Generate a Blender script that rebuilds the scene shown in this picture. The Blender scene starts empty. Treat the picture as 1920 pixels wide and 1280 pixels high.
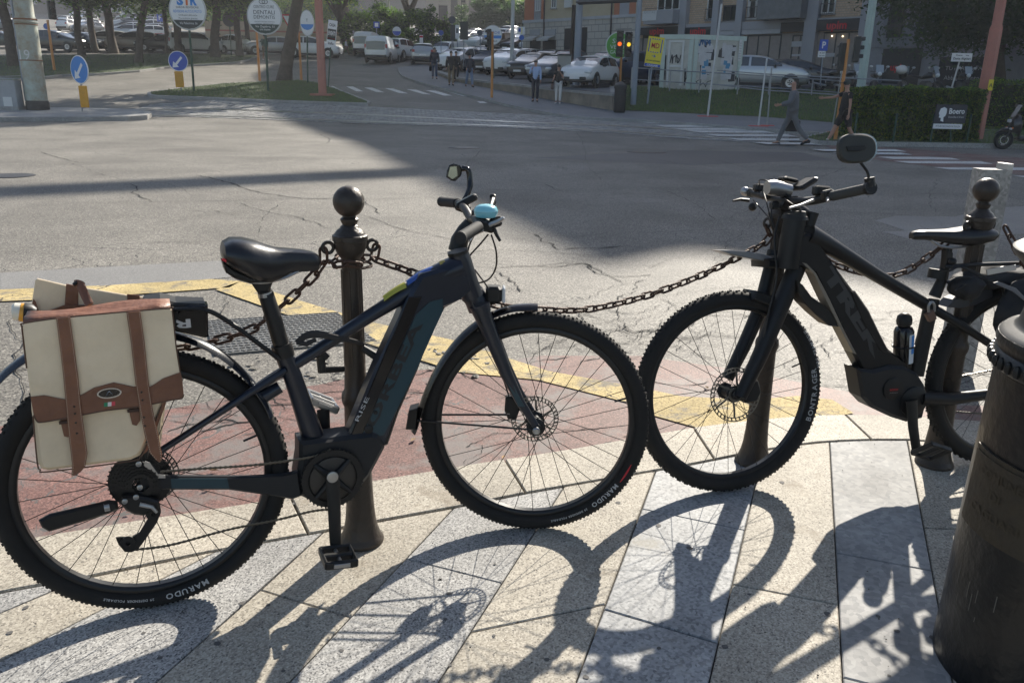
import bpy, bmesh, math, random
from math import sin, cos, pi, radians, atan2, hypot, sqrt
from mathutils import Vector, Matrix, noise
random.seed(7)
S = bpy.context.scene
COL = S.collection
# ------------------------------------------------------------------ camera
F, TH, RO, CH = 1530.0, radians(17.2), radians(1.25), 1.39
fw = Vector((0, cos(TH), -sin(TH))); up0 = Vector((0, sin(TH), cos(TH))); rt0 = Vector((1, 0, 0))
rt = rt0 * cos(RO) + up0 * sin(RO); up = -rt0 * sin(RO) + up0 * cos(RO)
CAM = Vector((0, 0, CH))
cd = bpy.data.cameras.new('camera'); cam = bpy.data.objects.new('camera', cd); COL.objects.link(cam)
cam.matrix_world = Matrix(((rt.x, up.x, -fw.x, 0), (rt.y, up.y, -fw.y, 0), (rt.z, up.z, -fw.z, CH), (0, 0, 0, 1)))
cd.sensor_width = 36; cd.lens = F / 1920 * 36; cd.clip_start = .05; cd.clip_end = 2000
S.camera = cam
# ------------------------------------------------------------------ light
SAZ, SEL = radians(66), radians(33)
sdir = Vector((cos(SAZ) * cos(SEL), sin(SAZ) * cos(SEL), sin(SEL)))
w = bpy.data.worlds.new('World'); S.world = w; w.use_nodes = True
nt = w.node_tree; nt.nodes.clear()
sky = nt.nodes.new('ShaderNodeTexSky'); sky.sky_type = 'NISHITA'; sky.sun_disc = False
sky.sun_elevation = SEL; sky.sun_rotation = pi / 2 - SAZ
bg = nt.nodes.new('ShaderNodeBackground'); bg.inputs[1].default_value = .064
wo = nt.nodes.new('ShaderNodeOutputWorld')
nt.links.new(sky.outputs[0], bg.inputs[0]); nt.links.new(bg.outputs[0], wo.inputs[0])
ld = bpy.data.lights.new('sun', 'SUN'); ld.energy = 4.3; ld.angle = radians(.55); ld.color = (1, .93, .82)
sun = bpy.data.objects.new('sun', ld); COL.objects.link(sun)
sun.rotation_euler = sdir.to_track_quat('Z', 'Y').to_euler()
vs = S.view_settings
vs.view_transform = 'Standard'; vs.look = 'None'; vs.gamma = 1; vs.use_curve_mapping = False; vs.exposure = 1.22

# ------------------------------------------------------------------ materials
MATS = {}
def srgb(h):
    c = [int(h[i:i+2], 16) / 255 for i in (0, 2, 4)]
    return tuple((x / 12.92 if x <= .04045 else ((x + .055) / 1.055) ** 2.4) for x in c) + (1,)
def mat(name, col, rough=.6, metal=0, bump=0, bscale=40, var=0, vscale=3, spec=.5, emit=0, rnd=0, coat=0, trans=0, c2=None, object_space=True):
    """plain painted / metal / rubber stuff with a little procedural wear"""
    if name in MATS: return MATS[name]
    if isinstance(col, str): col = srgb(col)
    if len(col) == 3: col = tuple(col) + (1,)
    m = bpy.data.materials.new(name); m.use_nodes = True; n = m.node_tree; b = n.nodes['Principled BSDF']
    b.inputs['Base Color'].default_value = col; b.inputs['Roughness'].default_value = rough
    b.inputs['Metallic'].default_value = metal; b.inputs['Specular IOR Level'].default_value = spec
    b.inputs['Coat Weight'].default_value = coat
    if trans: b.inputs['Transmission Weight'].default_value = trans
    if emit:
        b.inputs['Emission Color'].default_value = col; b.inputs['Emission Strength'].default_value = emit
    tc = n.nodes.new('ShaderNodeTexCoord'); out = tc.outputs['Object']
    colsock = None
    if var or c2:
        no = n.nodes.new('ShaderNodeTexNoise'); no.inputs['Scale'].default_value = vscale; no.inputs['Detail'].default_value = 6
        no.inputs['Roughness'].default_value = .65
        n.links.new(out, no.inputs['Vector'])
        mx = n.nodes.new('ShaderNodeMix'); mx.data_type = 'RGBA'
        rp = n.nodes.new('ShaderNodeMapRange'); rp.inputs[1].default_value = .35; rp.inputs[2].default_value = .68
        n.links.new(no.outputs['Fac'], rp.inputs[0]); n.links.new(rp.outputs[0], mx.inputs['Factor'])
        mx.inputs['A'].default_value = col
        if c2 is None: c2 = tuple(x * (1 - var) for x in col[:3]) + (1,)
        elif isinstance(c2, str): c2 = srgb(c2)
        mx.inputs['B'].default_value = tuple(c2[:3]) + (1,)
        colsock = mx.outputs['Result']
        rr = n.nodes.new('ShaderNodeMapRange'); rr.inputs[3].default_value = rough * .85; rr.inputs[4].default_value = min(1, rough * 1.2)
        n.links.new(no.outputs['Fac'], rr.inputs[0]); n.links.new(rr.outputs[0], b.inputs['Roughness'])
    if rnd:
        oi = n.nodes.new('ShaderNodeObjectInfo'); hs = n.nodes.new('ShaderNodeHueSaturation')
        mr = n.nodes.new('ShaderNodeMapRange'); mr.inputs[3].default_value = 1 - rnd; mr.inputs[4].default_value = 1 + rnd
        n.links.new(oi.outputs['Random'], mr.inputs[0]); n.links.new(mr.outputs[0], hs.inputs['Value'])
        if colsock: n.links.new(colsock, hs.inputs['Color'])
        else: hs.inputs['Color'].default_value = col
        colsock = hs.outputs[0]
    if colsock: n.links.new(colsock, b.inputs['Base Color'])
    if bump:
        nb = n.nodes.new('ShaderNodeTexNoise'); nb.inputs['Scale'].default_value = bscale; nb.inputs['Detail'].default_value = 4
        n.links.new(out, nb.inputs['Vector'])
        bp = n.nodes.new('ShaderNodeBump'); bp.inputs['Strength'].default_value = bump; bp.inputs['Distance'].default_value = .01
        n.links.new(nb.outputs['Fac'], bp.inputs['Height']); n.links.new(bp.outputs[0], b.inputs['Normal'])
    MATS[name] = m
    return m
def nodes_of(m): return m.node_tree, m.node_tree.nodes['Principled BSDF']
def granular(name, cols, scale, rough, bump, big=None, spec=.5, rnd=0, wear=None, crack=None):
    """speckled mineral surface: cols = list of (pos, rgb) over cell randomness"""
    if name in MATS: return MATS[name]
    m = bpy.data.materials.new(name); m.use_nodes = True; n, b = nodes_of(m); L = n.links.new
    g = n.nodes.new('ShaderNodeNewGeometry')
    vo = n.nodes.new('ShaderNodeTexVoronoi'); vo.inputs['Scale'].default_value = scale; L(g.outputs['Position'], vo.inputs['Vector'])
    n1 = n.nodes.new('ShaderNodeTexNoise'); n1.inputs['Scale'].default_value = scale * .6; n1.inputs['Detail'].default_value = 3
    L(g.outputs['Position'], n1.inputs['Vector'])
    ad = n.nodes.new('ShaderNodeMath'); ad.operation = 'MULTIPLY_ADD'; ad.inputs[1].default_value = .62; 
    L(vo.outputs['Color'], ad.inputs[0])
    sc = n.nodes.new('ShaderNodeMath'); sc.operation = 'MULTIPLY'; sc.inputs[1].default_value = .38
    L(n1.outputs['Fac'], sc.inputs[0]); L(sc.outputs[0], ad.inputs[2])
    cr = n.nodes.new('ShaderNodeValToRGB'); e = cr.color_ramp.elements
    while len(e) < len(cols): e.new(.5)
    for k, (p, c) in enumerate(cols): e[k].position = p; e[k].color = tuple(c) + (1,)
    L(ad.outputs[0], cr.inputs[0]); col = cr.outputs[0]
    def mul(col, fac, lo, hi, a, bb):
        mr = n.nodes.new('ShaderNodeMapRange'); mr.inputs[1].default_value = lo; mr.inputs[2].default_value = hi
        mr.inputs[3].default_value = a; mr.inputs[4].default_value = bb; L(fac, mr.inputs[0])
        mm = n.nodes.new('ShaderNodeMix'); mm.data_type = 'RGBA'; mm.blend_type = 'MULTIPLY'; mm.inputs['Factor'].default_value = 1
        L(col, mm.inputs['A']); L(mr.outputs[0], mm.inputs['B']); return mm.outputs['Result'], mr
    nb = n.nodes.new('ShaderNodeTexNoise'); nb.inputs['Scale'].default_value = big[0] if big else .8; nb.inputs['Detail'].default_value = 7
    nb.inputs['Roughness'].default_value = .6; nb.inputs['Distortion'].default_value = .4
    L(g.outputs['Position'], nb.inputs['Vector'])
    if big: col, _ = mul(col, nb.outputs['Fac'], .3, .7, 1 - big[1], 1 + big[1])
    if rnd:
        oi = n.nodes.new('ShaderNodeObjectInfo'); col, _ = mul(col, oi.outputs['Random'], 0, 1, 1 - rnd, 1 + rnd)
    if wear:
        wn = n.nodes.new('ShaderNodeTexNoise'); wn.inputs['Scale'].default_value = wear[0]; wn.inputs['Detail'].default_value = 9; wn.inputs['Roughness'].default_value = .72
        L(g.outputs['Position'], wn.inputs['Vector']); wm = n.nodes.new('ShaderNodeMapRange'); wm.inputs[1].default_value = wear[1]-.03; wm.inputs[2].default_value = wear[1]+.07; wm.inputs[4].default_value = .85
        L(wn.outputs['Fac'], wm.inputs[0]); mw = n.nodes.new('ShaderNodeMix'); mw.data_type = 'RGBA'; L(wm.outputs[0], mw.inputs['Factor']); L(col, mw.inputs['A']); mw.inputs['B'].default_value = tuple(wear[2]) + (1,); col = mw.outputs['Result']
    hgt = ad.outputs[0]
    if crack:
        ds = n.nodes.new('ShaderNodeTexNoise'); ds.inputs['Scale'].default_value = 1.3; ds.inputs['Detail'].default_value = 5
        L(g.outputs['Position'], ds.inputs['Vector'])
        mv = n.nodes.new('ShaderNodeMix'); mv.data_type = 'RGBA'; mv.blend_type = 'ADD'; mv.inputs['Factor'].default_value = .9
        L(g.outputs['Position'], mv.inputs['A']); L(ds.outputs['Color'], mv.inputs['B'])
        v2 = n.nodes.new('ShaderNodeTexVoronoi'); v2.feature = 'DISTANCE_TO_EDGE'; v2.inputs['Scale'].default_value = crack[0]
        L(mv.outputs['Result'], v2.inputs['Vector'])
        msk = n.nodes.new('ShaderNodeMapRange'); msk.inputs[1].default_value = crack[3]; msk.inputs[2].default_value = crack[3] + .1
        msk.inputs[3].default_value = 0.0; msk.inputs[4].default_value = crack[1] 
        L(nb.outputs['Fac'], msk.inputs[0])
        lt = n.nodes.new('ShaderNodeMath'); lt.operation = 'LESS_THAN'; L(v2.outputs['Distance'], lt.inputs[0]); L(msk.outputs[0], lt.inputs[1])
        mm = n.nodes.new('ShaderNodeMix'); mm.data_type = 'RGBA'; L(lt.outputs[0], mm.inputs['Factor'])
        L(col, mm.inputs['A']); mm.inputs['B'].default_value = tuple(crack[2]) + (1,); col = mm.outputs['Result']
    L(col, b.inputs['Base Color'])
    b.inputs['Roughness'].default_value = rough; b.inputs['Specular IOR Level'].default_value = spec
    if bump:
        bp = n.nodes.new('ShaderNodeBump'); bp.inputs['Strength'].default_value = bump; bp.inputs['Distance'].default_value = .004
        L(hgt, bp.inputs['Height']); L(bp.outputs[0], b.inputs['Normal'])
    MATS[name] = m
    return m

# ------------------------------------------------------------------ mesh building
WM = {}
def wmat(o): return WM.get(o.name, Matrix())
class MB:
    def __init__(s): s.v = []; s.f = []; s.m = []; s.sm = []
    def add(s, vs, fs, mi=0, M=None, smooth=False):
        o = len(s.v)
        s.v += [tuple(M @ Vector(p)) if M else tuple(p) for p in vs]
        for f in fs: s.f.append(tuple(i + o for i in f)); s.m.append(mi); s.sm.append(smooth)
    def box(s, c, d, M=None, mi=0, rz=0, taper=1):
        x, y, z = d[0]/2, d[1]/2, d[2]/2; R = Matrix.Rotation(rz, 3, 'Z'); c = Vector(c)
        vs = []
        for k, t in ((-z, 1), (z, taper)):
            for a, b in ((-x, -y), (x, -y), (x, y), (-x, y)): vs.append(c + R @ Vector((a*t, b*t, k)))
        s.add(vs, [(3,2,1,0),(4,5,6,7),(0,1,5,4),(1,2,6,5),(2,3,7,6),(3,0,4,7)], mi, M)
    def rbox(s, c, d, r=.02, M=None, mi=0, rz=0):
        """box with chamfered vertical and top edges"""
        x, y, z = d[0]/2, d[1]/2, d[2]/2; r = min(r, x*.9, y*.9, z*.9)
        pr = [(-x+r,-y),(x-r,-y),(x,-y+r),(x,y-r),(x-r,y),(-x+r,y),(-x,y-r),(-x,-y+r)]
        R = Matrix.Rotation(rz, 3, 'Z'); c = Vector(c); vs = []
        def ring(zz, sh):
            for a, b in pr: vs.append(c + R @ Vector((a*(x-sh)/x, b*(y-sh)/y, zz)))
        ring(-z, r); ring(-z+r, 0); ring(z-r, 0); ring(z, r)
        fs = [tuple(range(7,-1,-1)), tuple(range(24,32))]
        for k in range(3):
            for i in range(8): j = (i+1)%8; fs.append((k*8+i, k*8+j, k*8+8+j, k*8+8+i))
        s.add(vs, fs, mi, M)
    def quad(s, a, b, c, d, mi=0): s.add([a,b,c,d], [(0,1,2,3)], mi)
    def tube(s, pts, rad, n=8, mi=0, M=None, cap=True, flat=None, fn=None, closed=False):
        """round (or flattened) tube along pts; rad = number or list; flat=(axis Vector, ratio)"""
        pts = [Vector(p) for p in pts]; m = len(pts)
        if not hasattr(rad, '__len__'): rad = [rad]*m
        vs = []; prev = None
        for i in range(m):
            if closed: t = pts[(i+1)%m] - pts[i-1]
            else: t = pts[min(i+1, m-1)] - pts[max(i-1, 0)]
            if t.length < 1e-9: t = Vector((0,0,1))
            t.normalize()
            if flat: a = flat[0] - flat[0].dot(t)*t
            elif prev is None: a = Vector((0,0,1)).cross(t) if abs(t.z) < .95 else Vector((1,0,0)).cross(t)
            else: a = prev - prev.dot(t)*t
            if a.length < 1e-6: a = Vector((1,0,0)) - t.x*t
            a.normalize(); b = t.cross(a); prev = a; r = rad[i]
            k = flat[1] if flat else 1
            for j in range(n):
                th = 2*pi*j/n; vs.append(pts[i] + a*cos(th)*r*k + b*sin(th)*r)
        fs = []
        for i in range(m if closed else m-1):
            i2 = (i+1)%m
            for j in range(n): j2 = (j+1)%n; fs.append((i*n+j, i*n+j2, i2*n+j2, i2*n+j))
        if cap and not closed: fs.append(tuple(range(n-1,-1,-1))); fs.append(tuple((m-1)*n+j for j in range(n)))
        s.add(vs, fs, mi, M, smooth=n > 5)
    def lathe(s, prof, n=24, M=None, mi=0, cap=True):
        """prof [(r,z)] bottom to top round local Z"""
        vs = [(r*cos(2*pi*j/n), r*sin(2*pi*j/n), z) for r, z in prof for j in range(n)]
        fs = []
        for i in range(len(prof)-1):
            for j in range(n): j2 = (j+1)%n; fs.append((i*n+j, i*n+j2, (i+1)*n+j2, (i+1)*n+j))
        if cap: fs.append(tuple(range(n-1,-1,-1))); fs.append(tuple((len(prof)-1)*n+j for j in range(n)))
        s.add(vs, fs, mi, M, smooth=True)
    def prism(s, poly, a, b, M=None, mi=0):
        """poly = list of 2D (x,z) in local XZ plane, extruded along y from a to b (M maps to world)"""
        n = len(poly); vs = [(x, a, z) for x, z in poly] + [(x, b, z) for x, z in poly]
        fs = [tuple(range(n)), tuple(range(2*n-1, n-1, -1))] + [(i, i+n, (i+1)%n+n, (i+1)%n) for i in range(n)]
        s.add(vs, fs, mi, M)
    def loft(s, rings, mi=0, cap=True, M=None, smooth=True, closed=True):
        n = len(rings[0]); vs = [p for r in rings for p in r]; fs = []
        for i in range(len(rings)-1):
            for j in range(n if closed else n-1): j2 = (j+1)%n; fs.append((i*n+j, i*n+j2, (i+1)*n+j2, (i+1)*n+j))
        if cap: fs.append(tuple(range(n-1,-1,-1))); fs.append(tuple((len(rings)-1)*n+j for j in range(n)))
        s.add(vs, fs, mi, M, smooth)
    def ball(s, c, r, n=12, m=8, mi=0, sc=(1,1,1), M=None):
        c = Vector(c); vs = [c + Vector((0,0,-r*sc[2]))]
        for i in range(1, m):
            ph = -pi/2 + pi*i/m
            for j in range(n): th = 2*pi*j/n; vs.append(c + Vector((r*cos(ph)*cos(th)*sc[0], r*cos(ph)*sin(th)*sc[1], r*sin(ph)*sc[2])))
        vs.append(c + Vector((0,0,r*sc[2]))); fs = []
        for j in range(n): fs.append((0, 1+(j+1)%n, 1+j)); k = 1+(m-2)*n; fs.append((k+j, k+(j+1)%n, len(vs)-1))
        for i in range(m-2):
            for j in range(n): j2 = (j+1)%n; fs.append((1+i*n+j, 1+i*n+j2, 1+(i+1)*n+j2, 1+(i+1)*n+j))
        s.add(vs, fs, mi, M, smooth=True)
    def mesh(s, name, mats, inv=None):
        me = bpy.data.meshes.new(name)
        vs_ = [tuple(inv @ Vector(p)) for p in s.v] if inv else s.v
        me.from_pydata(vs_, [], s.f)
        if not isinstance(mats, (list, tuple)): mats = [mats]
        for m in mats: me.materials.append(m)
        me.polygons.foreach_set('material_index', s.m); me.polygons.foreach_set('use_smooth', s.sm)
        bm = bmesh.new(); bm.from_mesh(me); bmesh.ops.remove_doubles(bm, verts=bm.verts, dist=1e-5)
        bmesh.ops.recalc_face_normals(bm, faces=bm.faces); bm.to_mesh(me); bm.free()
        if any(s.sm):
            try: me.set_sharp_from_angle(angle=radians(38))
            except Exception: pass
        me.update(); return me
    def build(s, name, mats, parent=None, world=True, label=None, kind=None):
        """link as ONE object; verts are world coordinates unless world=False"""
        inv = wmat(parent).inverted() if (parent and world) else None
        o = bpy.data.objects.new(name, s.mesh(name, mats, inv)); COL.objects.link(o)
        if parent: o.parent = parent; WM[o.name] = wmat(parent)
        if label: o['label'] = label
        if kind: o['kind'] = kind
        return o
def thing(name, label, cat, loc=(0,0,0), rz=0, group=None):
    o = bpy.data.objects.new(name, None); COL.objects.link(o); o.empty_display_size = .2
    o.location = loc; o.rotation_euler = (0,0,rz); o['label'] = label; o['category'] = cat
    WM[o.name] = Matrix.Translation(loc) @ Matrix.Rotation(rz, 4, 'Z')
    if group: o['group'] = group
    return o
def tag(o, label, cat, group=None):
    o['label'] = label; o['category'] = cat
    if group: o['group'] = group
    return o
def struct(o): o['kind'] = 'structure'; return o
def share(name, me, parent, M=None, mats=None):
    o = bpy.data.objects.new(name, me); COL.objects.link(o); o.parent = parent
    if M is not None: o.matrix_basis = M
    WM[o.name] = wmat(parent) @ (M if M is not None else Matrix())
    if mats:
        for i, m in mats.items(): o.material_slots[i].link = 'OBJECT'; o.material_slots[i].material = m
    return o
# ------------------------------------------------------------------ text
TXT = {}
def textmesh(s, bold=0, w=1.0):
    """glyph outline mesh of a string, cap height about .7, origin bottom left; returns verts2d, faces, width"""
    k = (s, bold)
    if k not in TXT:
        c = bpy.data.curves.new('t', 'FONT'); c.body = s; c.size = 1; c.resolution_u = 2; c.offset = bold; c.fill_mode = 'BOTH'
        o = bpy.data.objects.new('t', c); COL.objects.link(o)
        dg = bpy.context.evaluated_depsgraph_get(); me = bpy.data.meshes.new_from_object(o.evaluated_get(dg))
        vs_ = [(v.co.x, v.co.y) for v in me.vertices]; fs = [tuple(p.vertices) for p in me.polygons]
        bpy.data.objects.remove(o); bpy.data.curves.remove(c); bpy.data.meshes.remove(me)
        xs = [v[0] for v in vs_] or [0, 1]
        TXT[k] = (vs_, fs, min(xs), max(xs))
    return TXT[k]
def put_text(mb, s, origin, ux, uy, width=None, height=None, align='C', mi=0, bold=0):
    """lay text flat on plane origin/ux/uy (unit vectors); height = cap height; width fits the string"""
    vs_, fs, x0, x1 = textmesh(s, bold)
    h = (height or .1) / .72; sx = (width / max(x1-x0, .01)) if width else h
    if width and not height: h = sx
    off = {'C': -(x0+x1)/2, 'L': -x0, 'R': -x1}[align]
    mb.add([origin + ux*((x+off)*sx) + uy*(y*h) for x, y in vs_], fs, mi)
# ------------------------------------------------------------------ pixel -> place
def ray(px, py): return (fw*F + rt*(px-960) - up*(py-640)).normalized()
def AtZ(px, py, z=0.0):
    d = ray(px, py); return CAM + d*((z-CH)/d.z)
def AtY(px, py, Y):
    d = ray(px, py); return CAM + d*(Y/d.y)
RZ = -.05
def gz(Y):
    t = Y - 22
    if t <= 0: return RZ
    if t < 18: return RZ + .09*t*t/36
    return RZ + .81 + .09*(t-18)
def Gr(px, py, dz=0):
    """pixel -> point on the rising street surface"""
    d = ray(px, py); lo, hi = .5, 260.
    f_ = lambda Y: CH + d.z/d.y*Y - gz(Y) - dz
    if f_(hi) > 0:   # never meets: clamp
        Y = 200
    else:
        for _ in range(50):
            mid = (lo+hi)/2
            if f_(mid) > 0: lo = mid
            else: hi = mid
        Y = lo
    return CAM + d*(Y/d.y)
def pxm(P): return F / (Vector(P)-CAM).dot(fw)     # pixels per metre at a point
class Plane:
    """vertical-ish plane through O, direction angle a, leaning; n points towards the camera side"""
    def __init__(s, O, ang, lean=0):
        s.O = Vector(O); s.u = Vector((cos(ang), sin(ang), 0)); far = Vector((-sin(ang), cos(ang), 0))
        if far.y < 0: far = -far
        s.n = -(far*cos(lean) - Vector((0,0,1))*sin(lean)); s.w = Vector((0,0,1))*cos(lean) + far*sin(lean)
    def P(s, px, py, off=0):
        d = ray(px, py); t = (off - (CAM-s.O).dot(s.n)) / d.dot(s.n); return CAM + d*t
    def L(s, x, z, off=0): return s.O + s.u*x + s.w*z + s.n*off
    def M(s, c):  # matrix: local x->u, y->-n(far), z->w at c
        f = -s.n
        return Matrix(((s.u.x, f.x, s.w.x, c.x), (s.u.y, f.y, s.w.y, c.y), (s.u.z, f.z, s.w.z, c.z), (0,0,0,1)))
    def tube(s, mb, tr, off=0, n=12, ratio=1, mi=0, r=None):
        """tr: (px,py,width_px[,off])"""
        pts = []; rs = []
        for q in tr:
            o = q[3] if len(q) > 3 else off; p = s.P(q[0], q[1], o); pts.append(p); rs.append(q[2]/2/pxm(p))
        mb.tube(pts, rs, n=n, mi=mi, flat=(s.n, ratio))
    def plate(s, mb, poly, o0, o1, mi=0, bev=0):
        """polygon traced in pixels on the o1 side (towards camera), thick from o0 to o1, edges eased by bev"""
        F1 = [s.P(x, y, o1) for x, y in poly]; c = sum(F1, Vector())/len(F1)
        dn = s.n*(o0-o1)
        if bev:
            def inset(Ps, k):
                out = []
                m = len(Ps)
                for i in range(m):
                    a, b, d = Ps[i-1], Ps[i], Ps[(i+1)%m]
                    e1 = (a-b).normalized(); e2 = (d-b).normalized(); h = e1+e2
                    if h.length < 1e-3: h = s.n.cross(e2)
                    h.normalize()
                    if (b+h*1e-3-c).length > (b-c).length and h.dot(c-b) < 0: h = -h
                    out.append(b + h*k)
                return out
            r0 = [p + dn for p in inset(F1, bev)]; r1 = [p + dn + s.n*bev for p in F1]; r2 = [p - s.n*bev for p in F1]; r3 = inset(F1, bev)
            mb.loft([r0, r1, r2, r3], mi=mi, smooth=False)
        else: mb.loft([[p+dn for p in F1], F1], mi=mi, smooth=False)
def smooth_path(pts, k=4):
    """Catmull-Rom through tuples"""
    out = []; n = len(pts)
    for i in range(n-1):
        p0, p1, p2, p3 = pts[max(i-1,0)], pts[i], pts[i+1], pts[min(i+2,n-1)]
        for j in range(k):
            t = j/k
            out.append(tuple(.5*((2*b) + (c-a)*t + (2*a-5*b+4*c-d)*t*t + (-a+3*b-3*c+d)*t**3) for a, b, c, d in zip(p0, p1, p2, p3)))
    out.append(tuple(pts[-1])); return out
# ================================================================== SETTING
ASPH = granular('asphalt', [(.2, (.05,.047,.042)), (.45, (.13,.122,.108)), (.68, (.26,.243,.21)), (.9, (.52,.49,.42))], 120, .7, .8, big=(.5, .3), crack=(1.5, .008, (.016,.016,.017), .53), spec=.3)
ASPH2 = granular('asphalt_smooth', [(.2, (.05,.051,.054)), (.6, (.072,.073,.077)), (.9, (.11,.11,.112))], 120, .6, .3, big=(.3, .2))
ASPHP = granular('asphalt_pale', [(.2, (.12,.118,.112)), (.6, (.22,.213,.2)), (.9, (.36,.35,.32))], 170, .6, .4, big=(.8, .15), crack=(.9, .008, (.02,.02,.02), .55))
LOTM = granular('car_park_asphalt', [(.2, (.16,.15,.14)), (.8, (.26,.25,.23))], 30, .8, .2, big=(.15, .2))
REDM = granular('red_lane', [(.2, (.07,.045,.042)), (.5, (.165,.088,.074)), (.8, (.27,.155,.13)), (.97, (.38,.35,.33))], 170, .65, .5, big=(1.1, .35), crack=(3.4, .016, (.10,.095,.09), .5), spec=.3, wear=(2.2, .52, (.17,.152,.14)))
YELM = granular('yellow_paint_worn', [(.2, (.16,.12,.06)), (.45, (.46,.36,.17)), (.8, (.56,.45,.23))], 150, .8, .35, big=(1.8, .25), crack=(2.2, .014, (.06,.055,.05), .5), wear=(5, .55, (.16,.15,.135)), spec=.2)
WHTM = granular('white_paint_worn', [(.2, (.28,.28,.27)), (.5, (.62,.61,.58)), (.9, (.74,.73,.7))], 60, .5, .2, big=(1.5, .2), crack=(2.0, .02, (.1,.1,.1), .52), wear=(3, .62, (.16,.16,.16)))
GR_B = granular('granite_beige', [(.18, (.08,.075,.07)), (.32, (.25,.225,.185)), (.6, (.40,.365,.30)), (.9, (.55,.51,.43))], 210, .68, .25, big=(1.6, .22), rnd=.1, spec=.22, wear=(2.6, .60, (.20,.165,.12)))
GR_G = granular('granite_grey', [(.22, (.06,.062,.066)), (.40, (.225,.220,.21)), (.62, (.35,.343,.325)), (.9, (.52,.51,.48))], 230, .6, .25, big=(1.8, .2), rnd=.08, spec=.25, wear=(2.2, .62, (.17,.155,.13)))
GR_L = granular('granite_light', [(.2, (.15,.154,.157)), (.5, (.29,.295,.295)), (.9, (.40,.40,.39))], 120, .62, .15, big=(2.0, .25), rnd=.05, spec=.25, wear=(2.4, .58, (.25,.235,.2)))
GR_W = granular('marble_white', [(.2, (.20,.203,.203)), (.5, (.27,.268,.26)), (.9, (.36,.355,.34))], 60, .72, .08, big=(3, .3), spec=.3, wear=(3, .60, (.26,.24,.21)))
JOINT = mat('joint_dark', (.055,.048,.04), .95, var=.5, vscale=20)
CONC = granular('concrete', [(.2, (.20,.195,.185)), (.6, (.33,.32,.30)), (.9, (.42,.41,.39))], 60, .75, .3, big=(1.2, .2))
SIDEM = granular('sidewalk_asphalt', [(.2, (.13,.13,.135)), (.8, (.21,.21,.215))], 60, .7, .3, big=(.4, .15))
DIRT = granular('grass_soil', [(.2, (.03,.04,.015)), (.6, (.045,.075,.02)), (.9, (.09,.10,.04))], 12, .9, .4, big=(.5, .35))
CRK = mat('crack_dark', (.012,.012,.012), .95)
STEEL = mat('worn_steel', (.24,.235,.22), .45, metal=.6, bump=.3, bscale=60, var=.4, vscale=6)

def grid(name, x0, x1, y0, y1, nx, ny, zf, m):
    mb = MB(); vs_ = [(x0+(x1-x0)*i/nx, y0+(y1-y0)*j/ny, zf(x0+(x1-x0)*i/nx, y0+(y1-y0)*j/ny)) for j in range(ny+1) for i in range(nx+1)]
    fs = [(j*(nx+1)+i, j*(nx+1)+i+1, (j+1)*(nx+1)+i+1, (j+1)*(nx+1)+i) for j in range(ny) for i in range(nx)]
    mb.add(vs_, fs, smooth=True); return mb.build(name, m)
road = struct(grid('road', -260, 260, -30, 300, 4, 330, lambda x, y: gz(y), ASPH))
def rs(pts, n):
    """resample world polyline to n+1 points (xy)"""
    pts = [Vector((p[0], p[1])) for p in pts]; d = [0]
    for a, b in zip(pts, pts[1:]): d.append(d[-1] + (b-a).length)
    out = []
    for k in range(n+1):
        t = d[-1]*k/n; i = max(j for j in range(len(d)) if d[j] <= t + 1e-9); i = min(i, len(pts)-2)
        out.append(pts[i].lerp(pts[i+1], (t-d[i])/max(d[i+1]-d[i], 1e-9)))
    return out
def band(name, top, bot, dz, m, parent=None, nc=24, nr=4, zf=None, base_dz=0):
    A = rs([Gr(x, y, base_dz) for x, y in top], nc); B = rs([Gr(x, y, base_dz) for x, y in bot], nc); mb = MB(); vs_ = []
    for j in range(nr+1):
        for a, b in zip(A, B):
            p = a.lerp(b, j/nr); vs_.append((p.x, p.y, (zf(p.x, p.y) if zf else gz(p.y)) + dz))
    fs = [(j*(nc+1)+i, j*(nc+1)+i+1, (j+1)*(nc+1)+i+1, (j+1)*(nc+1)+i) for j in range(nr) for i in range(nc)]
    mb.add(vs_, fs); return mb.build(name, m, parent)
def flat(name, poly, dz, m, parent=None):
    mb = MB(); P = [Gr(x, y) for x, y in poly]; mb.add([(p.x, p.y, gz(p.y)+dz) for p in P], [tuple(range(len(P)))]); return mb.build(name, m, parent)
# --- street surface patches and paint
flat('asphalt_patch', [(0,512),(210,500),(420,489),(640,481),(640,498),(395,524),(200,536),(0,545)], .003, ASPHP, road)
flat('asphalt_patch', [(1640,414),(1679,405),(1790,407),(1847,391),(2050,380),(2050,436),(1863,440),(1760,447),(1709,450),(1654,435),(1699,433)], .003, ASPHP, road)
flat('asphalt_patch', [(1000,296),(1270,282),(1500,286),(1560,300),(1300,310)], .003, ASPH2, road)
red = flat('red_cycle_lane', [(-500,800),(0,800),(300,772),(420,748),(600,722),(700,700),(870,690),(1010,668),(1200,668),(1380,694),(1540,726),(1720,760),(1900,762),(1900,812),(1730,806),(1560,800),(1400,812),(1250,828),(900,890),(690,922),(480,962),(250,996),(50,1030),(-500,1110)], .004, REDM, road)
flat('yellow_line', [(-400,560),(0,545),(200,537),(395,525),(452,529),(430,541),(150,561),(0,567),(-400,590)], .009, YELM, road)
flat('yellow_line', [(405,545),(452,529),(560,565),(700,607),(850,640),(1028,698),(1219,733),(1278,746),(1410,752),(1495,745),(1560,752),(1600,777),(1510,796),(1420,808),(1311,806),(1222,781),(1175,757),(1010,715),(860,700),(700,650),(560,600)], .009, YELM, road)
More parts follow.
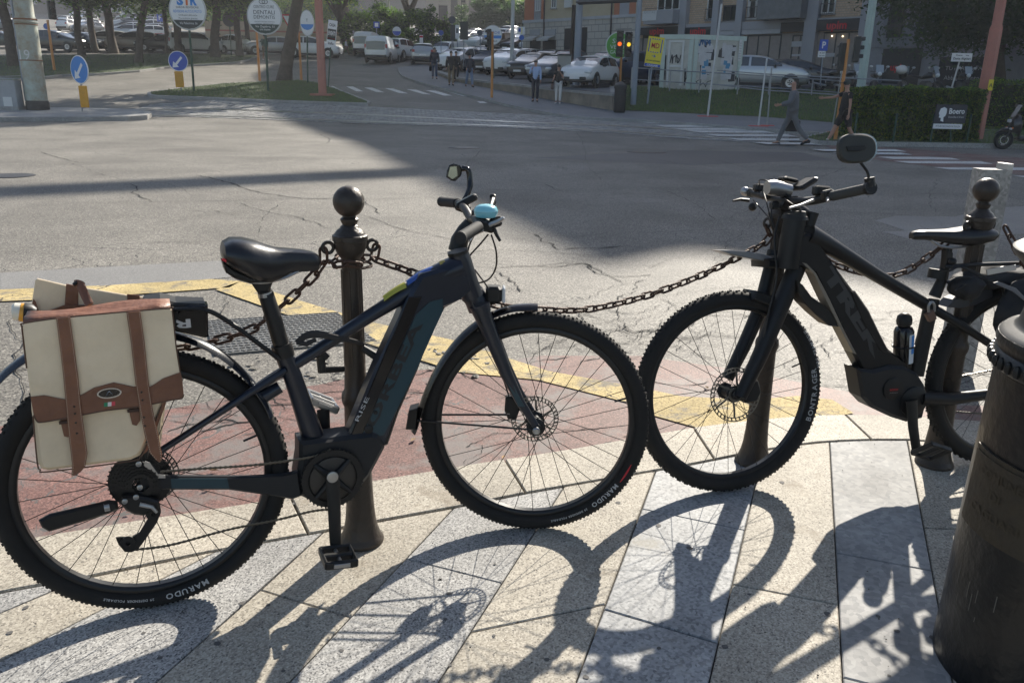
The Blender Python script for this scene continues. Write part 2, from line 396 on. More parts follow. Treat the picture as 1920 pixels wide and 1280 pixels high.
# steel access cover with raised treads
mb = MB(); cq = [Gr(*p) for p in ((385,604),(632,588),(707,642),(402,668))]
mb.add([(p.x, p.y, gz(0)+.012) for p in cq] + [(p.x, p.y, gz(0)) for p in cq], [(0,1,2,3),(0,1,5,4),(1,2,6,5),(2,3,7,6),(3,0,4,7)])
o = mb.build('access_cover', STEEL, road); mb = MB()
for i in range(26):
    for j in range(15):
        u_, v_ = (i+.5)/26, (j+.5)/15; a = cq[0].lerp(cq[1], u_); b = cq[3].lerp(cq[2], u_); p = a.lerp(b, v_)
        mb.box((p.x, p.y, gz(0)+.0145), (.028,.007,.005), rz=.55 if (i+j) % 2 else -.35)
t_ = mb.build('cover_treads', STEEL, o); t_['kind'] = 'stuff'
# concrete surround of the cover, broken up
mb = MB()
for k in range(60):
    x = random.uniform(400, 930); y = random.uniform(655, 720) if x > 700 else random.uniform(668, 715)
    p = Gr(x, y); r_ = random.uniform(.006, .028); n_ = random.randint(5, 7)
    mb.add([(p.x+r_*cos(2*pi*i/n_)*random.uniform(.7,1.2), p.y+r_*sin(2*pi*i/n_)*random.uniform(.6,1.1), gz(0)+.004+random.uniform(.002,.012)) for i in range(n_)], [tuple(range(n_))])
t_ = mb.build('broken_concrete_crumbs', ASPH, road); t_['kind'] = 'stuff'
# --- traced cracks: narrow dark crevices
CR = [((0,467),(240,458),(415,452),(620,445),4), ((10,390),(140,382),(285,379),(430,377),(540,374),(825,372),4), ((365,329),(390,333),(435,345),(480,360),(565,372),(620,374),7),
 ((245,345),(260,355),(250,362),(285,379),6), ((75,285),(110,296),(145,304),(185,307),5), ((185,286),(280,295),(380,294),(565,297),(800,300),(960,301),3), ((450,382),(510,400),(560,407),(620,430),5),
 ((685,375),(700,395),(715,402),6), ((670,400),(740,425),(825,445),(880,452),4), ((710,460),(750,467),(810,477),(860,476),3), ((1000,439),(1012,452),(1028,458),(1047,467),(1080,467),(1180,462),8),
 ((892,501),(930,501),(1003,499),(1038,494),(1080,493),7), ((932,503),(942,514),(956,528),(975,549),9), ((888,357),(975,356),(1080,355),(1320,352),3), ((1030,350),(1050,356),(1090,360),(1200,364),3),
 ((960,500),(1040,500),(1095,495),(1115,510),(1155,520),(1220,515),9), ((1100,496),(1130,512),(1160,532),8), ((1020,345),(1060,362),(1125,367),(1185,362),4), ((1240,355),(1280,372),(1315,390),(1345,415),3),
 ((1540,720),(1580,725),(1625,731),(1700,742),7), ((1190,440),(1330,432),(1480,436),(1620,430),3), ((1330,380),(1440,402),(1550,398),(1700,404),(1790,412),3), ((1480,330),(1600,332),(1740,344),(1900,360),3),
 ((870,474),(960,470),(1040,474),(1110,480),4), ((640,530),(760,524),(905,540),(1010,548),3), ((560,640),(650,632),(700,650),(760,655),(830,690),8), ((0,700),(90,694),(180,700),(330,690),5),
 ((10,600),(40,640),(28,700),(50,760),5), ((600,722),(680,730),(760,742),(850,738),4), ((1080,640),(1150,620),(1230,636),(1330,628),(1420,640),5), ((1060,585),(1130,600),(1190,622),(1260,612),5),
 ((1240,560),(1300,585),(1380,590),(1470,610),4), ((1550,560),(1600,585),(1590,620),(1640,640),4), ((1570,600),(1650,602),(1720,612),(1750,640),3), ((210,262),(330,262),(420,268),3), ((600,252),(618,262),(612,270),4),
 ((40,560),(60,555),(100,556),2), ((520,505),(600,512),(640,508),3), ((1340,300),(1420,318),(1500,322),3), ((1100,720),(1180,712),(1260,722),(1330,716),4), ((450,730),(480,752),(560,760),(600,755),6), ((330,800),(420,790),(520,800),5)]
rc = random.Random(5)
def craze(x0, x1, y0, y1, n_, L_=90, wd=2.2):
    for _ in range(n_):
        x = rc.uniform(x0, x1); y = rc.uniform(y0, y1); a = rc.uniform(-.5, .5)+(pi if rc.random() < .5 else 0)+(rc.choice((0, .9, -.9)) if rc.random() < .45 else 0); P = [(x, y)]
        for _ in range(rc.randint(3, 6)): a += rc.uniform(-.45, .45); s = L_*rc.uniform(.12,.3); x += cos(a)*s; y += sin(a)*s*.45; P.append((x, y))
        CR.append(tuple(P)+(wd*rc.uniform(.6,1.5),))
craze(1020,1300,560,680,46,110,3.2); craze(1250,1480,540,700,22,110,2.4); craze(900,1060,540,660,16); craze(1540,1760,560,740,20,120); craze(560,900,640,760,26,90,3); craze(300,640,720,800,18,110,3); craze(0,400,600,760,16,120); craze(60,900,300,500,14,220,1.6); craze(1000,1800,300,520,26,240,1.8); craze(400,1500,720,850,20,90,2)
mb = MB()
for c in CR:
    wd = c[-1]; P = smooth_path([tuple(Gr(*q)) for q in c[:-1]], 7); n_ = len(P); vs_ = []
    for i, p in enumerate(P):
        p = Vector(p); a = Vector(P[max(i-1,0)]); b = Vector(P[min(i+1,n_-1)]); t = (b-a); t.z = 0; t.normalize(); s_ = Vector((-t.y, t.x, 0))
        jt = noise.noise(p*3.1)*.06 + noise.noise(p*14)*.035 + noise.noise(p*45)*.008
        hw = wd*.00075*(.35+abs(noise.noise(p*6+Vector((9,0,0))))*2.2)*min(1, .25+min(i, n_-1-i)/3)*max(1, p.y/6)
        q = p + s_*jt; vs_ += [(q.x+s_.x*hw, q.y+s_.y*hw, gz(q.y)+.0065), (q.x-s_.x*hw, q.y-s_.y*hw, gz(q.y)+.0065)]
    mb.add(vs_, [(2*i, 2*i+1, 2*i+3, 2*i+2) for i in range(n_-1)])
t_ = mb.build('road_cracks', CRK, road); t_['kind'] = 'stuff'
# --- manhole discs
for (x, y, a) in ((20,330,.34),(1212,285,.5),(660,231,.4),(870,277,.4)):
    p = Gr(x, y); mb = MB(); mb.lathe([(a, 0), (a, .008), (a-.02, .012), (.02, .012)], 24, Matrix.Translation((p.x, p.y, gz(p.y)+.001)))
    mb.build('manhole_cover', mat('cast_iron_cover', (.05,.05,.052), .5, metal=.3, bump=.5, bscale=50), road)
# --- far crossings
def stripe(poly, m=WHTM, dz=.012):
    A = [Gr(x, y) for x, y in poly]; mb = MB(); n_ = 5; vs_ = []
    for i in range(n_+1):
        for a, b in ((A[0], A[3]), (A[1], A[2])):
            p = a.lerp(b, i/n_); vs_.append((p.x, p.y, gz(p.y)+dz))
    mb.add(vs_, [(2*i, 2*i+1, 2*i+3, 2*i+2) for i in range(n_)]); return mb.build('crossing_stripe', m, road)
for q in ([(614,163),(624,162),(638,169),(629,170)], [(649,163),(662,163),(681,172),(668,172)], [(683,165),(698,165),(721,174),(705,173)], [(721,166),(738,167),(765,176),(748,175)],
          [(762,168),(780,169),(808,178),(793,177)], [(798,170),(817,171),(848,180),(832,180)], [(834,171),(852,172),(884,182),(868,181)], [(894,191),(906,191),(914,194),(900,194)]): stripe(q)
for x0, x1, y in ((1145,1262,221),(1170,1292,225.5),(1193,1332,231),(1222,1365,238),(1255,1402,243.5),(1285,1452,248.5),(1321,1496,255.5),(1362,1530,263.5),(1412,1540,271),(1520,1700,284),(1560,1710,290)):
    stripe([(x0,y-1.8),(x0+26,y+1.9),(x1,y+2.7),(x1-22,y-1.5)], dz=.034)
for x0, x1, y in ((1645,1800,297),(1675,1862,305),(1750,1960,317),(1900,2100,333)):
    stripe([(x0,y-2.2),(x0+30,y+2.2),(x1,y+3.4),(x1-24,y-1.6)])
flat('red_crossing_surface', [(1545,272),(1700,279),(1960,300),(2100,330),(1960,334),(1800,318),(1600,296)], .005, REDM, road)
# --- tramway band of setts with two rails
band('tramway', [(285,196),(400,189),(480,190),(700,201),(960,214),(1130,222),(1300,236),(1480,246)], [(150,226),(330,219),(520,226),(700,233),(960,241),(1150,250),(1300,262),(1480,272)], .006, mat('sett_joint', (.035,.035,.035), .9), road, 60, 4)
mb = MB(); A = rs([Gr(x, y) for x, y in ((285,196),(400,189),(480,190),(700,201),(960,214),(1130,222),(1300,236),(1480,246))], 150); B = rs([Gr(x, y) for x, y in ((150,226),(330,219),(520,226),(700,233),(960,241),(1150,250),(1300,262),(1480,272))], 150)
for i in range(150):
    for j in range(16):
        s0 = .5 if j % 2 else 0
        i2 = min(150, i+1); a0 = A[i].lerp(A[i2], s0); b0 = B[i].lerp(B[i2], s0); a1 = A[i2].lerp(A[min(150,i+2)], s0); b1 = B[i2].lerp(B[min(150,i+2)], s0)
        c = [a0.lerp(b0, (j+.07)/16), a1.lerp(b1, (j+.07)/16), a1.lerp(b1, (j+.93)/16), a0.lerp(b0, (j+.93)/16)]; k = sum(c, Vector((0,0)))/4
        c = [k + (p-k)*.90 for p in c]; h = random.uniform(.014, .024)
        mb.add([(p.x, p.y, gz(p.y)+h) for p in c] + [(p.x, p.y, gz(p.y)+.004) for p in c], [(0,1,2,3),(0,1,5,4),(1,2,6,5),(2,3,7,6),(3,0,4,7)])
t_ = mb.build('paving_setts', granular('sett_stone', [(.2, (.17,.168,.165)), (.8, (.36,.35,.33))], 6, .6, .2, big=(2, .25)), road); t_['kind'] = 'stuff'
RAIL = mat('rail_steel', (.45,.44,.42), .3, metal=.9)
for top in ([(250,207),(400,205),(700,216),(960,229),(1150,236),(1480,256)], [(150,222),(330,216.5),(520,222),(700,229),(960,237),(1150,246),(1480,268)]):
    b2 = [(x, y+1.6) for x, y in top]; band('tram_rail', top, b2, .028, RAIL, road, 60, 1)
# --- raised islands
def island(name, poly, h, m, kerb=.16, mk=CONC, base=0):
    P = [Gr(x, y, h+base) for x, y in poly]; n_ = len(P); c = sum(P, Vector())/n_; mb = MB(); z = lambda p, d: gz(p.y)+base+d
    Q = []
    for i in range(n_):
        e1 = (P[i-1]-P[i]); e2 = (P[(i+1)%n_]-P[i]); e1.z = e2.z = 0; nrm = Vector((-(P[(i+1)%n_]-P[i-1]).y, (P[(i+1)%n_]-P[i-1]).x, 0)).normalized()
        if nrm.dot(c-P[i]) < 0: nrm = -nrm
        Q.append(P[i] + nrm*kerb)
    vs_ = [(p.x, p.y, z(p, -.02)) for p in P] + [(p.x, p.y, z(p, h-.02)) for p in P] + [(p.x*.98+q.x*.02, p.y*.98+q.y*.02, z(p, h)) for p, q in zip(P, Q)] + [(q.x, q.y, z(q, h)) for q in Q]
    mb.add(vs_, [(k*n_+i, k*n_+(i+1)%n_, (k+1)*n_+(i+1)%n_, (k+1)*n_+i) for k in range(3) for i in range(n_)])
    o = struct(mb.build(name, mk)); mb = MB(); Qm = Vector((sum(q.x for q in Q)/n_, sum(q.y for q in Q)/n_)); vs_ = []; fs = []; R_ = 7
    for r in range(R_):
        for q in Q: p = Vector((q.x, q.y)).lerp(Qm, r/R_); vs_.append((p.x, p.y, gz(p.y)+base+h+.001))
    vs_.append((Qm.x, Qm.y, gz(Qm.y)+base+h+.001))
    fs = [(r*n_+i, r*n_+(i+1)%n_, (r+1)*n_+(i+1)%n_, (r+1)*n_+i) for r in range(R_-1) for i in range(n_)] + [((R_-1)*n_+i, (R_-1)*n_+(i+1)%n_, R_*n_) for i in range(n_)]
    mb.add(vs_, fs); mb.build('island_top', m, o); return o, Q
island('traffic_island', [(-260,205),(0,201),(120,202),(200,203),(255,205),(278,208),(284,212),(276,216.5),(240,218.5),(150,219),(0,220),(-260,222)], .15, CONC)
isl2, Q2 = island('grass_island', [(276,173),(320,167),(420,156),(560,150),(600,155),(640,169),(695,190),(690,193.5),(600,191),(500,187.5),(400,183),(290,179),(277,177)], .14, DIRT)
isl3, Q3 = island('grass_verge', [(-300,108),(60,104),(300,101),(440,102),(480,104),(486,107),(450,116),(390,120),(330,123),(262,132),(180,138),(60,142),(-300,150)], .12, DIRT)
isl5, Q5 = island('grass_verge', [(-300,150),(0,146),(60,143),(128,136),(134,138),(100,142),(0,155),(-300,168)], .12, DIRT)
# pavement on the far side of the street
kerbline = [(746,127),(748,135),(753,142),(780,152),(830,165.5),(900,182.5),(960,197.5),(1040,213),(1110,221),(1200,224),(1300,231),(1420,240),(1500,246),(1700,256),(1960,268)]
backline = [(800,120),(822,140),(850,151),(880,157),(930,167),(975,176),(1040,188),(1110,200),(1160,207),(1230,210),(1300,213.5),(1440,220),(1560,230),(1740,238),(1960,249)]
mb = MB(); A = rs([Gr(x, y, .12) for x, y in kerbline], 50); B = rs([Gr(x, y, .12) for x, y in backline], 50)
far_walk = struct(band('far_pavement', kerbline, backline, .12, SIDEM, None, 50, 5, base_dz=.12))
vs_ = []
for a, b in zip(A, B):
    d = (b-a).normalized()*.22
    vs_ += [(a.x, a.y, gz(a.y)-.02), (a.x, a.y, gz(a.y)+.125), (a.x+d.x, a.y+d.y, gz(a.y)+.125)]
mb.add(vs_, [(3*i+k, 3*i+3+k, 3*i+4+k, 3*i+1+k) for i in range(50) for k in range(2)]); mb.build('kerb', CONC, far_walk)
# raised car park behind the parapet
zl = lambda y: 1.55 + .049*(y-42)
wl = [(822,140),(850,151),(880,157),(930,167),(975,176),(1040,188),(1110,200),(1152,207)]
WLW = [Gr(x, y, .12) for x, y in wl]
mb = MB(); pts = [Vector((-4, 75, 0))] + WLW
vs_ = []; NR = 12
bk0 = AtY(1150,165,43); RP = rs(pts+[bk0], 30)
for i_, p in enumerate(RP):
    for j in range(NR+1):
        e = Vector((6, 97)).lerp(Vector((bk0.x+.3, bk0.y+.1)), i_/30); q = Vector((p.x, p.y)).lerp(e, (j/NR)**1.3); vs_.append((q.x, q.y, zl(q.y)))
mb.add(vs_, [(i*(NR+1)+j, i*(NR+1)+j+1, (i+1)*(NR+1)+j+1, (i+1)*(NR+1)+j) for i in range(30) for j in range(NR)])
lot = struct(mb.build('car_park', granular('car_park_surface', [(.2, (.10,.10,.102)), (.8, (.17,.17,.17))], 30, .8, .2, big=(.2, .15))))
# grass bank between the pavement and the car park
fr = [Gr(x, y, .12) for x, y in ((1152,207),(1230,210),(1300,213.5),(1440,220),(1560,230),(1900,246),(2300,270))]
bk = [AtY(1150,165,43), AtY(1230,166,43.5), AtY(1320,169,44), AtY(1440,173,44), AtY(1560,178,44), AtY(1900,190,44), AtY(2300,205,44)]
mb = MB(); A = rs(fr, 30); B = rs(bk, 30); vs_ = []
for a, b in zip(A, B):
    for j in range(9):
        t = j/8; p = a.lerp(b, t); z0 = gz(a.y)+.13; z1 = zl(b.y)+.01; vs_.append((p.x, p.y, z0 + (z1-z0)*(t*t*(3-2*t)) + .03*noise.noise(Vector((p.x, p.y, 0)))))
mb.add(vs_, [(i*9+j, i*9+j+1, (i+1)*9+j+1, (i+1)*9+j) for i in range(30) for j in range(8)], smooth=True); bank = struct(mb.build('grass_bank', DIRT))
mb = MB(); bl = [(p.x, p.y, zl(p.y)) for p in bk]   # car park floor right part
mb.add([bl[0], bl[-1], (90,44,zl(44)), (90,95,zl(95)), (6,95,zl(95))], [(0,1,2,3,4)]); mb.build('car_park_floor', MATS['car_park_surface'], lot)
# grass blades
def grass(name, fn, n, h, parent, lab=None):
    mb = MB()
    for _ in range(n):
        p = fn()
        if p is None: continue
        a = random.uniform(0, 2*pi); w_ = h*.12; hh = h*random.uniform(.5, 1.3); l = random.uniform(-.5, .5)*h
        d = Vector((cos(a), sin(a), 0)); p = Vector(p)
        mb.add([p-d*w_, p+d*w_, p+Vector((-d.y*l, d.x*l, hh))], [(0,1,2)], 0 if random.random() < .7 else 1)
    o = mb.build(name, [mat('grass_blade', (.085,.15,.028), .6, rnd=0), mat('grass_blade_dry', (.16,.17,.06), .7)], parent); o['kind'] = 'stuff'; return o
def inpoly(Q, hz):
    xs = [q.x for q in Q]; ys = [q.y for q in Q]
    def fn():
        x = random.uniform(min(xs), max(xs)); y = random.uniform(min(ys), max(ys)); c = False; j = len(Q)-1
        for i in range(len(Q)):
            if (Q[i].y > y) != (Q[j].y > y) and x < (Q[j].x-Q[i].x)*(y-Q[i].y)/(Q[j].y-Q[i].y)+Q[i].x: c = not c
            j = i
        return (x, y, gz(y)+hz) if c else None
    return fn
grass('grass', inpoly(Q2, .14), 26000, .07, isl2); grass('grass', inpoly([q for q in Q3 if q.x > -60], .12), 16000, .10, isl3)
def bankfn():
    i = random.randrange(24); j = random.randrange(8); u_, v_ = random.random(), random.random(); me = bank.data.vertices
    a, b, c, d = (me[k].co for k in (i*9+j, i*9+j+1, (i+1)*9+j+1, (i+1)*9+j)); return a.lerp(b, u_).lerp(d.lerp(c, u_), v_)
grass('grass', bankfn, 30000, .09, bank)

# ------------------------------------------------------------------ near pavement: granite kerb stones and slabs
inner = [(-900,1300),(-300,1172),(0,1110),(60,1101),(155,1084),(405,1033),(600,998),(705,978),(860,950),(1000,922),(1220,884),(1290,872),(1400,850),(1470,838),(1540,829),(1620,825),(1700,825),(1830,834),(1960,852),(2200,905)]
outer = [(-900,1150),(-300,1063),(0,1014),(50,1010),(250,977),(480,942),(690,903),(800,885),(900,868),(1060,844),(1210,817),(1310,800),(1420,787),(1510,780),(1560,778),(1640,778),(1710,781),(1850,791),(1980,806),(2200,850)]
IW = [AtZ(*p) for p in inner]; OW = [AtZ(*p) for p in outer]
mb = MB(); mb.add([(p.x, p.y, -.012) for p in OW] + [(-6,-4,-.012),(7,-4,-.012)][::-1], [tuple(range(len(OW)+2))])
mb.add([(p.x, p.y, -.012) for p in OW] + [(p.x, p.y, RZ-.02) for p in OW], [(i, i+1, len(OW)+i+1, len(OW)+i) for i in range(len(OW)-1)])
pave = struct(mb.build('pavement', JOINT))
def slab(name, P, m, th=.03, gap=.0020, z=0):
    """P list of xy points; chamfered stone"""
    n_ = len(P); P = [Vector((p[0], p[1])) for p in P]; ar = sum(P[i].x*P[(i+1)%n_].y-P[(i+1)%n_].x*P[i].y for i in range(n_))
    if ar < 0: P = P[::-1]
    def ins(k):
        out = []
        for i in range(n_):
            a, b, c = P[i-1], P[i], P[(i+1)%n_]; e1 = (b-a).normalized(); e2 = (c-b).normalized()
            n1 = Vector((-e1.y, e1.x)); n2 = Vector((-e2.y, e2.x)); h = (n1+n2); h = h/max(h.length_squared/2, .3)
            out.append(b + h*k)
        return out
    z += random.uniform(-.0008, .0008); mb = MB()
    mb.loft([[(p.x, p.y, z-th) for p in ins(gap)], [(p.x, p.y, z-.003) for p in ins(gap)], [(p.x, p.y, z) for p in ins(gap+.003)]], smooth=False)
    return mb.build(name, m, pave)
def cutpoly(A, B, t0, t1, n_=4):
    """piece of strip between polylines A,B from param t0 to t1"""
    return None
def at_len(P, t):
    d = [0]
    for a, b in zip(P, P[1:]): d.append(d[-1]+(b-a).length)
    t = min(max(t, 0), d[-1]-1e-6); i = max(j for j in range(len(d)) if d[j] <= t); return P[i].lerp(P[i+1], (t-d[i])/(d[i+1]-d[i]))
def nearest_t(P, q):
    L_ = sum((b-a).length for a, b in zip(P, P[1:])); best = min(range(0, 2001), key=lambda k: (at_len(P, L_*k/2000)-q).length); return L_*best/2000
jt = [(nearest_t(OW, AtZ(*a)), nearest_t(IW, AtZ(*b))) for a, b in (((555,956),(578,1001)), ((945,860),(985,925)), ((1300,802),(1340,862)), ((1584,778),(1634,825)), ((1840,790),(1850,836)))]
LO = sum((b-a).length for a, b in zip(OW, OW[1:])); LI = sum((b-a).length for a, b in zip(IW, IW[1:]))
a0 = jt[0]; ex = [(a0[0]-k*.98, a0[1]-k*.98) for k in (1,2,3) if a0[0]-k*.98 > .2 and a0[1]-k*.98 > .2]
js = [(0,0)] + sorted(ex) + jt + [(LO, LI)]
for (o0, i0), (o1, i1) in zip(js, js[1:]):
    K = 6; slab('kerb_stone', [at_len(OW, o0+(o1-o0)*k/K) for k in range(K+1)] + [at_len(IW, i1-(i1-i0)*k/K) for k in range(K+1)], GR_B, .048, .004, z=.004)
# radial joints between the strips of slabs (pixel pairs, kerb end first)
RJ = [((150,1086),(-240,1250)), ((405,1034),(120,1178)), ((607,1000),(420,1165)), ((850,952),(540,1280)), ((1057,912),(820,1280)), ((1230,883),(1085,1265)), ((1432,845),(1345,1212)), ((1556,829),(1580,1270)), ((1702,826),(1778,1230)), ((1830,834),(2010,1230)), ((2010,862),(2300,1230))]
MT = [GR_B, GR_G, GR_B, GR_G, GR_B, GR_L, GR_B, GR_W, GR_B, GR_B, GR_G]
CUT = {0: [.9, 2.1], 1: [.75, 1.9], 2: [(410,1085,440,1096), 1.6], 3: [(697,1031,757,1051), (338,1245,430,1262)], 4: [.9, 1.9], 5: [(1140,942,1215,957), (950,1102,1127,1150)], 6: [(1175,1050,1362,1090), 2.2], 7: [(1440,1012,1550,1030), (1345,1215,1580,1270)], 8: [(1562,957,1735,968), (1580,1150,1770,1190)], 9: [.6, 1.3], 10: []}
lines = []
for a, b in RJ:
    A_ = AtZ(*a); B_ = AtZ(*b); d = (B_-A_); d.z = 0; d.normalize(); lines.append((A_, d))
lines = [(AtZ(-420,1198), (AtZ(-900,1400)-AtZ(-420,1198)).normalized())] + lines
MT = [GR_G] + MT
for k in range(len(lines)-1):
    (A0, d0), (A1, d1) = lines[k], lines[k+1]; t0 = nearest_t(IW, A0); t1 = nearest_t(IW, A1)
    top = [at_len(IW, t0+(t1-t0)*j/3) for j in range(4)]; cuts = []
    for c in CUT.get(k-1, [.9, 1.9]):
        if isinstance(c, tuple): P0 = AtZ(c[0], c[1]); P1 = AtZ(c[2], c[3]); cuts.append(((P0-A0).dot(d0), (P1-A1).dot(d1)))
        else: cuts.append((c, c))
    last = cuts[-1][0] if cuts else 0
    for e in (1.3, 2.6, 3.9): cuts.append((last+e, last+e))
    prev = None
    for c0, c1 in cuts:
        a = A0 + d0*c0; b = A1 + d1*c1
        if prev is None: poly = top + [b, a]
        else: poly = [prev[0], prev[1], b, a]
        slab('paving_slab', poly, MT[k]); prev = (a, b)

# small dirt on the pavement: gum spots, grit and a few dry leaves
rg = random.Random(9); mb = MB()
for _ in range(70):
    p = AtZ(rg.uniform(-100, 1900), rg.uniform(900, 1400)); r_ = rg.uniform(.004, .012); n_ = 8
    mb.add([(p.x+r_*cos(2*pi*i/n_)*rg.uniform(.7,1.1), p.y+r_*sin(2*pi*i/n_)*rg.uniform(.7,1.1), .0018) for i in range(n_)], [tuple(range(n_))])
t_ = mb.build('gum_spots', mat('old_gum', (.09,.085,.08), .8), pave); t_['kind'] = 'stuff'
mb = MB()
for _ in range(420):
    p = AtZ(rg.uniform(-100, 1900), rg.uniform(800, 1400)) if rg.random() < .5 else at_len(IW, rg.uniform(0, LI))+Vector((rg.gauss(0,.02), rg.gauss(0,.02), 0)); r_ = rg.uniform(.0012, .004)
    mb.add([(p.x+r_*x, p.y+r_*y, .003+r_*z) for x, y, z in ((1,0,0),(-.5,.8,0),(-.5,-.8,0),(0,0,.9))], [(0,1,3),(1,2,3),(2,0,3)])
t_ = mb.build('grit', mat('grit_brown', (.12,.10,.08), .9), pave); t_['kind'] = 'stuff'
LFM = mat('dry_leaf', (.22,.13,.05), .8, rnd=.3)
for _ in range(16):
    p = at_len(OW, rg.uniform(0, LO)) + Vector((rg.uniform(-.3,.1), rg.uniform(-.05,.5), 0)); a = rg.uniform(0, 6); l = rg.uniform(.012, .028); z = gz(0)+.012 if True else 0; u_ = Vector((cos(a), sin(a), 0)); v_ = Vector((-sin(a), cos(a), 0)); mb = MB(); b = Vector((p.x, p.y, z))
    mb.add([b-u_*l, b-v_*l*.4+Vector((0,0,.005)), b+u_*l+Vector((0,0,.003)), b+v_*l*.4+Vector((0,0,.006)), b], [(0,1,4),(1,2,4),(2,3,4),(3,0,4)]); mb.build('fallen_leaf', LFM, road)
# ================================================================== BUILDINGS
GLASS = mat('window_glass', (.02,.024,.028), .08, spec=.8)
GLASS2 = mat('shop_glass', (.035,.035,.033), .06, spec=.8, c2=(.12,.10,.07), vscale=1.5)
FRM = mat('white_frame', (.62,.62,.60), .5)
DARKF = mat('dark_frame', (.03,.03,.032), .5)
FP = Plane((21.6, 58, 0), radians(-46.2))
def loc(pl, px, py, off=0): p = pl.P(px, py, off) - pl.O; return p.dot(pl.u), p.z
def frect(pl, x0, y0, x1, y1):
    cx, cy = (x0+x1)/2, (y0+y1)/2
    return loc(pl, x0, cy)[0], loc(pl, x1, cy)[0], loc(pl, cx, y1)[1], loc(pl, cx, y0)[1]
def pbox(mb, pl, r, o0, o1, mi=0):
    a, b, z0, z1 = r; vs_ = [pl.L(x, z, o) for o in (o0, o1) for x, z in ((a,z0),(b,z0),(b,z1),(a,z1))]
    mb.add(vs_, [(0,1,2,3),(7,6,5,4),(0,4,5,1),(1,5,6,2),(2,6,7,3),(3,7,4,0)], mi)
def panel(name, pl, rect, o0, o1, m, parent):
    mb = MB(); pbox(mb, pl, rect, o0, o1); return mb.build(name, m, parent)
def window(pl, r, parent, fm=FRM, nm=1, glass=GLASS, sill=True, t=.09):
    a, b, z0, z1 = r; mb = MB()
    for rr in ((a, b, z1-t, z1), (a, b, z0, z0+t), (a, a+t, z0+t, z1-t), (b-t, b, z0+t, z1-t)): pbox(mb, pl, rr, .002, .08)
    for k in range(1, nm+1):
        c = a+(b-a)*k/(nm+1); pbox(mb, pl, (c-t/2, c+t/2, z0+t, z1-t), .002, .07)
    f = mb.build('window', fm, parent); panel('pane', pl, (a+t*.9, b-t*.9, z0+t*.9, z1-t*.9), .001, .03, glass, f)
    if sill: panel('sill', pl, (a-.08, b+.08, z0-.09, z0-.002), .002, .16, CONC, f)
    return f
def brickmat(name, c1, c2, mo, sc):
    m = bpy.data.materials.new(name); m.use_nodes = True; n, b = nodes_of(m); L = n.links.new
    g = n.nodes.new('ShaderNodeNewGeometry'); sp = n.nodes.new('ShaderNodeSeparateXYZ'); L(g.outputs['Position'], sp.inputs[0])
    su = n.nodes.new('ShaderNodeMath'); su.operation = 'SUBTRACT'; L(sp.outputs[0], su.inputs[0]); L(sp.outputs[1], su.inputs[1])
    cb = n.nodes.new('ShaderNodeCombineXYZ'); L(su.outputs[0], cb.inputs[0]); L(sp.outputs[2], cb.inputs[1])
    t = n.nodes.new('ShaderNodeTexBrick'); L(cb.outputs[0], t.inputs['Vector']); t.inputs['Scale'].default_value = sc
    t.inputs['Color1'].default_value = tuple(c1)+(1,); t.inputs['Color2'].default_value = tuple(c2)+(1,); t.inputs['Mortar'].default_value = tuple(mo)+(1,)
    t.inputs['Mortar Size'].default_value = .02; L(t.outputs['Color'], b.inputs['Base Color']); b.inputs['Roughness'].default_value = .85; return m
BRK = brickmat('tan_brick', (.48,.33,.21), (.56,.41,.28), (.28,.24,.20), 1.6)
STN = brickmat('stone_cladding', (.46,.43,.38), (.54,.50,.44), (.30,.28,.25), .45)
OCH = mat('ochre_plaster', (.46,.37,.23), .9, c2=(.53,.46,.33), vscale=.5)
ORG = mat('orange_plaster', (.50,.19,.10), .9, var=.15, vscale=.6)
GRY = mat('grey_plaster', (.37,.37,.385), .85, var=.12, vscale=.5)
GRYL = mat('light_fascia', (.46,.46,.47), .7, var=.1)
RED = mat('red_sign', (.55,.02,.03), .5); BLKP = mat('black_panel', (.02,.021,.023), .5, var=.2)
# tall apartment block over the shops; main body well above the frame (unseen; outline shaped so its shade covers the crossing)
bld = thing('apartment_building', 'tan brick apartment building with grey beams above the dark shopfronts', 'building', (30, 60, 2))
mb = MB(); zb, zt = .5, 34.8
def vprism(mb, poly, z0, z1, mi=0):
    n_ = len(poly); mb.add([(x, y, z0) for x, y in poly] + [(x, y, z1) for x, y in poly], [tuple(range(n_)), tuple(range(2*n_-1, n_-1, -1))] + [(i, (i+1)%n_, n_+(i+1)%n_, n_+i) for i in range(n_)], mi)
q = lambda t, o=0: (21.6+.6921*t+.7218*-o*-1, 58-.7218*t+.6921*o)     # along facade, o = behind
def Q(t, o): return (21.6+.6921*t+.7218*o, 58-.7218*t+.6921*o)
xl, xr = loc(FP, 1196, 60)[0], loc(FP, 1632, 60)[0]
vprism(mb, [Q(xl, .0), Q(xr, .0), Q(xr, 14), Q(xl, 14)], zb, 15.5)
mb.build('wall', BRK, bld)
mb = MB(); vprism(mb, [Q(1.6,.4), Q(xr-.05,.4), Q(xr-.05, 13.9), (33,84), (31,108), (3,108), (5,100), (12,84), (18.0,72.5)], 15.5, 35.7); mb.build('upper_storeys', BRK, bld)
mb = MB(); vprism(mb, [(21.5,64.2),(14.0,58.6),(13.5,59.6),(21.0,65.4)], 34.9, 35.25); mb.build('shadow_slab', CONC, bld)  # added unseen slab, shaped to cast the dark streak across the road
for y in (18, 21, 24, 27, 30, 33):      # upper windows on the facade
    for k in range(3):
        a = 2.2+k*(xr-2.4)/3; window(Plane(FP.O+(-FP.n)*.4, radians(-46.2)), (a+.4, a+1.9, y-1.4, y+.4), bld)
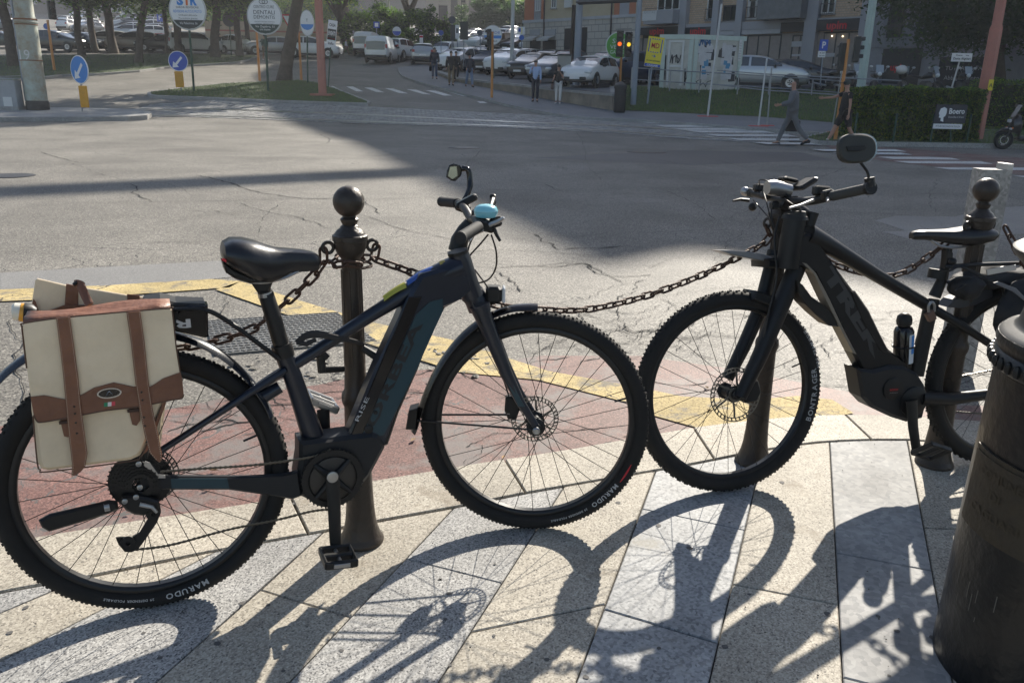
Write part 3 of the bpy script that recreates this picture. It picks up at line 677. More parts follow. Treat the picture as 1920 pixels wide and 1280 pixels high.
# grey frame: beams and piers
z_b0, z_b1 = loc(FP, 1394, 66)[1], loc(FP, 1394, 45)[1]
panel('fascia_beam', FP, (xl, xr, z_b1-.45, z_b1+.1), .002, .35, GRY, bld)
panel('fascia_band', FP, (loc(FP,1350,55)[0], loc(FP,1468,55)[0], z_b0, z_b1-.452), .002, .30, GRYL, bld)
for x0, x1, hi in ((1279,1291,0), (1340,1351,0), (1384,1396,0), (1514,1537,0), (1617,1633,0)):
    a, b = loc(FP, x0, 50)[0], loc(FP, x1, 50)[0]; panel('pier', FP, (a, b, zb, 14.5), .003, .5, GRY, bld)
for r in ((1234,-14,1276,20,2), (1327,-14,1341,38,0), (1403,-16,1437,36,1), (1543,-20,1568,26,1), (1450,-25,1500,25,2)):
    window(FP, frect(FP, *r[:4]), bld, nm=r[4])
window(FP, frect(FP, 1357, 10, 1385, 40), bld, fm=DARKF)
# balconies
def balcony(x0, x1, y0, y1, m, dep=1.3, rail=True):
    r = frect(FP, x0, y0, x1, y1); mb = MB(); pbox(mb, FP, (r[0], r[1], r[2], r[3]), dep-.12, dep); pbox(mb, FP, (r[0], r[1], r[2], r[2]+.15), .003, dep-.121)
    pbox(mb, FP, (r[0], r[0]+.1, r[2]+.152, r[3]), .003, dep-.121); pbox(mb, FP, (r[1]-.1, r[1], r[2]+.152, r[3]), .003, dep-.121)
    o = mb.build('balcony', m, bld); mb = MB()
    if rail: mb.tube([FP.L(r[0], r[3]+.16, dep-.06), FP.L(r[1], r[3]+.16, dep-.06)], .02, 6); [mb.tube([FP.L(x, r[3], dep-.06), FP.L(x, r[3]+.16, dep-.06)], .012, 5) for x in (r[0]+.05, (r[0]+r[1])/2, r[1]-.05)]; mb.build('railing', DARKF, o)
    return o, r
bo, br = balcony(1226, 1280, 22, 47, GRY)
mb = MB(); pbox(mb, FP, (br[0]-.1, br[0]+1.25, br[2]+.25, br[3]-.02), 1.302, 1.36); sg = mb.build('white_banner', FRM, bo)
mb = MB(); put_text(mb, 'AFFITTASI', FP.L(br[0]+.57, br[2]+.75, 1.365), FP.u, FP.w, 1.1, .22); mb.build('lettering', GRY, bo)
balcony(1440, 1521, -6, 38, mat('balcony_glass_grey', (.16,.17,.18), .3, var=.3), 1.4)
for r in ((1403,14,1437,34), (1327,18,1341,38), (1543,8,1568,27)):
    r = frect(FP, *r); mb = MB(); k = max(3, int((r[1]-r[0])/.14))
    for i in range(k+1): x = r[0]+(r[1]-r[0])*i/k; mb.tube([FP.L(x, r[2], .35), FP.L(x, r[3], .35)], .014, 5)
    for z in (r[2], r[3]): mb.tube([FP.L(r[0], z, .35), FP.L(r[1], z, .35)], .025, 6)
    mb.build('window_railing', DARKF, bld)
r = frect(FP, 1403, 12, 1437, 34); mb = MB()
for i in range(3): x = r[0]+(r[1]-r[0])*(.14+.36*i); mb.lathe([(.05,0),(.09,.15),(.05,.5),(.07,1.0),(.09,1.05)], 10, Matrix.Translation(FP.L(x, r[2]+.05, .22)))
mb.build('white_balusters', FRM, bld)
# shop level
mb = MB(); pbox(mb, FP, (xl, xr, zb, z_b0-.001), .001, .05); mb.build('shop_wall', mat('shop_pier_stone', (.30,.26,.23), .7, var=.2), bld)
for x0, x1, y0, y1 in ((1204,1276,62,150), (1292,1338,64,150), (1353,1382,68,160), (1398,1462,66,160), (1484,1514,66,128), (1541,1612,60,150)):
    r = frect(FP, x0, y0, x1, y1); window(FP, (r[0], r[1], zb+1.6, r[3]), bld, fm=DARKF, nm=1 if x1-x0 < 50 else 2, glass=GLASS2, sill=False).location
for x0, x1, y0, y1, tx in ((1200,1278,52,66,'upim'), (1291,1340,52,66,'upim'), (1470,1515,43,61,''), (1532,1619,37,59,'upim')):
    r = frect(FP, x0, y0, x1, y1); s_ = panel('shop_sign', FP, r, .36, .46, BLKP, bld)
    if tx:
        mb = MB(); c = FP.L((r[0]+r[1])/2 if x0 != 1532 else loc(FP,1575,48)[0], (r[2]+r[3])/2-.25, .475); put_text(mb, tx, c, FP.u, FP.w, None, .52, bold=.03); mb.build('red_lettering', RED, s_)
for x in (1560, 1580, 1608): mb = MB(); mb.ball(FP.P(x, 68+(x-1556)*.02, .16), .055, 8, 6); mb.build('spot_lamp', mat('spot_lamp', (1,.8,.5), .5, emit=1.5), bld)
mb = MB(); r = frect(FP, 1543, 100, 1566, 107); pbox(mb, FP, r, .09, .12); r = frect(FP, 1486, 102, 1512, 106); pbox(mb, FP, r, .09, .12); r = frect(FP, 1486, 78, 1514, 88); pbox(mb, FP, r, .09, .12); mb.build('display_shelf', GRYL, bld)
# wing with corrugated cladding and the dark entrance
wing = thing('shop_wing', 'grey corrugated wing with a dark entrance and red lettering', 'building', (38, 45, 2))
xl2, xr2 = loc(FP, 1635, 90)[0], loc(FP, 2400, 90)[0]; zc = loc(FP, 1660, 90)[1]
mb = MB(); vprism(mb, [Q(xl2,-.4), Q(xr2,-.4), Q(xr2,10), Q(xl2,10)], zb, 12.5); mb.build('wall', mat('wing_grey', (.28,.285,.30), .8, var=.15), wing)
mb = MB(); vprism(mb, [Q(xl2-.9,2.5), Q(xr2,2.5), Q(xr2,14), Q(xl2-.9,14)], 12.501, 36.2); mb.build('upper_storeys', BRK, wing)  # unseen storeys, height and edge set to shade the road at right
mb = MB(); n_ = 110; x0_ = xl2; x1_ = loc(FP, 1980, 90)[0]; prof = []
for i in range(n_): prof.append((x0_+(x1_-x0_)*i/n_, .46 if i % 2 else .52))
mb.add([FP.L(x, zc, o) for x, o in prof] + [FP.L(x, 12.5, o) for x, o in prof], [(i, i+1, n_+i+1, n_+i) for i in range(n_-1)]); mb.build('corrugated_cladding', mat('cladding_metal', (.30,.31,.335), .45, metal=.3), wing)
r = frect(FP, 1657, 92, 1730, 166); panel('entrance_panel', FP, (r[0], r[1], zb+1, r[3]), .402, .47, BLKP, wing)
mb = MB(); put_text(mb, 'upim', FP.L(loc(FP,1692,126)[0], loc(FP,1692,133)[1], .48), FP.u, FP.w, None, .42, bold=.03); mb.build('red_lettering', RED, wing)
r = frect(FP, 1672, 15, 1700, 72); s_ = panel('banner', FP, r, .53, .58, BLKP, wing); r = frect(FP, 1764, 108, 1850, 164); s_ = panel('sign_panel', FP, r, .402, .48, BLKP, wing); mb = MB()
for k, tx in enumerate(('TUTTA LA FAMIGLIA', 'Abbigliamento, accessori,', 'profumeria e articoli per la casa', 'le migliori marche', 'a prezzi piccoli')):
    put_text(mb, tx, FP.L(r[0]+.4, r[3]-.75-k*.55, .49), FP.u, FP.w, None, .25, align='L')
mb.build('lettering', GRYL, s_)
# left neighbour: orange / ochre plaster over a stone base
lb = thing('plastered_building', 'ochre and orange plastered building on a pale stone base', 'building', (8, 72, 3))
xa, xb = loc(FP, 984, 60)[0], loc(FP, 1195, 60)[0]; zs = loc(FP, 1100, 38)[1]
mb = MB(); vprism(mb, [Q(xa,.0), Q(xb-.02,.0), Q(xb-.02,12), Q(xa,12)], zb, 14); mb.build('wall', OCH, lb)
panel('stone_base', FP, (xa-.1, xb-.03, zb, zs), .002, .12, STN, lb); panel('cornice', FP, (xa-.15, xb-.03, zs+.001, zs+.25), .002, .2, GRYL, lb)
for x0, x1, m in ((984,1002,ORG), (1002.3,1015,GRY), (1015.3,1021,ORG), (1152,1162,ORG), (1162.3,1180,GRY), (1180.3,1192,ORG)):
    panel('plaster_panel', FP, (loc(FP,x0,20)[0], loc(FP,x1,20)[0], zs+.26, 13.8), .002, .05, m, lb)
for x in (1022, 1147): mb = MB(); mb.tube([FP.L(loc(FP,x,40)[0], 13.9, .2), FP.L(loc(FP,x,90)[0], zb+2, .2)], .07, 8); mb.build('downpipe', mat('brown_pipe', (.07,.05,.045), .6), lb)
for r in ((1005,-12,1014,22), (1035,-14,1044,16)): window(FP, frect(FP, *r), lb, nm=1)
window(FP, frect(FP, 1159, 36, 1185, 54), lb, nm=0); r = frect(FP, 1062, -2, 1075, 15); s_ = panel('white_sign', FP, r, .1, .3, FRM, lb)
for x0, x1, y0 in ((1060,1073,54), (1089,1102,52)):
    r = frect(FP, x0, y0, x1, 110); panel('door', FP, (r[0], r[1], zb+1, r[3]), .125, .16, BLKP, lb)
r = frect(FP, 1118, 50, 1144, 108); window(FP, (r[0], r[1], zb+2.2, r[3]), lb, fm=DARKF, glass=GLASS2, sill=False)
for x0, x1 in ((996,1015), (1022,1044)):
    r = frect(FP, x0, 76, x1, 110); panel('shop_opening', FP, (r[0], r[1], zb+1, r[3]), .125, .17, BLKP, lb); r = frect(FP, x0, 56, x1, 67); panel('shop_sign', FP, r, .125, .2, GRY, lb)
    r = frect(FP, x0, 68, x1, 74); mb = MB(); mb.add([FP.L(r[0], r[3], .2), FP.L(r[1], r[3], .2), FP.L(r[1], r[2], 1.1), FP.L(r[0], r[2], 1.1), FP.L(r[1], r[2]-.2, 1.1), FP.L(r[0], r[2]-.2, 1.1)], [(0,1,2,3),(3,2,4,5)]); mb.build('awning', mat('awning_cloth', (.55,.52,.48), .8), lb)
# colonnaded stone building far behind the street
CP = Plane((-8, 150, 0), radians(4))
cb = thing('colonnade_building', 'large pale stone building with tall piers beyond the end of the street', 'building', (-10, 155, 10))
def cpan(name, x0, x1, y0, y1, o0, o1, m): return panel(name, CP, frect(CP, x0, y0, x1, y1), o0, o1, m, cb)
STL = mat('pale_limestone', (.42,.38,.32), .85, var=.12, vscale=.2); STG = mat('grey_granite_wall', (.20,.19,.19), .8, var=.15, vscale=.15); DRK = mat('dark_opening', (.02,.02,.024), .6)
mb = MB(); r = frect(CP, 798, -260, 902, 100); pbox(mb, CP, r, -20, 0); mb.build('wall', STG, cb)
cpan('dark_opening', 823, 839, 12, 76, .01, .2, DRK); cpan('pilaster', 798, 822, -260, 100, .01, 1.2, STL)
for x0, x1 in ((839,845), (858,864.5), (873,879)): cpan('column', x0, x1, -260, 96, .01, 1.6, STL)
cpan('lintel', 822.2, 838.8, -200, 11, .01, 1.0, STL); cpan('dark_opening', 864.7, 872.8, -260, 42, .01, .3, DRK)
for k in range(12): cpan('lattice', 865.5, 872, -43+k*7, -41+k*7, .31, .45, STL)
cpan('pier', 879.3, 900, -260, 58, .01, .9, STG); cpan('panel', 877, 883, 58, 78, 1.0, 1.2, FRM)
# far left blocks behind the car park tiers
def block(name, label, x0, x1, ytop, ybot, Y, dep, m, wins=None, wm=GLASS):
    pl = Plane((AtY((x0+x1)/2, 100, Y).x, Y, 0), 0); t = thing(name, label, 'building', tuple(pl.O+Vector((0, dep/2, gz(Y))))); r = frect(pl, x0, ytop, x1, ybot)
    mb = MB(); pbox(mb, pl, (r[0], r[1], r[2]-3, r[3]), -dep, 0); mb.build('wall', m, t)
    for q_ in wins or []: window(pl, frect(pl, *q_), t, glass=wm, nm=1)
    return pl, t
PW = mat('pale_render', (.40,.39,.37), .9, var=.12, vscale=.2)
block('far_block', 'grey walled block behind the upper car park', 170, 345, -150, 46, 205, 20, GRY, [(190,-20,200,10),(215,-20,225,10),(262,-20,272,12),(300,-20,310,12)])
block('retaining_wall', 'brown stone retaining wall above the upper row of parked cars', 174, 226, 24, 45, 200, 1, mat('brown_stone', (.20,.16,.14), .9, var=.3, vscale=.6))
block('far_block', 'dark grey building behind the trees at the left edge', -300, 168, -150, 24, 215, 20, mat('dark_render', (.10,.10,.105), .9, var=.2), [(40,-20,48,8),(60,-20,68,8)])  # dark grey render with random tone
pl, t = block('boundary_wall', 'tan boundary wall with a red stripe behind the trees', 385, 640, 42, 84, 100, .6, mat('tan_render', (.40,.31,.21), .9, var=.15))
r = frect(pl, 385, 58, 640, 61); panel('red_stripe', pl, r, .002, .04, mat('faded_red', (.33,.10,.07), .8), t)
block('far_block', 'long dark building closing the view behind the central trees', 340, 800, -300, 50, 235, 20, mat('dark_render', (.1,.1,.105)))
# ------------------------------------------------------------------ kiosk, parapet, rails
kz = zl(43)
K0 = AtY(1295, 161, 42); K0.z = kz; KL = Plane(K0, radians(-28)); KR = Plane(K0, radians(38))
KL = Plane(K0, radians(155)); KL.u = -KL.u if KL.u.x > 0 else KL.u
kio = thing('kiosk_cabin', 'shabby white metal cabin covered in graffiti and torn posters', 'cabin', tuple(K0))
kw = mat('cabin_paint', (.58,.56,.50), .6, c2=(.42,.40,.35), vscale=1.2); kg = mat('cabin_trim_green', (.52,.60,.54), .5, var=.15)
# solve the two wall runs from the picture edges
def run_to(px, py, ang):
    d = ray(px, py); u_ = Vector((cos(ang), sin(ang))); det = d.x*-u_.y + u_.x*d.y
    t = (K0.x*-u_.y + u_.x*K0.y)/det; return Vector((d.x*t, d.y*t, kz))
PL_ = run_to(1236, 160, radians(158)); PR_ = run_to(1386, 166, radians(14)); PB_ = PL_ + PR_ - K0
kh = AtY(1295, 74, 42).z - kz
mb = MB(); vprism(mb, [(K0.x,K0.y),(PR_.x,PR_.y),(PB_.x,PB_.y),(PL_.x,PL_.y)], kz-.1, kz+kh); mb.build('cabin_wall', kw, kio)
mb = MB(); cc = (K0+PB_)/2; ex_ = [cc + (p-cc)*1.07 for p in (K0, PR_, PB_, PL_)]; vprism(mb, [(p.x,p.y) for p in ex_], kz+kh+.001, kz+kh+.22); mb.build('roof', kg, kio)
K00 = Vector((K0.x, K0.y, 0)); fl = Plane(K00, atan2((K0-PL_).y, (K0-PL_).x)); fr_ = Plane(K00, atan2((PR_-K0).y, (PR_-K0).x))
wl_, wr_ = (K0-PL_).xy.length, (PR_-K0).xy.length
for pl, x in ((fl, -.22), (fl, -wl_+.002), (fr_, .02), (fr_, wr_-.22)): panel('corner_trim', pl, (x, x+.2, kz-.05, kz+kh-.01), .004, .05, kg, kio)
for pl, a, b, z0, z1 in ((fl,-wl_*.78,-wl_*.72,.1,2.2),(fl,-wl_*.35,-wl_*.29,.1,2.2),(fl,-wl_*.72,-wl_*.35,2.1,2.2),(fl,-wl_*.72,-wl_*.35,.95,1.05)): panel('door_frame', pl, (a, b, kz+z0, kz+z1), .004, .06, FRM, kio)
def blobs(name, pl, a, b, z0, z1, m, n_, s0, s1, o):
    mb = MB()
    for _ in range(n_):
        x = random.uniform(a, b); z = random.uniform(z0, z1); w_ = random.uniform(s0, s1); h = random.uniform(s0, s1); th = random.uniform(-.15, .15); oo = o + random.uniform(0, .004)
        mb.add([pl.L(x+dx*w_*cos(th)-dz*h*sin(th), kz+z+dx*w_*sin(th)+dz*h*cos(th), oo) for dx, dz in ((-.5,-.5),(.5,-.5),(.5,.5),(-.5,.5))], [(0,1,2,3)])
    return mb.build(name, m, kio)
PAP = mat('paper', (.62,.60,.60), .8, var=.2); DK = mat('poster_dark', (.05,.05,.055), .8); BL = mat('poster_blue', (.10,.28,.45), .8)
for a in (.12, .60):
    x0 = wr_*a; x1 = wr_*(a+.22); blobs('torn_poster_board', fr_, x0, x1, .55, 1.9, DK, 10, .3, .5, .006); blobs('torn_poster', fr_, x0, x1, .5, 1.95, PAP, 26, .15, .38, .012); blobs('torn_poster', fr_, x0, x1, .6, 1.3, BL, 4, .1, .25, .018)
def scrib(pl, x, z, w_, h, m, n_, r_):
    P = []
    for i in range(n_): P.append((x+w_*(i/n_)+random.uniform(-.1,.1)*w_, z+h*random.random(), 0))
    P = smooth_path(P, 5); mb = MB()
    for i in range(len(P)-1):
        p0, p1 = P[i], P[i+1]; d = Vector((p1[0]-p0[0], p1[1]-p0[1])); 
        if d.length < 1e-5: continue
        d.normalize(); e = Vector((-d.y, d.x))*r_
        mb.add([pl.L(p0[0]-e.x, kz+p0[1]-e.y, .02), pl.L(p0[0]+e.x, kz+p0[1]+e.y, .02), pl.L(p1[0]+e.x, kz+p1[1]+e.y, .02), pl.L(p1[0]-e.x, kz+p1[1]-e.y, .02)], [(0,1,2,3)])
    mb.build('graffiti', m, kio)
INK = mat('spray_black', (.03,.03,.035), .7); INB = mat('spray_blue', (.05,.14,.30), .7)
scrib(fr_, wr_*.05, 1.95, wr_*.30, .45, INB, 14, .03); scrib(fl, -wl_*.68, 1.1, wl_*.3, .6, INK, 14, .022); scrib(fl, -wl_*.95, .2, wl_*.12, 1.9, INK, 16, .025); scrib(fl, -wl_*.22, .1, wl_*.1, .9, INK, 9, .022); scrib(fr_, wr_*.05, .05, wr_*.4, .35, INK, 12, .015)
panel('notice', fr_, (wr_*.90, wr_*.96, kz+1.3, kz+2.3), .055, .07, FRM, kio)
for k in range(7): mb = MB(); put_text(mb, 'avviso', fr_.L(wr_*.93, kz+2.12-k*.12, .072), fr_.u, fr_.w, wr_*.045, .05); mb.build('lettering', INK, kio)
# parapet wall of stained masonry
par = thing('parapet_wall', 'low stained masonry parapet between the pavement and the car park', 'wall', tuple(WLW[4])); mb = MB(); mc = MB()
tops = [(820,133),(850,143.5),(880,148),(930,154),(975,158),(1040,166),(1103,172.5),(1152,176)]
PW_ = [(p, min(zl(p.y)+.32, AtY(t[0], t[1], p.y).z)) for p, t in zip(WLW, tops)]
PW_.append((Vector((bk0.x, bk0.y, 0)), zl(bk0.y)+.05))
for (p, z0), (q_, z1) in zip(PW_, PW_[1:]):
    d = (q_-p); d.z = 0; d.normalize(); n2 = Vector((-d.y, d.x, 0))*-.3; a = -n2
    def ring(P_, z, o0, o1, zb_): return [(P_.x+n2.x*o0, P_.y+n2.y*o0, zb_), (P_.x+n2.x*o1, P_.y+n2.y*o1, zb_), (P_.x+n2.x*o1, P_.y+n2.y*o1, z), (P_.x+n2.x*o0, P_.y+n2.y*o0, z)]
    mb.loft([ring(p, z0-.1, -.5, .5, gz(p.y)), ring(q_, z1-.1, -.5, .5, gz(q_.y))], smooth=False); mc.loft([ring(p, z0, -.65, .65, z0-.099), ring(q_, z1, -.65, .65, z1-.099)], smooth=False)
mb.build('wall', mat('stained_masonry', (.30,.25,.19), .9, bump=.5, bscale=8, c2=(.15,.13,.11), vscale=1.3), par); mc.build('coping', CONC, par)
def rail_fence(label, pts, h, m, rails=(1, .5), r_=.025, name='guard_rail', zf=None, post=None):
    """pts world list; posts at each"""
    t = thing(name, label, 'railing', tuple(pts[0]))
    for k, p in enumerate(pts):
        mb = MB(); mb.tube([p, p+Vector((0,0,h))], r_*1.1, 6); mb.build('post', m, t)
    for f_ in rails:
        mb = MB(); mb.tube([p+Vector((0,0,h*f_-.01)) for p in pts], r_, 6); mb.build('rail', m, t)
    return t
GALV = mat('galvanised', (.33,.34,.35), .45, metal=.7, var=.15)
def bankp(px, py, Y): p = AtY(px, py, Y); return p
R1 = [AtY(x, y, Y) for x, y, Y in ((1150,172,36),(1176,176,36),(1255,181,37),(1310,184,38),(1390,189,39),(1480,194,40),(1560,198,41))]
for p in R1: p.z = max(p.z, gz(p.y)+.15)
rail_fence('long galvanised two-bar railing along the top of the grass bank', [AtY(x, y, 41) for x, y in ((1183,166),(1215,168),(1255,171),(1310,174),(1382,178),(1440,182),(1520,187),(1600,193))], .95, GALV, (1,.45), .03)
# ================================================================== CARS
TYRE = mat('tyre_rubber', (.018,.018,.018), .8); RIMM = mat('alloy', (.45,.45,.46), .35, metal=.7); BLK = mat('black_plastic', (.02,.02,.021), .5)
LAMP = mat('headlamp_glass', (.6,.62,.63), .15, spec=.9); TAIL = mat('tail_lamp_red', (.40,.015,.012), .3); PLATE = mat('plate_white', (.7,.7,.68), .5); CGL = mat('car_glass', (.025,.03,.035), .05, spec=.9)
def paint(n_, c, metal=0): return mat('paint_'+n_, c, .28, metal=metal, coat=.6)
PAINT = dict(white=paint('white', (.72,.72,.71)), silver=paint('silver', (.42,.43,.44), .5), black=paint('black', (.012,.013,.015)), grey=paint('grey', (.14,.15,.16), .4), blue=paint('blue', (.02,.04,.09), .3), cream=paint('cream', (.55,.52,.46)), taupe=paint('taupe', (.22,.20,.18), .3), red=paint('red', (.25,.02,.02)), green=paint('green', (.03,.05,.045), .3))
# (L, W, H, hood z, belt z, x: front..rear profile [(x,ztop,cabin 0/1)])
KIND = {
 'hatch': (3.9, 1.70, 1.49, [(.5,.56,0),(.49,.76,0),(.44,.90,0),(.27,1.00,0),(.06,1.38,1),(-.05,1.46,1),(-.25,1.48,1),(-.40,1.40,1),(-.475,1.00,0),(-.5,.70,0)], .94, .62),
 'suv':   (4.4, 1.84, 1.64, [(.5,.62,0),(.49,.86,0),(.45,1.02,0),(.27,1.11,0),(.08,1.50,1),(-.04,1.62,1),(-.28,1.63,1),(-.42,1.54,1),(-.485,1.05,0),(-.5,.75,0)], 1.04, .69),
 'wagon': (4.6, 1.80, 1.47, [(.5,.55,0),(.49,.74,0),(.44,.87,0),(.25,.97,0),(.04,1.37,1),(-.08,1.45,1),(-.30,1.45,1),(-.44,1.32,1),(-.485,.95,0),(-.5,.70,0)], .92, .63),
 'boxy':  (4.2, 1.80, 1.70, [(.5,.80,0),(.49,.98,0),(.42,1.08,0),(.24,1.12,0),(.15,1.58,1),(.02,1.68,1),(-.30,1.69,1),(-.46,1.64,1),(-.495,1.10,0),(-.5,.80,0)], 1.08, .70),
 'mini':  (2.7, 1.62, 1.55, [(.5,.66,0),(.48,.84,0),(.38,.94,0),(.27,1.02,0),(.12,1.48,1),(-.05,1.55,1),(-.28,1.53,1),(-.42,1.42,1),(-.485,.95,0),(-.5,.72,0)], 1.0, .60),
 'van':   (4.5, 1.86, 1.86, [(.5,.75,0),(.485,.92,0),(.40,1.05,0),(.26,1.14,0),(.15,1.72,1),(.04,1.84,1),(-.25,1.86,1),(-.47,1.85,1),(-.495,1.5,1),(-.5,.75,0)], 1.10, .66),
 'truck': (5.6, 2.05, 2.45, [(.5,.85,0),(.49,1.05,0),(.44,1.25,0),(.36,1.35,0),(.27,2.1,1),(.20,2.40,1),(-.25,2.45,1),(-.48,2.44,1),(-.497,1.9,1),(-.5,.8,0)], 1.35, .72)}
CARM = {}
def carmesh(kind):
    if kind in CARM: return CARM[kind]
    L_, W_, H_, st, belt, wr = KIND[kind]; hw = W_/2; wr0 = wr*.5*W_*1.22
    def ring(x, zt, c):
        e = min(1, (.5-abs(x))*9+.80); w_ = hw*e; zl_ = .22 if abs(x) < .47 else .34; b_ = min(belt, zt-.02) if c else zt-.03
        top = wr0*.98 if c else w_*.86; X = x*L_; bz = b_
        h = [(0,zl_),(w_*.86,zl_),(w_*.97,zl_+.13),(w_,(zl_+bz)*.52),(w_*.985,bz-.09),(w_*.95,bz-.005)]
        h += [(top+(w_*.95-top)*.08, bz+(zt-bz)*.86), (top*.93, zt-.015*(1 if c else .6)), (top*.6, zt+.012), (0, zt+.02)] if c else [(w_*.92, bz+.01), (w_*.82, zt-.005), (w_*.5, zt+.02), (0, zt+.03)]
        return [(X, -y, z) for y, z in h] + [(X, y, z) for y, z in h[-2:0:-1]]
    mb = MB(); R_ = [ring(*s_) for s_ in st]; mb.loft(R_)
    body = mb.mesh('car_body', [PAINT['white']]); _o = bpy.data.objects.new('t', body); COL.objects.link(_o); _m = _o.modifiers.new('s', 'SUBSURF'); _m.levels = 1; body = bpy.data.meshes.new_from_object(_o.evaluated_get(bpy.context.evaluated_depsgraph_get())); bpy.data.objects.remove(_o); body.name = 'car_body'
    for _p in body.polygons: _p.use_smooth = True
    out = {'body': body}
    I = [i for i, s_ in enumerate(st) if s_[2]]; f0, r0 = I[0], I[-1]
    def gl(name, Ps, push):
        mb = MB(); mb.add([Vector(p)+Vector(push) for p in Ps], [tuple(range(len(Ps)))]); out[name] = mb.mesh(name, [CGL])
    A, B = R_[f0-1], R_[f0]; n2 = len(A)
    lerp = lambda p, q_, t: Vector(p).lerp(Vector(q_), t)
    # windscreen: between hood end ring (upper shoulder) and first cabin ring roof edge
    gl('windscreen', [lerp(A[6],B[6],.12), lerp(A[6],B[7],.9), lerp(A[8],B[8],.93)+Vector((0,0,.004)), lerp(A[9],B[9],.93)+Vector((0,0,.004)), lerp(A[10],B[10],.93)+Vector((0,0,.004)), lerp(A[n2-6],B[n2-7],.9), lerp(A[n2-6],B[n2-6],.12), lerp(A[9],B[9],.08)], (.012,0,.012))
    A, B = R_[r0], R_[r0+1]
    gl('rear_window', [lerp(A[6],B[6],.12), lerp(A[7],B[7],.10), lerp(A[9],B[9],.10), lerp(A[n2-7],B[n2-7],.10), lerp(A[n2-6],B[n2-6],.12), lerp(A[n2-5],B[n2-5],.72)+Vector((0,-.05,.03)), lerp(A[5],B[5],.72)+Vector((0,.05,.03))], (-.02,0,.008))
    # side windows: from the belt (5) to roof edge (6)
    def side(sg):
        idx = lambda k: k if sg < 0 else n2-k
        P = lambda i, t: lerp(R_[i][idx(5)], R_[i][idx(6)], t)+Vector((0,sg*.008,.004))
        last = r0 if kind not in ('van','truck') else I[1]
        segs = [(f0-.7, f0+1.35), (f0+1.45, last-.15)] if kind not in ('van','truck') else [(f0-.7, f0+1.0)]
        res = []
        for a, b in segs:
            def at(s_, t):
                i = int(math.floor(s_)); fr = s_-i
                if i < f0: return lerp(R_[f0-1][idx(5)], P(f0, t), fr) if t > .5 else lerp(Vector(R_[f0-1][idx(5)])+Vector((0,sg*.008,.02)), P(f0, .1), fr)
                return lerp(P(i, t), P(min(i+1, r0), t), fr)
            n_ = 4; top = [at(a+(b-a)*k/n_, .95) for k in range(n_+1)]; bot = [at(a+(b-a)*k/n_, .12) for k in range(n_+1)]
            if a < f0: top = top[1:] if kind == 'mini' else top
            mb = MB(); mb.add(bot + top[::-1], [tuple(range(len(bot)+len(top)))]); res.append(mb.mesh('side_window', [CGL]))
        return res
    out['side'] = side(-1) + side(1)
    wrad = .31 if H_ < 1.6 else .345
    mb = MB(); mb.lathe([(wrad*.60,-.10),(wrad*.93,-.10),(wrad,-.06),(wrad,.06),(wrad*.93,.10),(wrad*.60,.10)], 20, Matrix.Rotation(pi/2, 4, 'X'), cap=False); out['tyre'] = mb.mesh('tyre', [TYRE])
    mb = MB(); Mx = Matrix.Rotation(pi/2, 4, 'X'); mb.lathe([(0,.04),(wrad*.62,.09),(wrad*.66,.09),(wrad*.62,-.09)], 20, Mx, cap=False)
    for k in range(5): a = 2*pi*k/5; mb.box((cos(a)*wrad*.33,-.075,sin(a)*wrad*.33), (wrad*.55,.03,.06), Matrix.Rotation(0,4,'Y') if 0 else None, rz=0) if k in () else mb.prism([(cos(a+d)*r_, sin(a+d)*r_) for r_, d in ((wrad*.1,-.5),(wrad*.6,-.13),(wrad*.6,.13),(wrad*.1,.5))], -.10, -.07)
    out['rim'] = mb.mesh('rim', [RIMM]); mb = MB(); n_ = 22; ra = wrad*1.22
    out['wr'] = wrad; x_f, x_r = L_*.315, -L_*.315; out['wx'] = (x_f, x_r); out['dims'] = (L_, W_, H_)
    for xx in (x_f, x_r):
        for sg in (-1, 1): mb.lathe([(wrad*.3,0),(ra,0),(ra,.02),(ra*.93,.03)], n_, Matrix.Translation((xx, sg*(hw-.022), wrad)) @ Matrix.Rotation(-sg*pi/2, 4, 'X'), cap=True)
    mb.box((0,0,.26), (L_*.60, W_*.985, .12)); out['arch'] = mb.mesh('wheel_arch_trim', [BLK])
    fx = L_*.5; hz = st[1][1]-.12
    mb = MB(); mb.rbox((0,0,0), (.20,.36,.15), .05); out['lamp'] = mb.mesh('headlight', [LAMP]); out['lp'] = (fx*.955, hw*.74, hz)
    mb = MB(); mb.rbox((0,0,0), (.10,.20,.30 if kind in ('van','truck','boxy','suv') else .18), .03); out['tail'] = mb.mesh('tail_light', [TAIL]); out['tp'] = (-fx*.968, hw*.80, st[-2][1]-.10 if kind not in ('van','truck') else 1.1)
    mb = MB(); mb.rbox((fx*.975,0,hz-.10), (.06,W_*.42,.14), .02); mb.rbox((fx*.985,0,.36), (.06,W_*.66,.16), .02); out['grille'] = mb.mesh('grille', [BLK])
    mb = MB(); mb.rbox((-fx*.985,0,.42), (.08,W_*.84,.20), .03); out['bump'] = mb.mesh('rear_bumper_trim', [BLK])
    mb = MB(); mb.box((0,0,0), (.02,.50,.11)); out['plate'] = mb.mesh('number_plate', [PLATE])
    mb = MB(); mb.rbox((0,0,0), (.12,.20,.15), .04); out['mirror'] = mb.mesh('mirror', [BLK]); out['mp'] = (L_*(st[f0][0]+.06), hw*1.06, belt+.06)
    CARM[kind] = out; return out
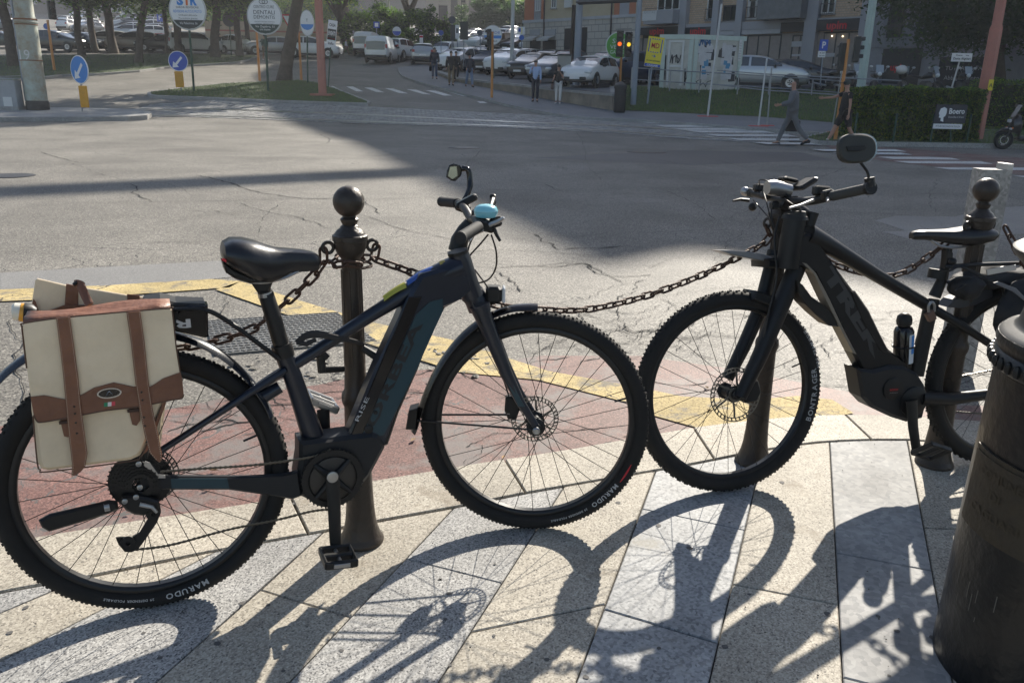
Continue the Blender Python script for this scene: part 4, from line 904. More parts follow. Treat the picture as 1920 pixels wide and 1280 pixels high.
def car(kind, col, p, deg, label, group, cat='car'):
    c = carmesh(kind); t = thing('parked_car' if cat == 'car' else 'delivery_van', label, cat, tuple(p), radians(deg), group); T = Matrix.Translation
    share('car_body', c['body'], t, mats={0: PAINT[col]}); share('windscreen', c['windscreen'], t); share('rear_window', c['rear_window'], t)
    for s_ in c['side']: share('side_window', s_, t)
    share('wheel_arch_trim', c['arch'], t); share('grille', c['grille'], t); share('rear_bumper_trim', c['bump'], t)
    L_, W_, H_ = c['dims']
    for x in c['wx']:
        for sg in (-1, 1):
            M_ = T((x, sg*(W_/2-.06), c['wr'])) @ (Matrix.Rotation(pi, 4, 'Z') if sg > 0 else Matrix()); w_ = share('wheel', c['tyre'], t, M_); share('rim', c['rim'], w_)
    for sg in (-1, 1):
        x, y, z = c['lp']; share('headlight', c['lamp'], t, T((x, sg*y, z))); x, y, z = c['tp']; share('tail_light', c['tail'], t, T((x, sg*y, z))); x, y, z = c['mp']; share('mirror', c['mirror'], t, T((x, sg*y, z)))
    share('number_plate', c['plate'], t, T((L_*.5+.015,0,.38))); share('number_plate', c['plate'], t, T((-L_*.5-.025,0,.62)))
    return t
def lotp(px, py, Y): p = AtY(px, py, Y); p.z = zl(Y) if Y < 62 or px > 880 else p.z; return p
G1 = 'cars parked in a row behind the parapet'
for kind, col, px, py, Y, deg, lab in (
 ('suv','white',862,130,60,-112,'white car with dark grille at the far left end of the row behind the parapet'),
 ('mini','black',914,138,58,-112,'small dark hatchback between two white cars behind the parapet'),
 ('suv','white',956,142,55.5,-116,'large white car with a wide black grille behind the lamp post on the parapet'),
 ('hatch','black',1000,150,51,-120,'black hatchback with a number plate behind the man in the blue shirt'),
 ('hatch','grey',1044,156,46.5,-125,'grey hatchback partly behind the utility box and the woman'),
 ('boxy','blue',1176,156,46,-150,'dark blue off-roader behind the lit traffic signal'),
 ('wagon','blue',1226,158,47,-60,'dark blue car with red tail light behind the yellow supermarket sign'),
 ('suv','silver',1428,170,43,-22,'silver car right of the graffiti cabin'),
 ('wagon','black',1500,166,47,-20,'black car with twin round grille in front of the shop window')): car(kind, col, lotp(px, py, Y), deg, lab, G1)
car('hatch', 'white', lotp(1106, 163, 42), -117, 'small white hatchback with roof bars and black mirrors behind the grey pole', G1)
G2 = 'cars in the second row behind the parapet'
for kind, col, px, Y, lab in (('van','white',838,72,'white van furthest left in the second row'), ('hatch','silver',872,70,'silver car above the white car at the left of the second row'), ('suv','black',905,71,'dark car in the second row behind the round white sign'),
 ('hatch','white',948,68,'white car in the second row left of the white lamp post'), ('hatch','silver',985,66,'pale car in the second row right of the white lamp post'), ('wagon','black',1030,62,'black estate car in the second row behind the couple'), ('hatch','red',1066,60,'red car in the second row behind the utility box'), ('hatch','white',1140,52,'white car roof showing right of the small white hatchback')):
    p = AtY(px, 110, Y); p.z = zl(Y)+.15; car(kind, col, p, -118, lab, G2)
for r_, (Y, n_) in enumerate(((84, 7), (97, 7), (112, 6))):
    for k in range(n_):
        px = 835+k*33+r_*9; p = AtY(px, 100, Y); p.z = max(gz(Y), zl(Y)); kk = (k*3+r_*5) % 5
        car(('hatch','suv','wagon','hatch','van')[kk], ('white','silver','white','grey','black')[(k+2*r_) % 5], p, -118, '%s in the %s far row of the car park, %s from its left end' % (('hatchback','tall car','estate car','small hatchback','van')[kk], ('nearest','middle','rearmost')[r_], ('first','second','third','fourth','fifth','sixth','seventh')[k]), 'cars in the far rows of the car park')
G3 = 'vehicles on the far street'
for kind, col, px, py, deg, lab, cat in (
 ('van','white',718,118.5,86,'white delivery van seen from behind in the middle of the far street','van'),
 ('van','white',694,105,84,'white box van with its rear doors open beside the trees','van'),
 ('suv','white',752,114,72,'white car with red tail lights just ahead of the white van','car'),
 ('hatch','silver',794,121.5,95,'silver hatchback seen from behind at the pavement corner','car'),
 ('suv','white',590,109,-4,'white car crossing behind the pink pole and the leaning tree','car')): car(kind, col, Gr(px, py), deg, lab, G3, cat)
G4 = 'cars parked beyond the grass verge'
for kind, col, px, py, deg, lab in (
 ('wagon','green',2,90,0,'dark green car cut by the left edge of the picture'), ('suv','black',112,97,-8,'black car directly behind the orange signal post at left'),
 ('hatch','grey',168,96,-20,'grey car between two tree trunks'), ('suv','cream',196,96,200,'cream car half hidden between two trunks'),
 ('suv','taupe',250,97,200,'taupe car with black side trim under the leaning tree'), ('hatch','red',286,97,195,'dark red car right of the leaning tree'),
 ('wagon','black',310,98,190,'black estate car beside the thin tree trunk'), ('boxy','white',368,101,25,'white boxy off-roader below the round tyre and vehicle test sign'),
 ('mini','white',448,102,-25,'tiny white two-seat car with black pillars'), ('hatch','silver',507,104,200,'silver hatchback behind the dental clinic sign pole')): car(kind, col, Gr(px, py), deg, lab, G4)
G5 = 'cars parked in tiers on the upper car park'
for kind, col, px, py, deg, lab in (
 ('suv','blue',9,38,10,'dark blue car high up at the left edge'), ('suv','silver',-4,54,190,'pale car below the dark blue one at the left edge'), ('wagon','grey',24,60,190,'grey car behind the left tree trunk'),
 ('hatch','white',134,51,80,'white hatchback upper of the two seen from behind'), ('hatch','white',135,60,80,'white hatchback lower of the two seen from behind'),
 ('van','white',152,37,260,'white van behind the second tree trunk'), ('suv','silver',160,47,250,'silver car below the white van behind the trunk'), ('hatch','white',164,56,250,'white car lower in the tier behind the trunk'), ('hatch','grey',166,64,250,'grey car lowest in the tier behind the trunk')): car(kind, col, Gr(px, py), deg, lab, G5)
for k, (col, kind) in enumerate((('silver','wagon'), ('white','hatch'), ('grey','wagon'), ('silver','suv'), ('white','wagon'), ('black','suv'), ('silver','hatch'), ('white','hatch'))):
    car(kind, col, Gr(240+(k%2)*5, 72-k*5.2), 196, ['silver estate nearest in the stacked rows right of the third trunk', 'white hatchback second in the stacked rows', 'grey estate third in the stacked rows', 'silver off-roader fourth in the stacked rows', 'white estate fifth in the stacked rows', 'black car sixth in the stacked rows', 'silver hatchback seventh in the stacked rows', 'white hatchback furthest in the stacked rows'][k], G5)
for k, (col, kind) in enumerate((('white','hatch'), ('silver','wagon'), ('white','suv'), ('grey','hatch'), ('white','wagon'), ('silver','hatch'))):
    car(kind, col, Gr(278+(k%2)*6, 74-k*6), 215, ['white hatchback nearest right of the leaning trunk', 'silver estate second right of the leaning trunk', 'white car third right of the leaning trunk', 'grey hatchback fourth right of the leaning trunk', 'white estate fifth right of the leaning trunk', 'silver hatchback furthest right of the leaning trunk'][k], G5)
# ================================================================== TREES
BARK = mat('bark', (.055,.042,.032), .95, bump=1.0, bscale=14, c2=(.10,.08,.062), vscale=5)
LEAF = [mat('leaf_dark', (.022,.05,.013), .55), mat('leaf_mid', (.075,.145,.022), .5), mat('leaf_yellow', (.20,.25,.03), .5), mat('leaf_grey', (.05,.075,.05), .6)]
for m in LEAF:
    b = m.node_tree.nodes['Principled BSDF']; b.inputs['Transmission Weight'].default_value = 0; b.inputs['Subsurface Weight'].default_value = 0
    tr = m.node_tree.nodes.new('ShaderNodeBsdfTranslucent'); c = b.inputs['Base Color'].default_value; tr.inputs[0].default_value = (min(1,c[0]*2.2), min(1,c[1]*2.2), c[2]*1.5, 1)
    mx = m.node_tree.nodes.new('ShaderNodeMixShader'); mx.inputs[0].default_value = .5; ou = m.node_tree.nodes['Material Output']
    m.node_tree.links.new(b.outputs[0], mx.inputs[1]); m.node_tree.links.new(tr.outputs[0], mx.inputs[2]); m.node_tree.links.new(mx.outputs[0], ou.inputs[0])
def crown_mesh(name, R_, H_, nclump, per, ls, mats, seed, wts=(.5,.85), droop=0):
    rnd = random.Random(seed); mb = MB(); V = []; Fc = []; Mi = []
    for _ in range(nclump):
        a = rnd.uniform(0, 2*pi); z = rnd.uniform(-1, 1); rr = sqrt(max(0, 1-z*z))*rnd.uniform(.55, 1.05); c = Vector((cos(a)*rr*R_, sin(a)*rr*R_, z*H_/2*rnd.uniform(.8,1.05))); cr = R_*rnd.uniform(.14,.30); tone = rnd.random()
        for _ in range(per):
            d = Vector((rnd.gauss(0,1), rnd.gauss(0,1), rnd.gauss(0,.8))); d = d/max(d.length,.01)*cr*rnd.random()**.4; p = c+d; 
            if droop: p.z -= abs(rnd.gauss(0, droop))
            s_ = ls*rnd.uniform(.6,1.3); u_ = Vector((rnd.uniform(-1,1), rnd.uniform(-1,1), rnd.uniform(-.6,.6)-droop)).normalized(); w_ = u_.cross(Vector((rnd.uniform(-1,1), rnd.uniform(-1,1), rnd.uniform(-1,1)))).normalized()*.42
            o = len(V); V += [p-u_*s_*.5, p+w_*s_*.5, p+u_*s_*.5, p-w_*s_*.5]; Fc.append((o,o+1,o+2,o+3)); t = tone*.6+rnd.random()*.4; Mi.append(0 if t < wts[0] else 1 if t < wts[1] else 2)
    me = bpy.data.meshes.new(name); me.from_pydata([tuple(v) for v in V], [], Fc)
    for m in mats: me.materials.append(m)
    me.polygons.foreach_set('material_index', Mi); return me
CRW = [crown_mesh('crown', 4.6, 5.5, 70, 130, .30, LEAF[:3], 3, (.55,.9)), crown_mesh('crown', 4.2, 6.0, 64, 130, .30, LEAF[:3], 5, (.6,.92))]
CRM = crown_mesh('crown', 6.5, 6.5, 170, 150, .32, LEAF[:3], 11, (.3,.66)); CRG = crown_mesh('crown', 5.4, 7.5, 150, 200, .26, [LEAF[0], LEAF[3], LEAF[1]], 12, (.4,.9), .35)
def tree(base, top, r0, r1, crown, ch, label, sc=1, group=None, limbs=4, name='tree', cdx=0):
    base = Vector(base); top = Vector(top); t = thing(name, label, 'tree', tuple(base), 0, group); mb = MB(); n_ = 9; P = []; rr = []
    for i in range(n_): k = i/(n_-1); P.append(base.lerp(top, k)+Vector((noise.noise(base+Vector((k*3,0,0)))*.25*sin(k*pi), 0, -.2 if i == 0 else 0))); rr.append(r0*(1.35 if i == 0 else 1)*(1-k)+r1*k)
    mb.tube(P, rr, 12)
    o = mb.build('trunk', BARK, t)
    for k in range(limbs):
        a = 2*pi*k/limbs+random.random(); mb = MB(); s_ = top.lerp(base, .22*random.random()); e = top+Vector((cos(a)*1.8, sin(a)*1.8, 2.4+random.random())); m_ = (s_+e)/2+Vector((cos(a)*.3, sin(a)*.3, -.2)); mb.tube(smooth_path([tuple(s_-Vector((0,0,.3))), tuple(m_), tuple(e)], 4), [r1*.75*(1-.09*i) for i in range(9)], 8); mb.build('branch', BARK, t)
    if crown: share('crown', crown, t, Matrix.Translation(top-base+Vector((cdx,0,ch))) @ Matrix.Rotation(random.uniform(0,6), 4, 'Z') @ Matrix.Scale(sc, 4))
    if group: share('upper_crown', crown, t, Matrix.Translation(top-base+Vector((cdx*1.5,0,ch+4.6))) @ Matrix.Rotation(random.uniform(0,6), 4, 'Z') @ Matrix.Scale(sc*1.05, 4))
    return t
TG = 'street trees on the grass verge'
for k, (px, py, w_, tx, hh, lab) in enumerate((
 (27,124,19,-10,5.5,'dark tree trunk beside the rusty pole at the left edge'), (154,108,13,-6,5.2,'straight trunk behind the left blue arrow sign'), (179,97,12,-14,5.4,'trunk just right of the straight one behind the blue sign'),
 (213,98,16,-14,5.0,'stout trunk third from the left blue sign'), (259,118,14,30,5.0,'trunk leaning to the right between the parked cars'), (316,98,9,-6,5.4,'thin trunk left of the vehicle test sign'),
 (337,101,14,-6,5.2,'trunk behind the vehicle test sign pole'), (404,108,17,10,5.0,'thick trunk right of the vehicle test sign'), (450,106,13,-4,5.2,'trunk just left of the dental clinic sign'), (468,99,9,-10,5.6,'thin leaning trunk behind the dental clinic sign'))):
    b = Gr(px, py, .1); m_ = pxm(b); tree(b, b+Vector((tx/m_*.9, .3, hh)), w_/2/m_, w_/2/m_*.8, CRW[k % 2], 1.3, lab, 1.0, TG)
b = Gr(532, 151, .12); m_ = pxm(b); tree(b, b+Vector((50/m_, 0, 5.6)), 12.5/m_, 9.5/m_, CRW[0], 2.3, 'big dark trunk leaning right beside the central pink pole', 1.0, TG, cdx=1)
b = Gr(655, 96, 0); tree(b, b+Vector((-1, 0, 4)), .5, .35, CRM, 4.2, 'broad evergreen with sunlit yellow green leaves above the far street', 1.0, None)
b = Gr(732, 92, 0)+Vector((0,8,0)); b.z = gz(b.y); tree(b, b+Vector((1, 0, 4)), .5, .35, CRM, 4.6, 'broad evergreen right of the white lamp post on the far street', .82)
b = Gr(610, 90, 0)+Vector((0,10,0)); b.z = gz(b.y); tree(b, b+Vector((0, 0, 5)), .5, .35, CRM, 5, 'dark evergreen behind the central pink pole', 1.1)
b = AtY(1872, 168, 44); b.z = zl(44); tree(b, b+Vector((-.6, 0, 4.6)), .35, .25, CRG, 2.0, 'large grey green drooping tree at the right before the shop wing', 1.05, None, name='drooping_tree', cdx=-1.6)
b = AtY(1990, 168, 42); b.z = zl(42); tree(b, b+Vector((.6, 0, 4.6)), .3, .22, CRG, 1.4, 'second drooping tree beyond the right pink pole', 1.0, None, name='drooping_tree')
for k, (px, Y, sc, lab) in enumerate(((948,165,1.0,'dark rounded tree left on the hill behind the car park'), (978,180,1.5,'tallest dark tree on the hill behind the car park'), (1010,180,1.6,'dark tree beside the orange plastered building'), (520,120,1.2,'dark tree behind the tan boundary wall'), (395,150,1.2,'tree in front of the far grey block'), (560,125,1.2,'second dark tree behind the tan boundary wall'), (320,170,1.0,'small tree beside the blue parking sign'))):
    b = AtY(px, 80, Y); b.z = gz(Y)-1; tree(b, b+Vector((0,0,3)), .4, .3, CRM, 1.6*sc-1, lab, sc, None, 2)
# shrubs and hedges
def shrub(name, label, p, R_, H_, n_, seed, mats=None, wts=(.45,.8), ls=.16, cat='shrub', group=None, droop=0):
    o = bpy.data.objects.new(name, crown_mesh(name, R_, H_, n_, 110, ls, mats or LEAF[:3], seed, wts, droop)); COL.objects.link(o); o.location = p; tag(o, label, cat, group); return o
for k, (px, py, R_, H_, lab) in enumerate(((672,84,2.2,3.6,'dark shrub behind the white box van'), (705,82,2.6,4.0,'spiky shrub under the blue crossing sign'), (735,82,2.4,3.8,'dense shrub behind the white lamp post'), (768,86,2.4,4.2,'pale tipped shrub under the round blue and white sign'), (800,88,2.4,4.0,'pale tipped shrub beside the colonnade building'), (822,88,2.0,3.0,'shrub at the corner of the colonnade building'))):
    p = AtY(px, py, 78); p.z = gz(78)+H_*.45; shrub('shrub', lab, p, R_, H_, 34, 40+k, [LEAF[0], LEAF[1], LEAF[3]], (.5,.8), .3, group='shrubs along the far street')
for k, px in enumerate((890, 915, 940, 968, 995, 1018)):
    p = AtY(px, 80, 128); p.z = gz(128)+2.2; shrub('shrub', ['dark bush at the left end behind the far car rows','dark bush second from the colonnade building','dark bush in the gap behind the round white sign','dark bush left of the white lamp post','dark bush right of the white lamp post','dark bush beside the orange plastered corner'][k], p, 3.4, 5.5, 30, 70+k, [LEAF[0], LEAF[0], LEAF[1]], (.5,.9), .5, group='bushes behind the far car rows')
def hedge(label, A, B, dep, h, seed, n_=26000, z0=None):
    rnd = random.Random(seed); A = Vector(A); B = Vector(B); d = B-A; L_ = d.length; d.normalize(); nn = Vector((-d.y, d.x, 0)); t = thing('clipped_hedge', label, 'hedge', tuple((A+B)/2)); V = []; Fc = []; Mi = []
    for _ in range(n_):
        face = rnd.random(); u_ = rnd.random(); bul = lambda u_, v_: .16*noise.noise(Vector((u_*L_*1.2, v_*2, seed)))+.07*noise.noise(Vector((u_*L_*4, v_*6, seed)))
        if face < .55: v_ = rnd.random(); p = A + d*(u_*L_) + nn*(-abs(rnd.gauss(0,.05))*-1 + bul(u_, v_)-.02) + Vector((0,0,v_*h))
        elif face < .85: v_ = rnd.random(); p = A + d*(u_*L_) + nn*(v_*dep) + Vector((0,0,h+bul(u_, v_)-abs(rnd.gauss(0,.05))))
        else: v_ = rnd.random(); p = (A if rnd.random() < .5 else B) + nn*(v_*dep) + Vector((0,0,rnd.random()*h))
        s_ = rnd.uniform(.05,.11); a = Vector((rnd.uniform(-1,1), rnd.uniform(-1,1), rnd.uniform(-1,1))).normalized(); b = a.cross(Vector((rnd.uniform(-1,1), rnd.uniform(-1,1), rnd.uniform(-1,1)))).normalized()*.5
        o = len(V); V += [p-a*s_*.5, p+b*s_*.5, p+a*s_*.5, p-b*s_*.5]; Fc.append((o,o+1,o+2,o+3)); k = rnd.random(); Mi.append(0 if k < .5 else 1 if k < .93 else 2)
    mb = MB(); c = (A+B)/2+nn*dep/2; mb.box((c.x, c.y, c.z+h/2-.05), (L_-.25, dep-.25, h-.25), rz=atan2(d.y, d.x)); mb.build('twiggy_core', mat('hedge_core', (.02,.028,.012), 1), t)
    me = bpy.data.meshes.new('hedge_foliage'); inv = wmat(t).inverted(); me.from_pydata([tuple(inv @ v) for v in V], [], Fc)
    for m in LEAF[:3]: me.materials.append(m)
    me.polygons.foreach_set('material_index', Mi); share('foliage', me, t); return t
isl4, Q4 = island('hedge_island', [(1500,257),(1560,244),(1700,240),(1960,246),(2300,262),(2300,290),(1960,272),(1860,270),(1700,267),(1600,266),(1530,264)], .13, DIRT)
ha = Gr(1606, 262, .13); hb = Gr(1832, 266, .13); hh_ = (262-168)/pxm(ha)*1.0
hedge('clipped green hedge on the kerbed island behind the walking men', ha, hb, 1.6, hh_, 21, 34000)
ha = Gr(1840, 240, .13); hb = Gr(2250, 250, .13); hedge('darker hedge further right behind the right pink pole', ha, hb, 1.5, 1.75, 22, 16000)
grass('grass', inpoly(Q4, .13), 9000, .09, isl4)
# ================================================================== POLES AND SIGNS
def pole(name, label, bx, by, wb, tx, ty, wt, m, n_=8, dz=0, P=None, cat='pole', steps=None, group=None, top=None):
    """tapered pole from its foot upwards following the seen width"""
    b = P if P is not None else Gr(bx, by, dz); t = thing(name, label, cat, tuple(b), 0, group); tp = AtY(tx, ty, b.y); h = tp.z-b.z; mb = MB(); k = pxm(b); H_ = top or h
    prof = [(wb/2/k, -.05), (wb/2/k, .0)]
    if steps:
        for (f_, r_) in steps: prof.append((r_/2/k, f_*h))
    prof.append((wt/2/k, H_)); mb.lathe(prof, n_, Matrix.Translation(b)); o = mb.build('post', m, t)
    return t, b, k
RUSTY = mat('pale_green_rusty_paint', (.44,.50,.44), .6, c2=(.30,.22,.13), vscale=1.6, bump=.2, bscale=20); PINK = mat('pink_oxide_paint', (.45,.17,.12), .65, c2=(.36,.15,.11), vscale=2); GPOLE = mat('pale_green_paint', (.38,.47,.43), .6, var=.15); GREY = mat('grey_pole_paint', (.26,.29,.33), .55, var=.12); ORP = mat('orange_pole_paint', (.62,.26,.07), .6, var=.2); GRN = mat('green_post', (.012,.06,.035), .5); WHP = mat('white_pole', (.55,.55,.54), .5, var=.1)
t, b, k = pole('tramway_pole', 'thick rusty pale green pole on the left traffic island', 72, 206, 37, 51, 0, 30, RUSTY, 16, .15, steps=((.02,37),(.79,36.5),(.80,40),(.82,37),(.86,32)), top=11)
mb = MB(); mb.lathe([(20/k,-.01),(20/k,.25),(18.6/k,.32)], 16, Matrix.Translation(b)); mb.build('concrete_foot', mat('dirty_concrete', (.10,.09,.08), .9, var=.5, vscale=4), t)
mb = MB()
for f_ in (.76, .765, .72, .42): z = f_*(206/k); mb.lathe([(19.2/k, z), (19.5/k, z+.015), (19.2/k, z+.03)], 16, Matrix.Translation(b), cap=False)
mb.build('band', mat('rust', (.22,.09,.04), .9), t); mb = MB(); mb.tube([b+Vector((-19/k,-.05,.3)), b+Vector((-18/k,-.05,9))], .05, 8); mb.build('conduit', GREY, t)
mb = MB(); put_text(mb, '19', b+Vector((0,-19.2/k,(206-118)/k)), Vector((1,0,0)), Vector((0,0,1)), None, .35); mb.build('painted_number', FRM, t)
t, b, k = pole('tramway_pole', 'slim pink painted pole in the middle of the grass island', 605, 179, 15.5, 601, 0, 12.5, PINK, 8, .14, top=11); mb = MB(); mb.box((b.x,b.y,b.z+.03), (1.0,.9,.10)); mb.build('plinth', PINK, t)
t, b, k = pole('tramway_pole', 'leaning pink pole with a step beside the hedge at right', 1830, 260, 24.5, 1880, 0, 17, PINK, 8, .13, steps=((.02,24),(.80,22),(.83,17.5)), top=9)
s_ = MB(); s_.add([b+Vector((x/k, -.27, z/k)) for x, z in ((-4,86),(5,86),(5,105),(-4,105))], [(0,1,2,3)]); o = s_.build('yellow_warning', mat('sign_yellow', (.75,.60,.03), .5), t); mb = MB(); put_text(mb, 'A', b+Vector((.5/k,-.28,91/k)), Vector((1,0,0)), Vector((0,0,1)), None, .14); mb.build('lettering', INK, t)
P_ = AtY(1612, 178, 31); P_.z = gz(31)+.1; pole('tramway_pole', 'pale green pole rising behind the hedge', 0, 0, 18, 1641, 0, 11, GPOLE, 8, P=P_, top=10)
t, b, k = pole('gantry_pole', 'grey pole standing in the grass right of the waste bin', 1187, 199, 11, 1200, 0, 8.5, GREY, 10, .13, top=8)
P_ = AtY(1080, 164, 44); P_.z = zl(44); t, b2_, k2 = pole('gantry_pole', 'grey pole beside the dark timber post in the car park', 0, 0, 14, 1087, 0, 11, GREY, 10, P=P_, top=8)
P_ = AtY(1070, 163, 44.5); P_.z = zl(44.5); pole('timber_pole', 'dark weathered timber post beside the grey gantry pole', 0, 0, 10, 1078, 10, 7, mat('dark_timber', (.05,.035,.025), .9, var=.4), 8, P=P_)
gt = thing('gantry_beam', 'dark box beam spanning between the two grey poles at the top', 'beam', tuple(b+Vector((0,0,6)))); e0 = AtY(1083, 5, 44); e1 = AtY(1201, -1, b.y); mb = MB(); mb.tube([e0, e1], .12, 4); mb.build('beam', DARKF, gt)
for px, py, wb, tx, ty, wt, lab, Y in ((959,150,8,963,0,5,'white lamp post standing at the parapet',None), (730,82,5,731,-20,3.5,'slim white lamp post on the far street',None)):
    pole('lamp_post', lab, px, py, wb, tx, ty, wt, WHP, 10, .1, top=10)
for px, py, tx, ty, lab in ((102,132,91,38,'orange signal post behind the rusty pole'), (487,150,481,60,'orange post under the dental clinic sign'), (565,151,561,62,'orange post right of the leaning tree'), (922,183,925,60,'orange signal post on the far pavement'), (1161,180,1168,103,'orange signal post behind the waste bin'), (1566,262,1592,74,'orange signal post behind the man in the cap')):
    pole('signal_post', lab, px, py, 7 if px > 1500 else 5, tx, ty, 6 if px > 1500 else 4, ORP, 10, .12, cat='post')
SIGH = mat('signal_housing', (.012,.016,.016), .5)
def signal(label, px, py, Yb, n_, wpx, hpx, rz=0, lit=None):
    """traffic signal head hung on its post, three hooded lenses; centre at pixel"""
    c = AtY(px, py, Yb); k = pxm(c); h = hpx/k; w_ = wpx/k; t = thing('traffic_signal', label, 'traffic light', tuple(c), rz); mb = MB(); mb.rbox((0,0,0), (w_*.9,w_*.5,h), .02); mb.build('housing', SIGH, t, world=False)
    for i in range(n_):
        z = h/2-(i+.5)*h/n_; r_ = min(w_*.38, h/n_*.40)*(.72 if lit and lit[0] == i else 1); mb = MB(); mb.lathe([(r_,0),(r_*.8,.01),(0,.02)], 14, Matrix.Translation((0,-w_*.26,z)) @ Matrix.Rotation(pi/2,4,'X'))
        mb.build('lens', lit[1] if lit and lit[0] == i else mat('lens_dark', (.03,.02,.02), .2), t, world=False); mb = MB(); P = [(cos(a)*r_*1.15, -w_*.26-(.16 if 1 else 0)*w_*2, z+sin(a)*r_*1.15) for a in [pi*j/8 for j in range(9)]]; Q_ = [(x, -w_*.22, z_) for x, _, z_ in P]; mb.add(P+Q_, [(j,j+1,10+j,9+j) for j in range(8)]); mb.build('hood', SIGH, t, world=False)
    return t
yb = Gr(102,132,.12).y; signal('dark traffic signal on the left orange post facing right', 97, 20, yb, 3, 14, 32, radians(50))
yb = Gr(922,183,.12).y; signal('dark traffic signal in front of the round white sign', 917, 75, yb-.3, 3, 11, 38, radians(-60))
yb = Gr(1161,180,.12).y; OL = mat('lit_orange', (1,.16,.02), .5, emit=.45); YL = mat('lit_yellow', (1,.72,.04), .5, emit=.4)
signal('left traffic signal showing an orange light', 1162, 83, yb-.3, 3, 14, 46, radians(-8), (1, OL)); signal('right traffic signal showing a yellow light', 1178, 84, yb-.3, 3, 14, 44, radians(8), (1, YL))
yb = Gr(1566,262,.12).y; signal('green cased traffic signal facing right behind the pale green pole', 1606, 93, yb, 3, 22, 46, radians(75)); signal('large signal backboard left of the orange post', 1578, 107, yb, 3, 14, 50, radians(200))
def face(t, c, ux, uz, n_): pass
class SP(Plane):
    def __init__(s, O, yaw): super().__init__(O, yaw)
def disc_sign(label, px, py, rpx, bx, by, base=None, yaw=0, rim=(.5,.5,.48), facec=(.75,.75,.74), dz=.12, postm=GRN, sy=1.0, pw=4, Y=None, paint=None, cat='sign', name='round_sign', post=True):
    b = Gr(bx, by, dz) if Y is None else AtY(bx, by, Y); c = AtY(px, py, b.y); k = pxm(c); r_ = rpx/k; t = thing(name, label, cat, tuple(b)); pl = Plane(c, yaw)
    if post: mb = MB(); mb.tube([b-Vector((0,0,.05)), Vector((b.x*.1+c.x*.9, b.y+.04, c.z+r_*.3))], pw/2/k, 8); mb.build('post', postm, t)
    mb = MB(); n_ = 36; mb.prism([(cos(2*pi*j/n_)*r_, sin(2*pi*j/n_)*r_*sy) for j in range(n_)], -.03, .03, pl.M(c)); mb.build('plate', mat('sign_rim_%g' % rim[0], rim, .5), t)
    mb = MB(); mb.add([pl.L(cos(2*pi*j/n_)*r_*.93, 0, .034)+Vector((0,0,sin(2*pi*j/n_)*r_*.93*sy)) for j in range(n_)], [tuple(range(n_))]); mb.build('sign_face', mat('sign_face_%g_%g_%g' % tuple(facec), facec, .45), t)
    if paint: paint(t, pl, c, r_)
    return t
BLU = mat('sign_blue', (.015,.07,.42), .45); BLU2 = mat('sign_blue_light', (.03,.22,.60), .45); WHT = mat('sign_white', (.75,.75,.74), .45); DKG = mat('sign_dark', (.03,.035,.035), .5); GRS = mat('sign_green', (.12,.36,.06), .5); ORS = mat('sign_orange', (.72,.16,.03), .5)
def seg(pl, c, r_, z0, z1, m, t, name='colour_band', o=.038):
    """horizontal slice of the disc between fractions z0,z1 of radius"""
    P = []; n_ = 10; zz = [z0+(z1-z0)*i/n_ for i in range(n_+1)]
    for z in zz: P.append((sqrt(max(0,1-z*z))*.93, z*.93))
    P += [(-x, z) for x, z in P[::-1]]; mb = MB(); mb.add([c+pl.u*(x*r_)+Vector((0,0,z*r_))+pl.n*o for x, z in P], [tuple(range(len(P)))]); return mb.build(name, m, t)
def wr(t, pl, c, r_, items, m):
    mb = MB()
    for tx, z, h, w_ in items: put_text(mb, tx, c+Vector((0,0,z*r_))+pl.n*.044, pl.u, Vector((0,0,1)), w_*r_ if w_ else None, h*r_)
    return mb.build('lettering', m, t)
def ad1(t, pl, c, r_):
    seg(pl, c, r_, -1, -.52, DKG, t)
    wr(t, pl, c, r_, [('SARDA REVISIONI', -.02+.12, .11, 1.2), ('Certificazioni elettroniche', -.28, .09, 1.0), ('Pre-revisione gratuita', -.44, .09, 1.0)], DKG); wr(t, pl, c, r_, [('REVISIONI AUTO E MOTO', -.12, .14, 1.5)], BLU2); wr(t, pl, c, r_, [('Via Palestrina 36', -.70, .12, .95)], WHT)
    mb = MB(); put_text(mb, 'S', c+pl.u*(-.36*r_)+Vector((0,0,.28*r_))+pl.n*.044, pl.u, Vector((0,0,1)), .36*r_, .46*r_, bold=.06); put_text(mb, 'R', c+pl.u*(.36*r_)+Vector((0,0,.28*r_))+pl.n*.044, pl.u, Vector((0,0,1)), .36*r_, .46*r_, bold=.06); mb.build('logo', BLU2, t)
    mb = MB(); put_text(mb, 'T', c+Vector((0,0,.28*r_))+pl.n*.046, pl.u, Vector((0,0,1)), .36*r_, .46*r_, bold=.06); mb.build('logo', ORS, t)
disc_sign('large round white vehicle test advertisement on a green post', 352, 20, 35, 364, 172, paint=ad1, pw=4.5)
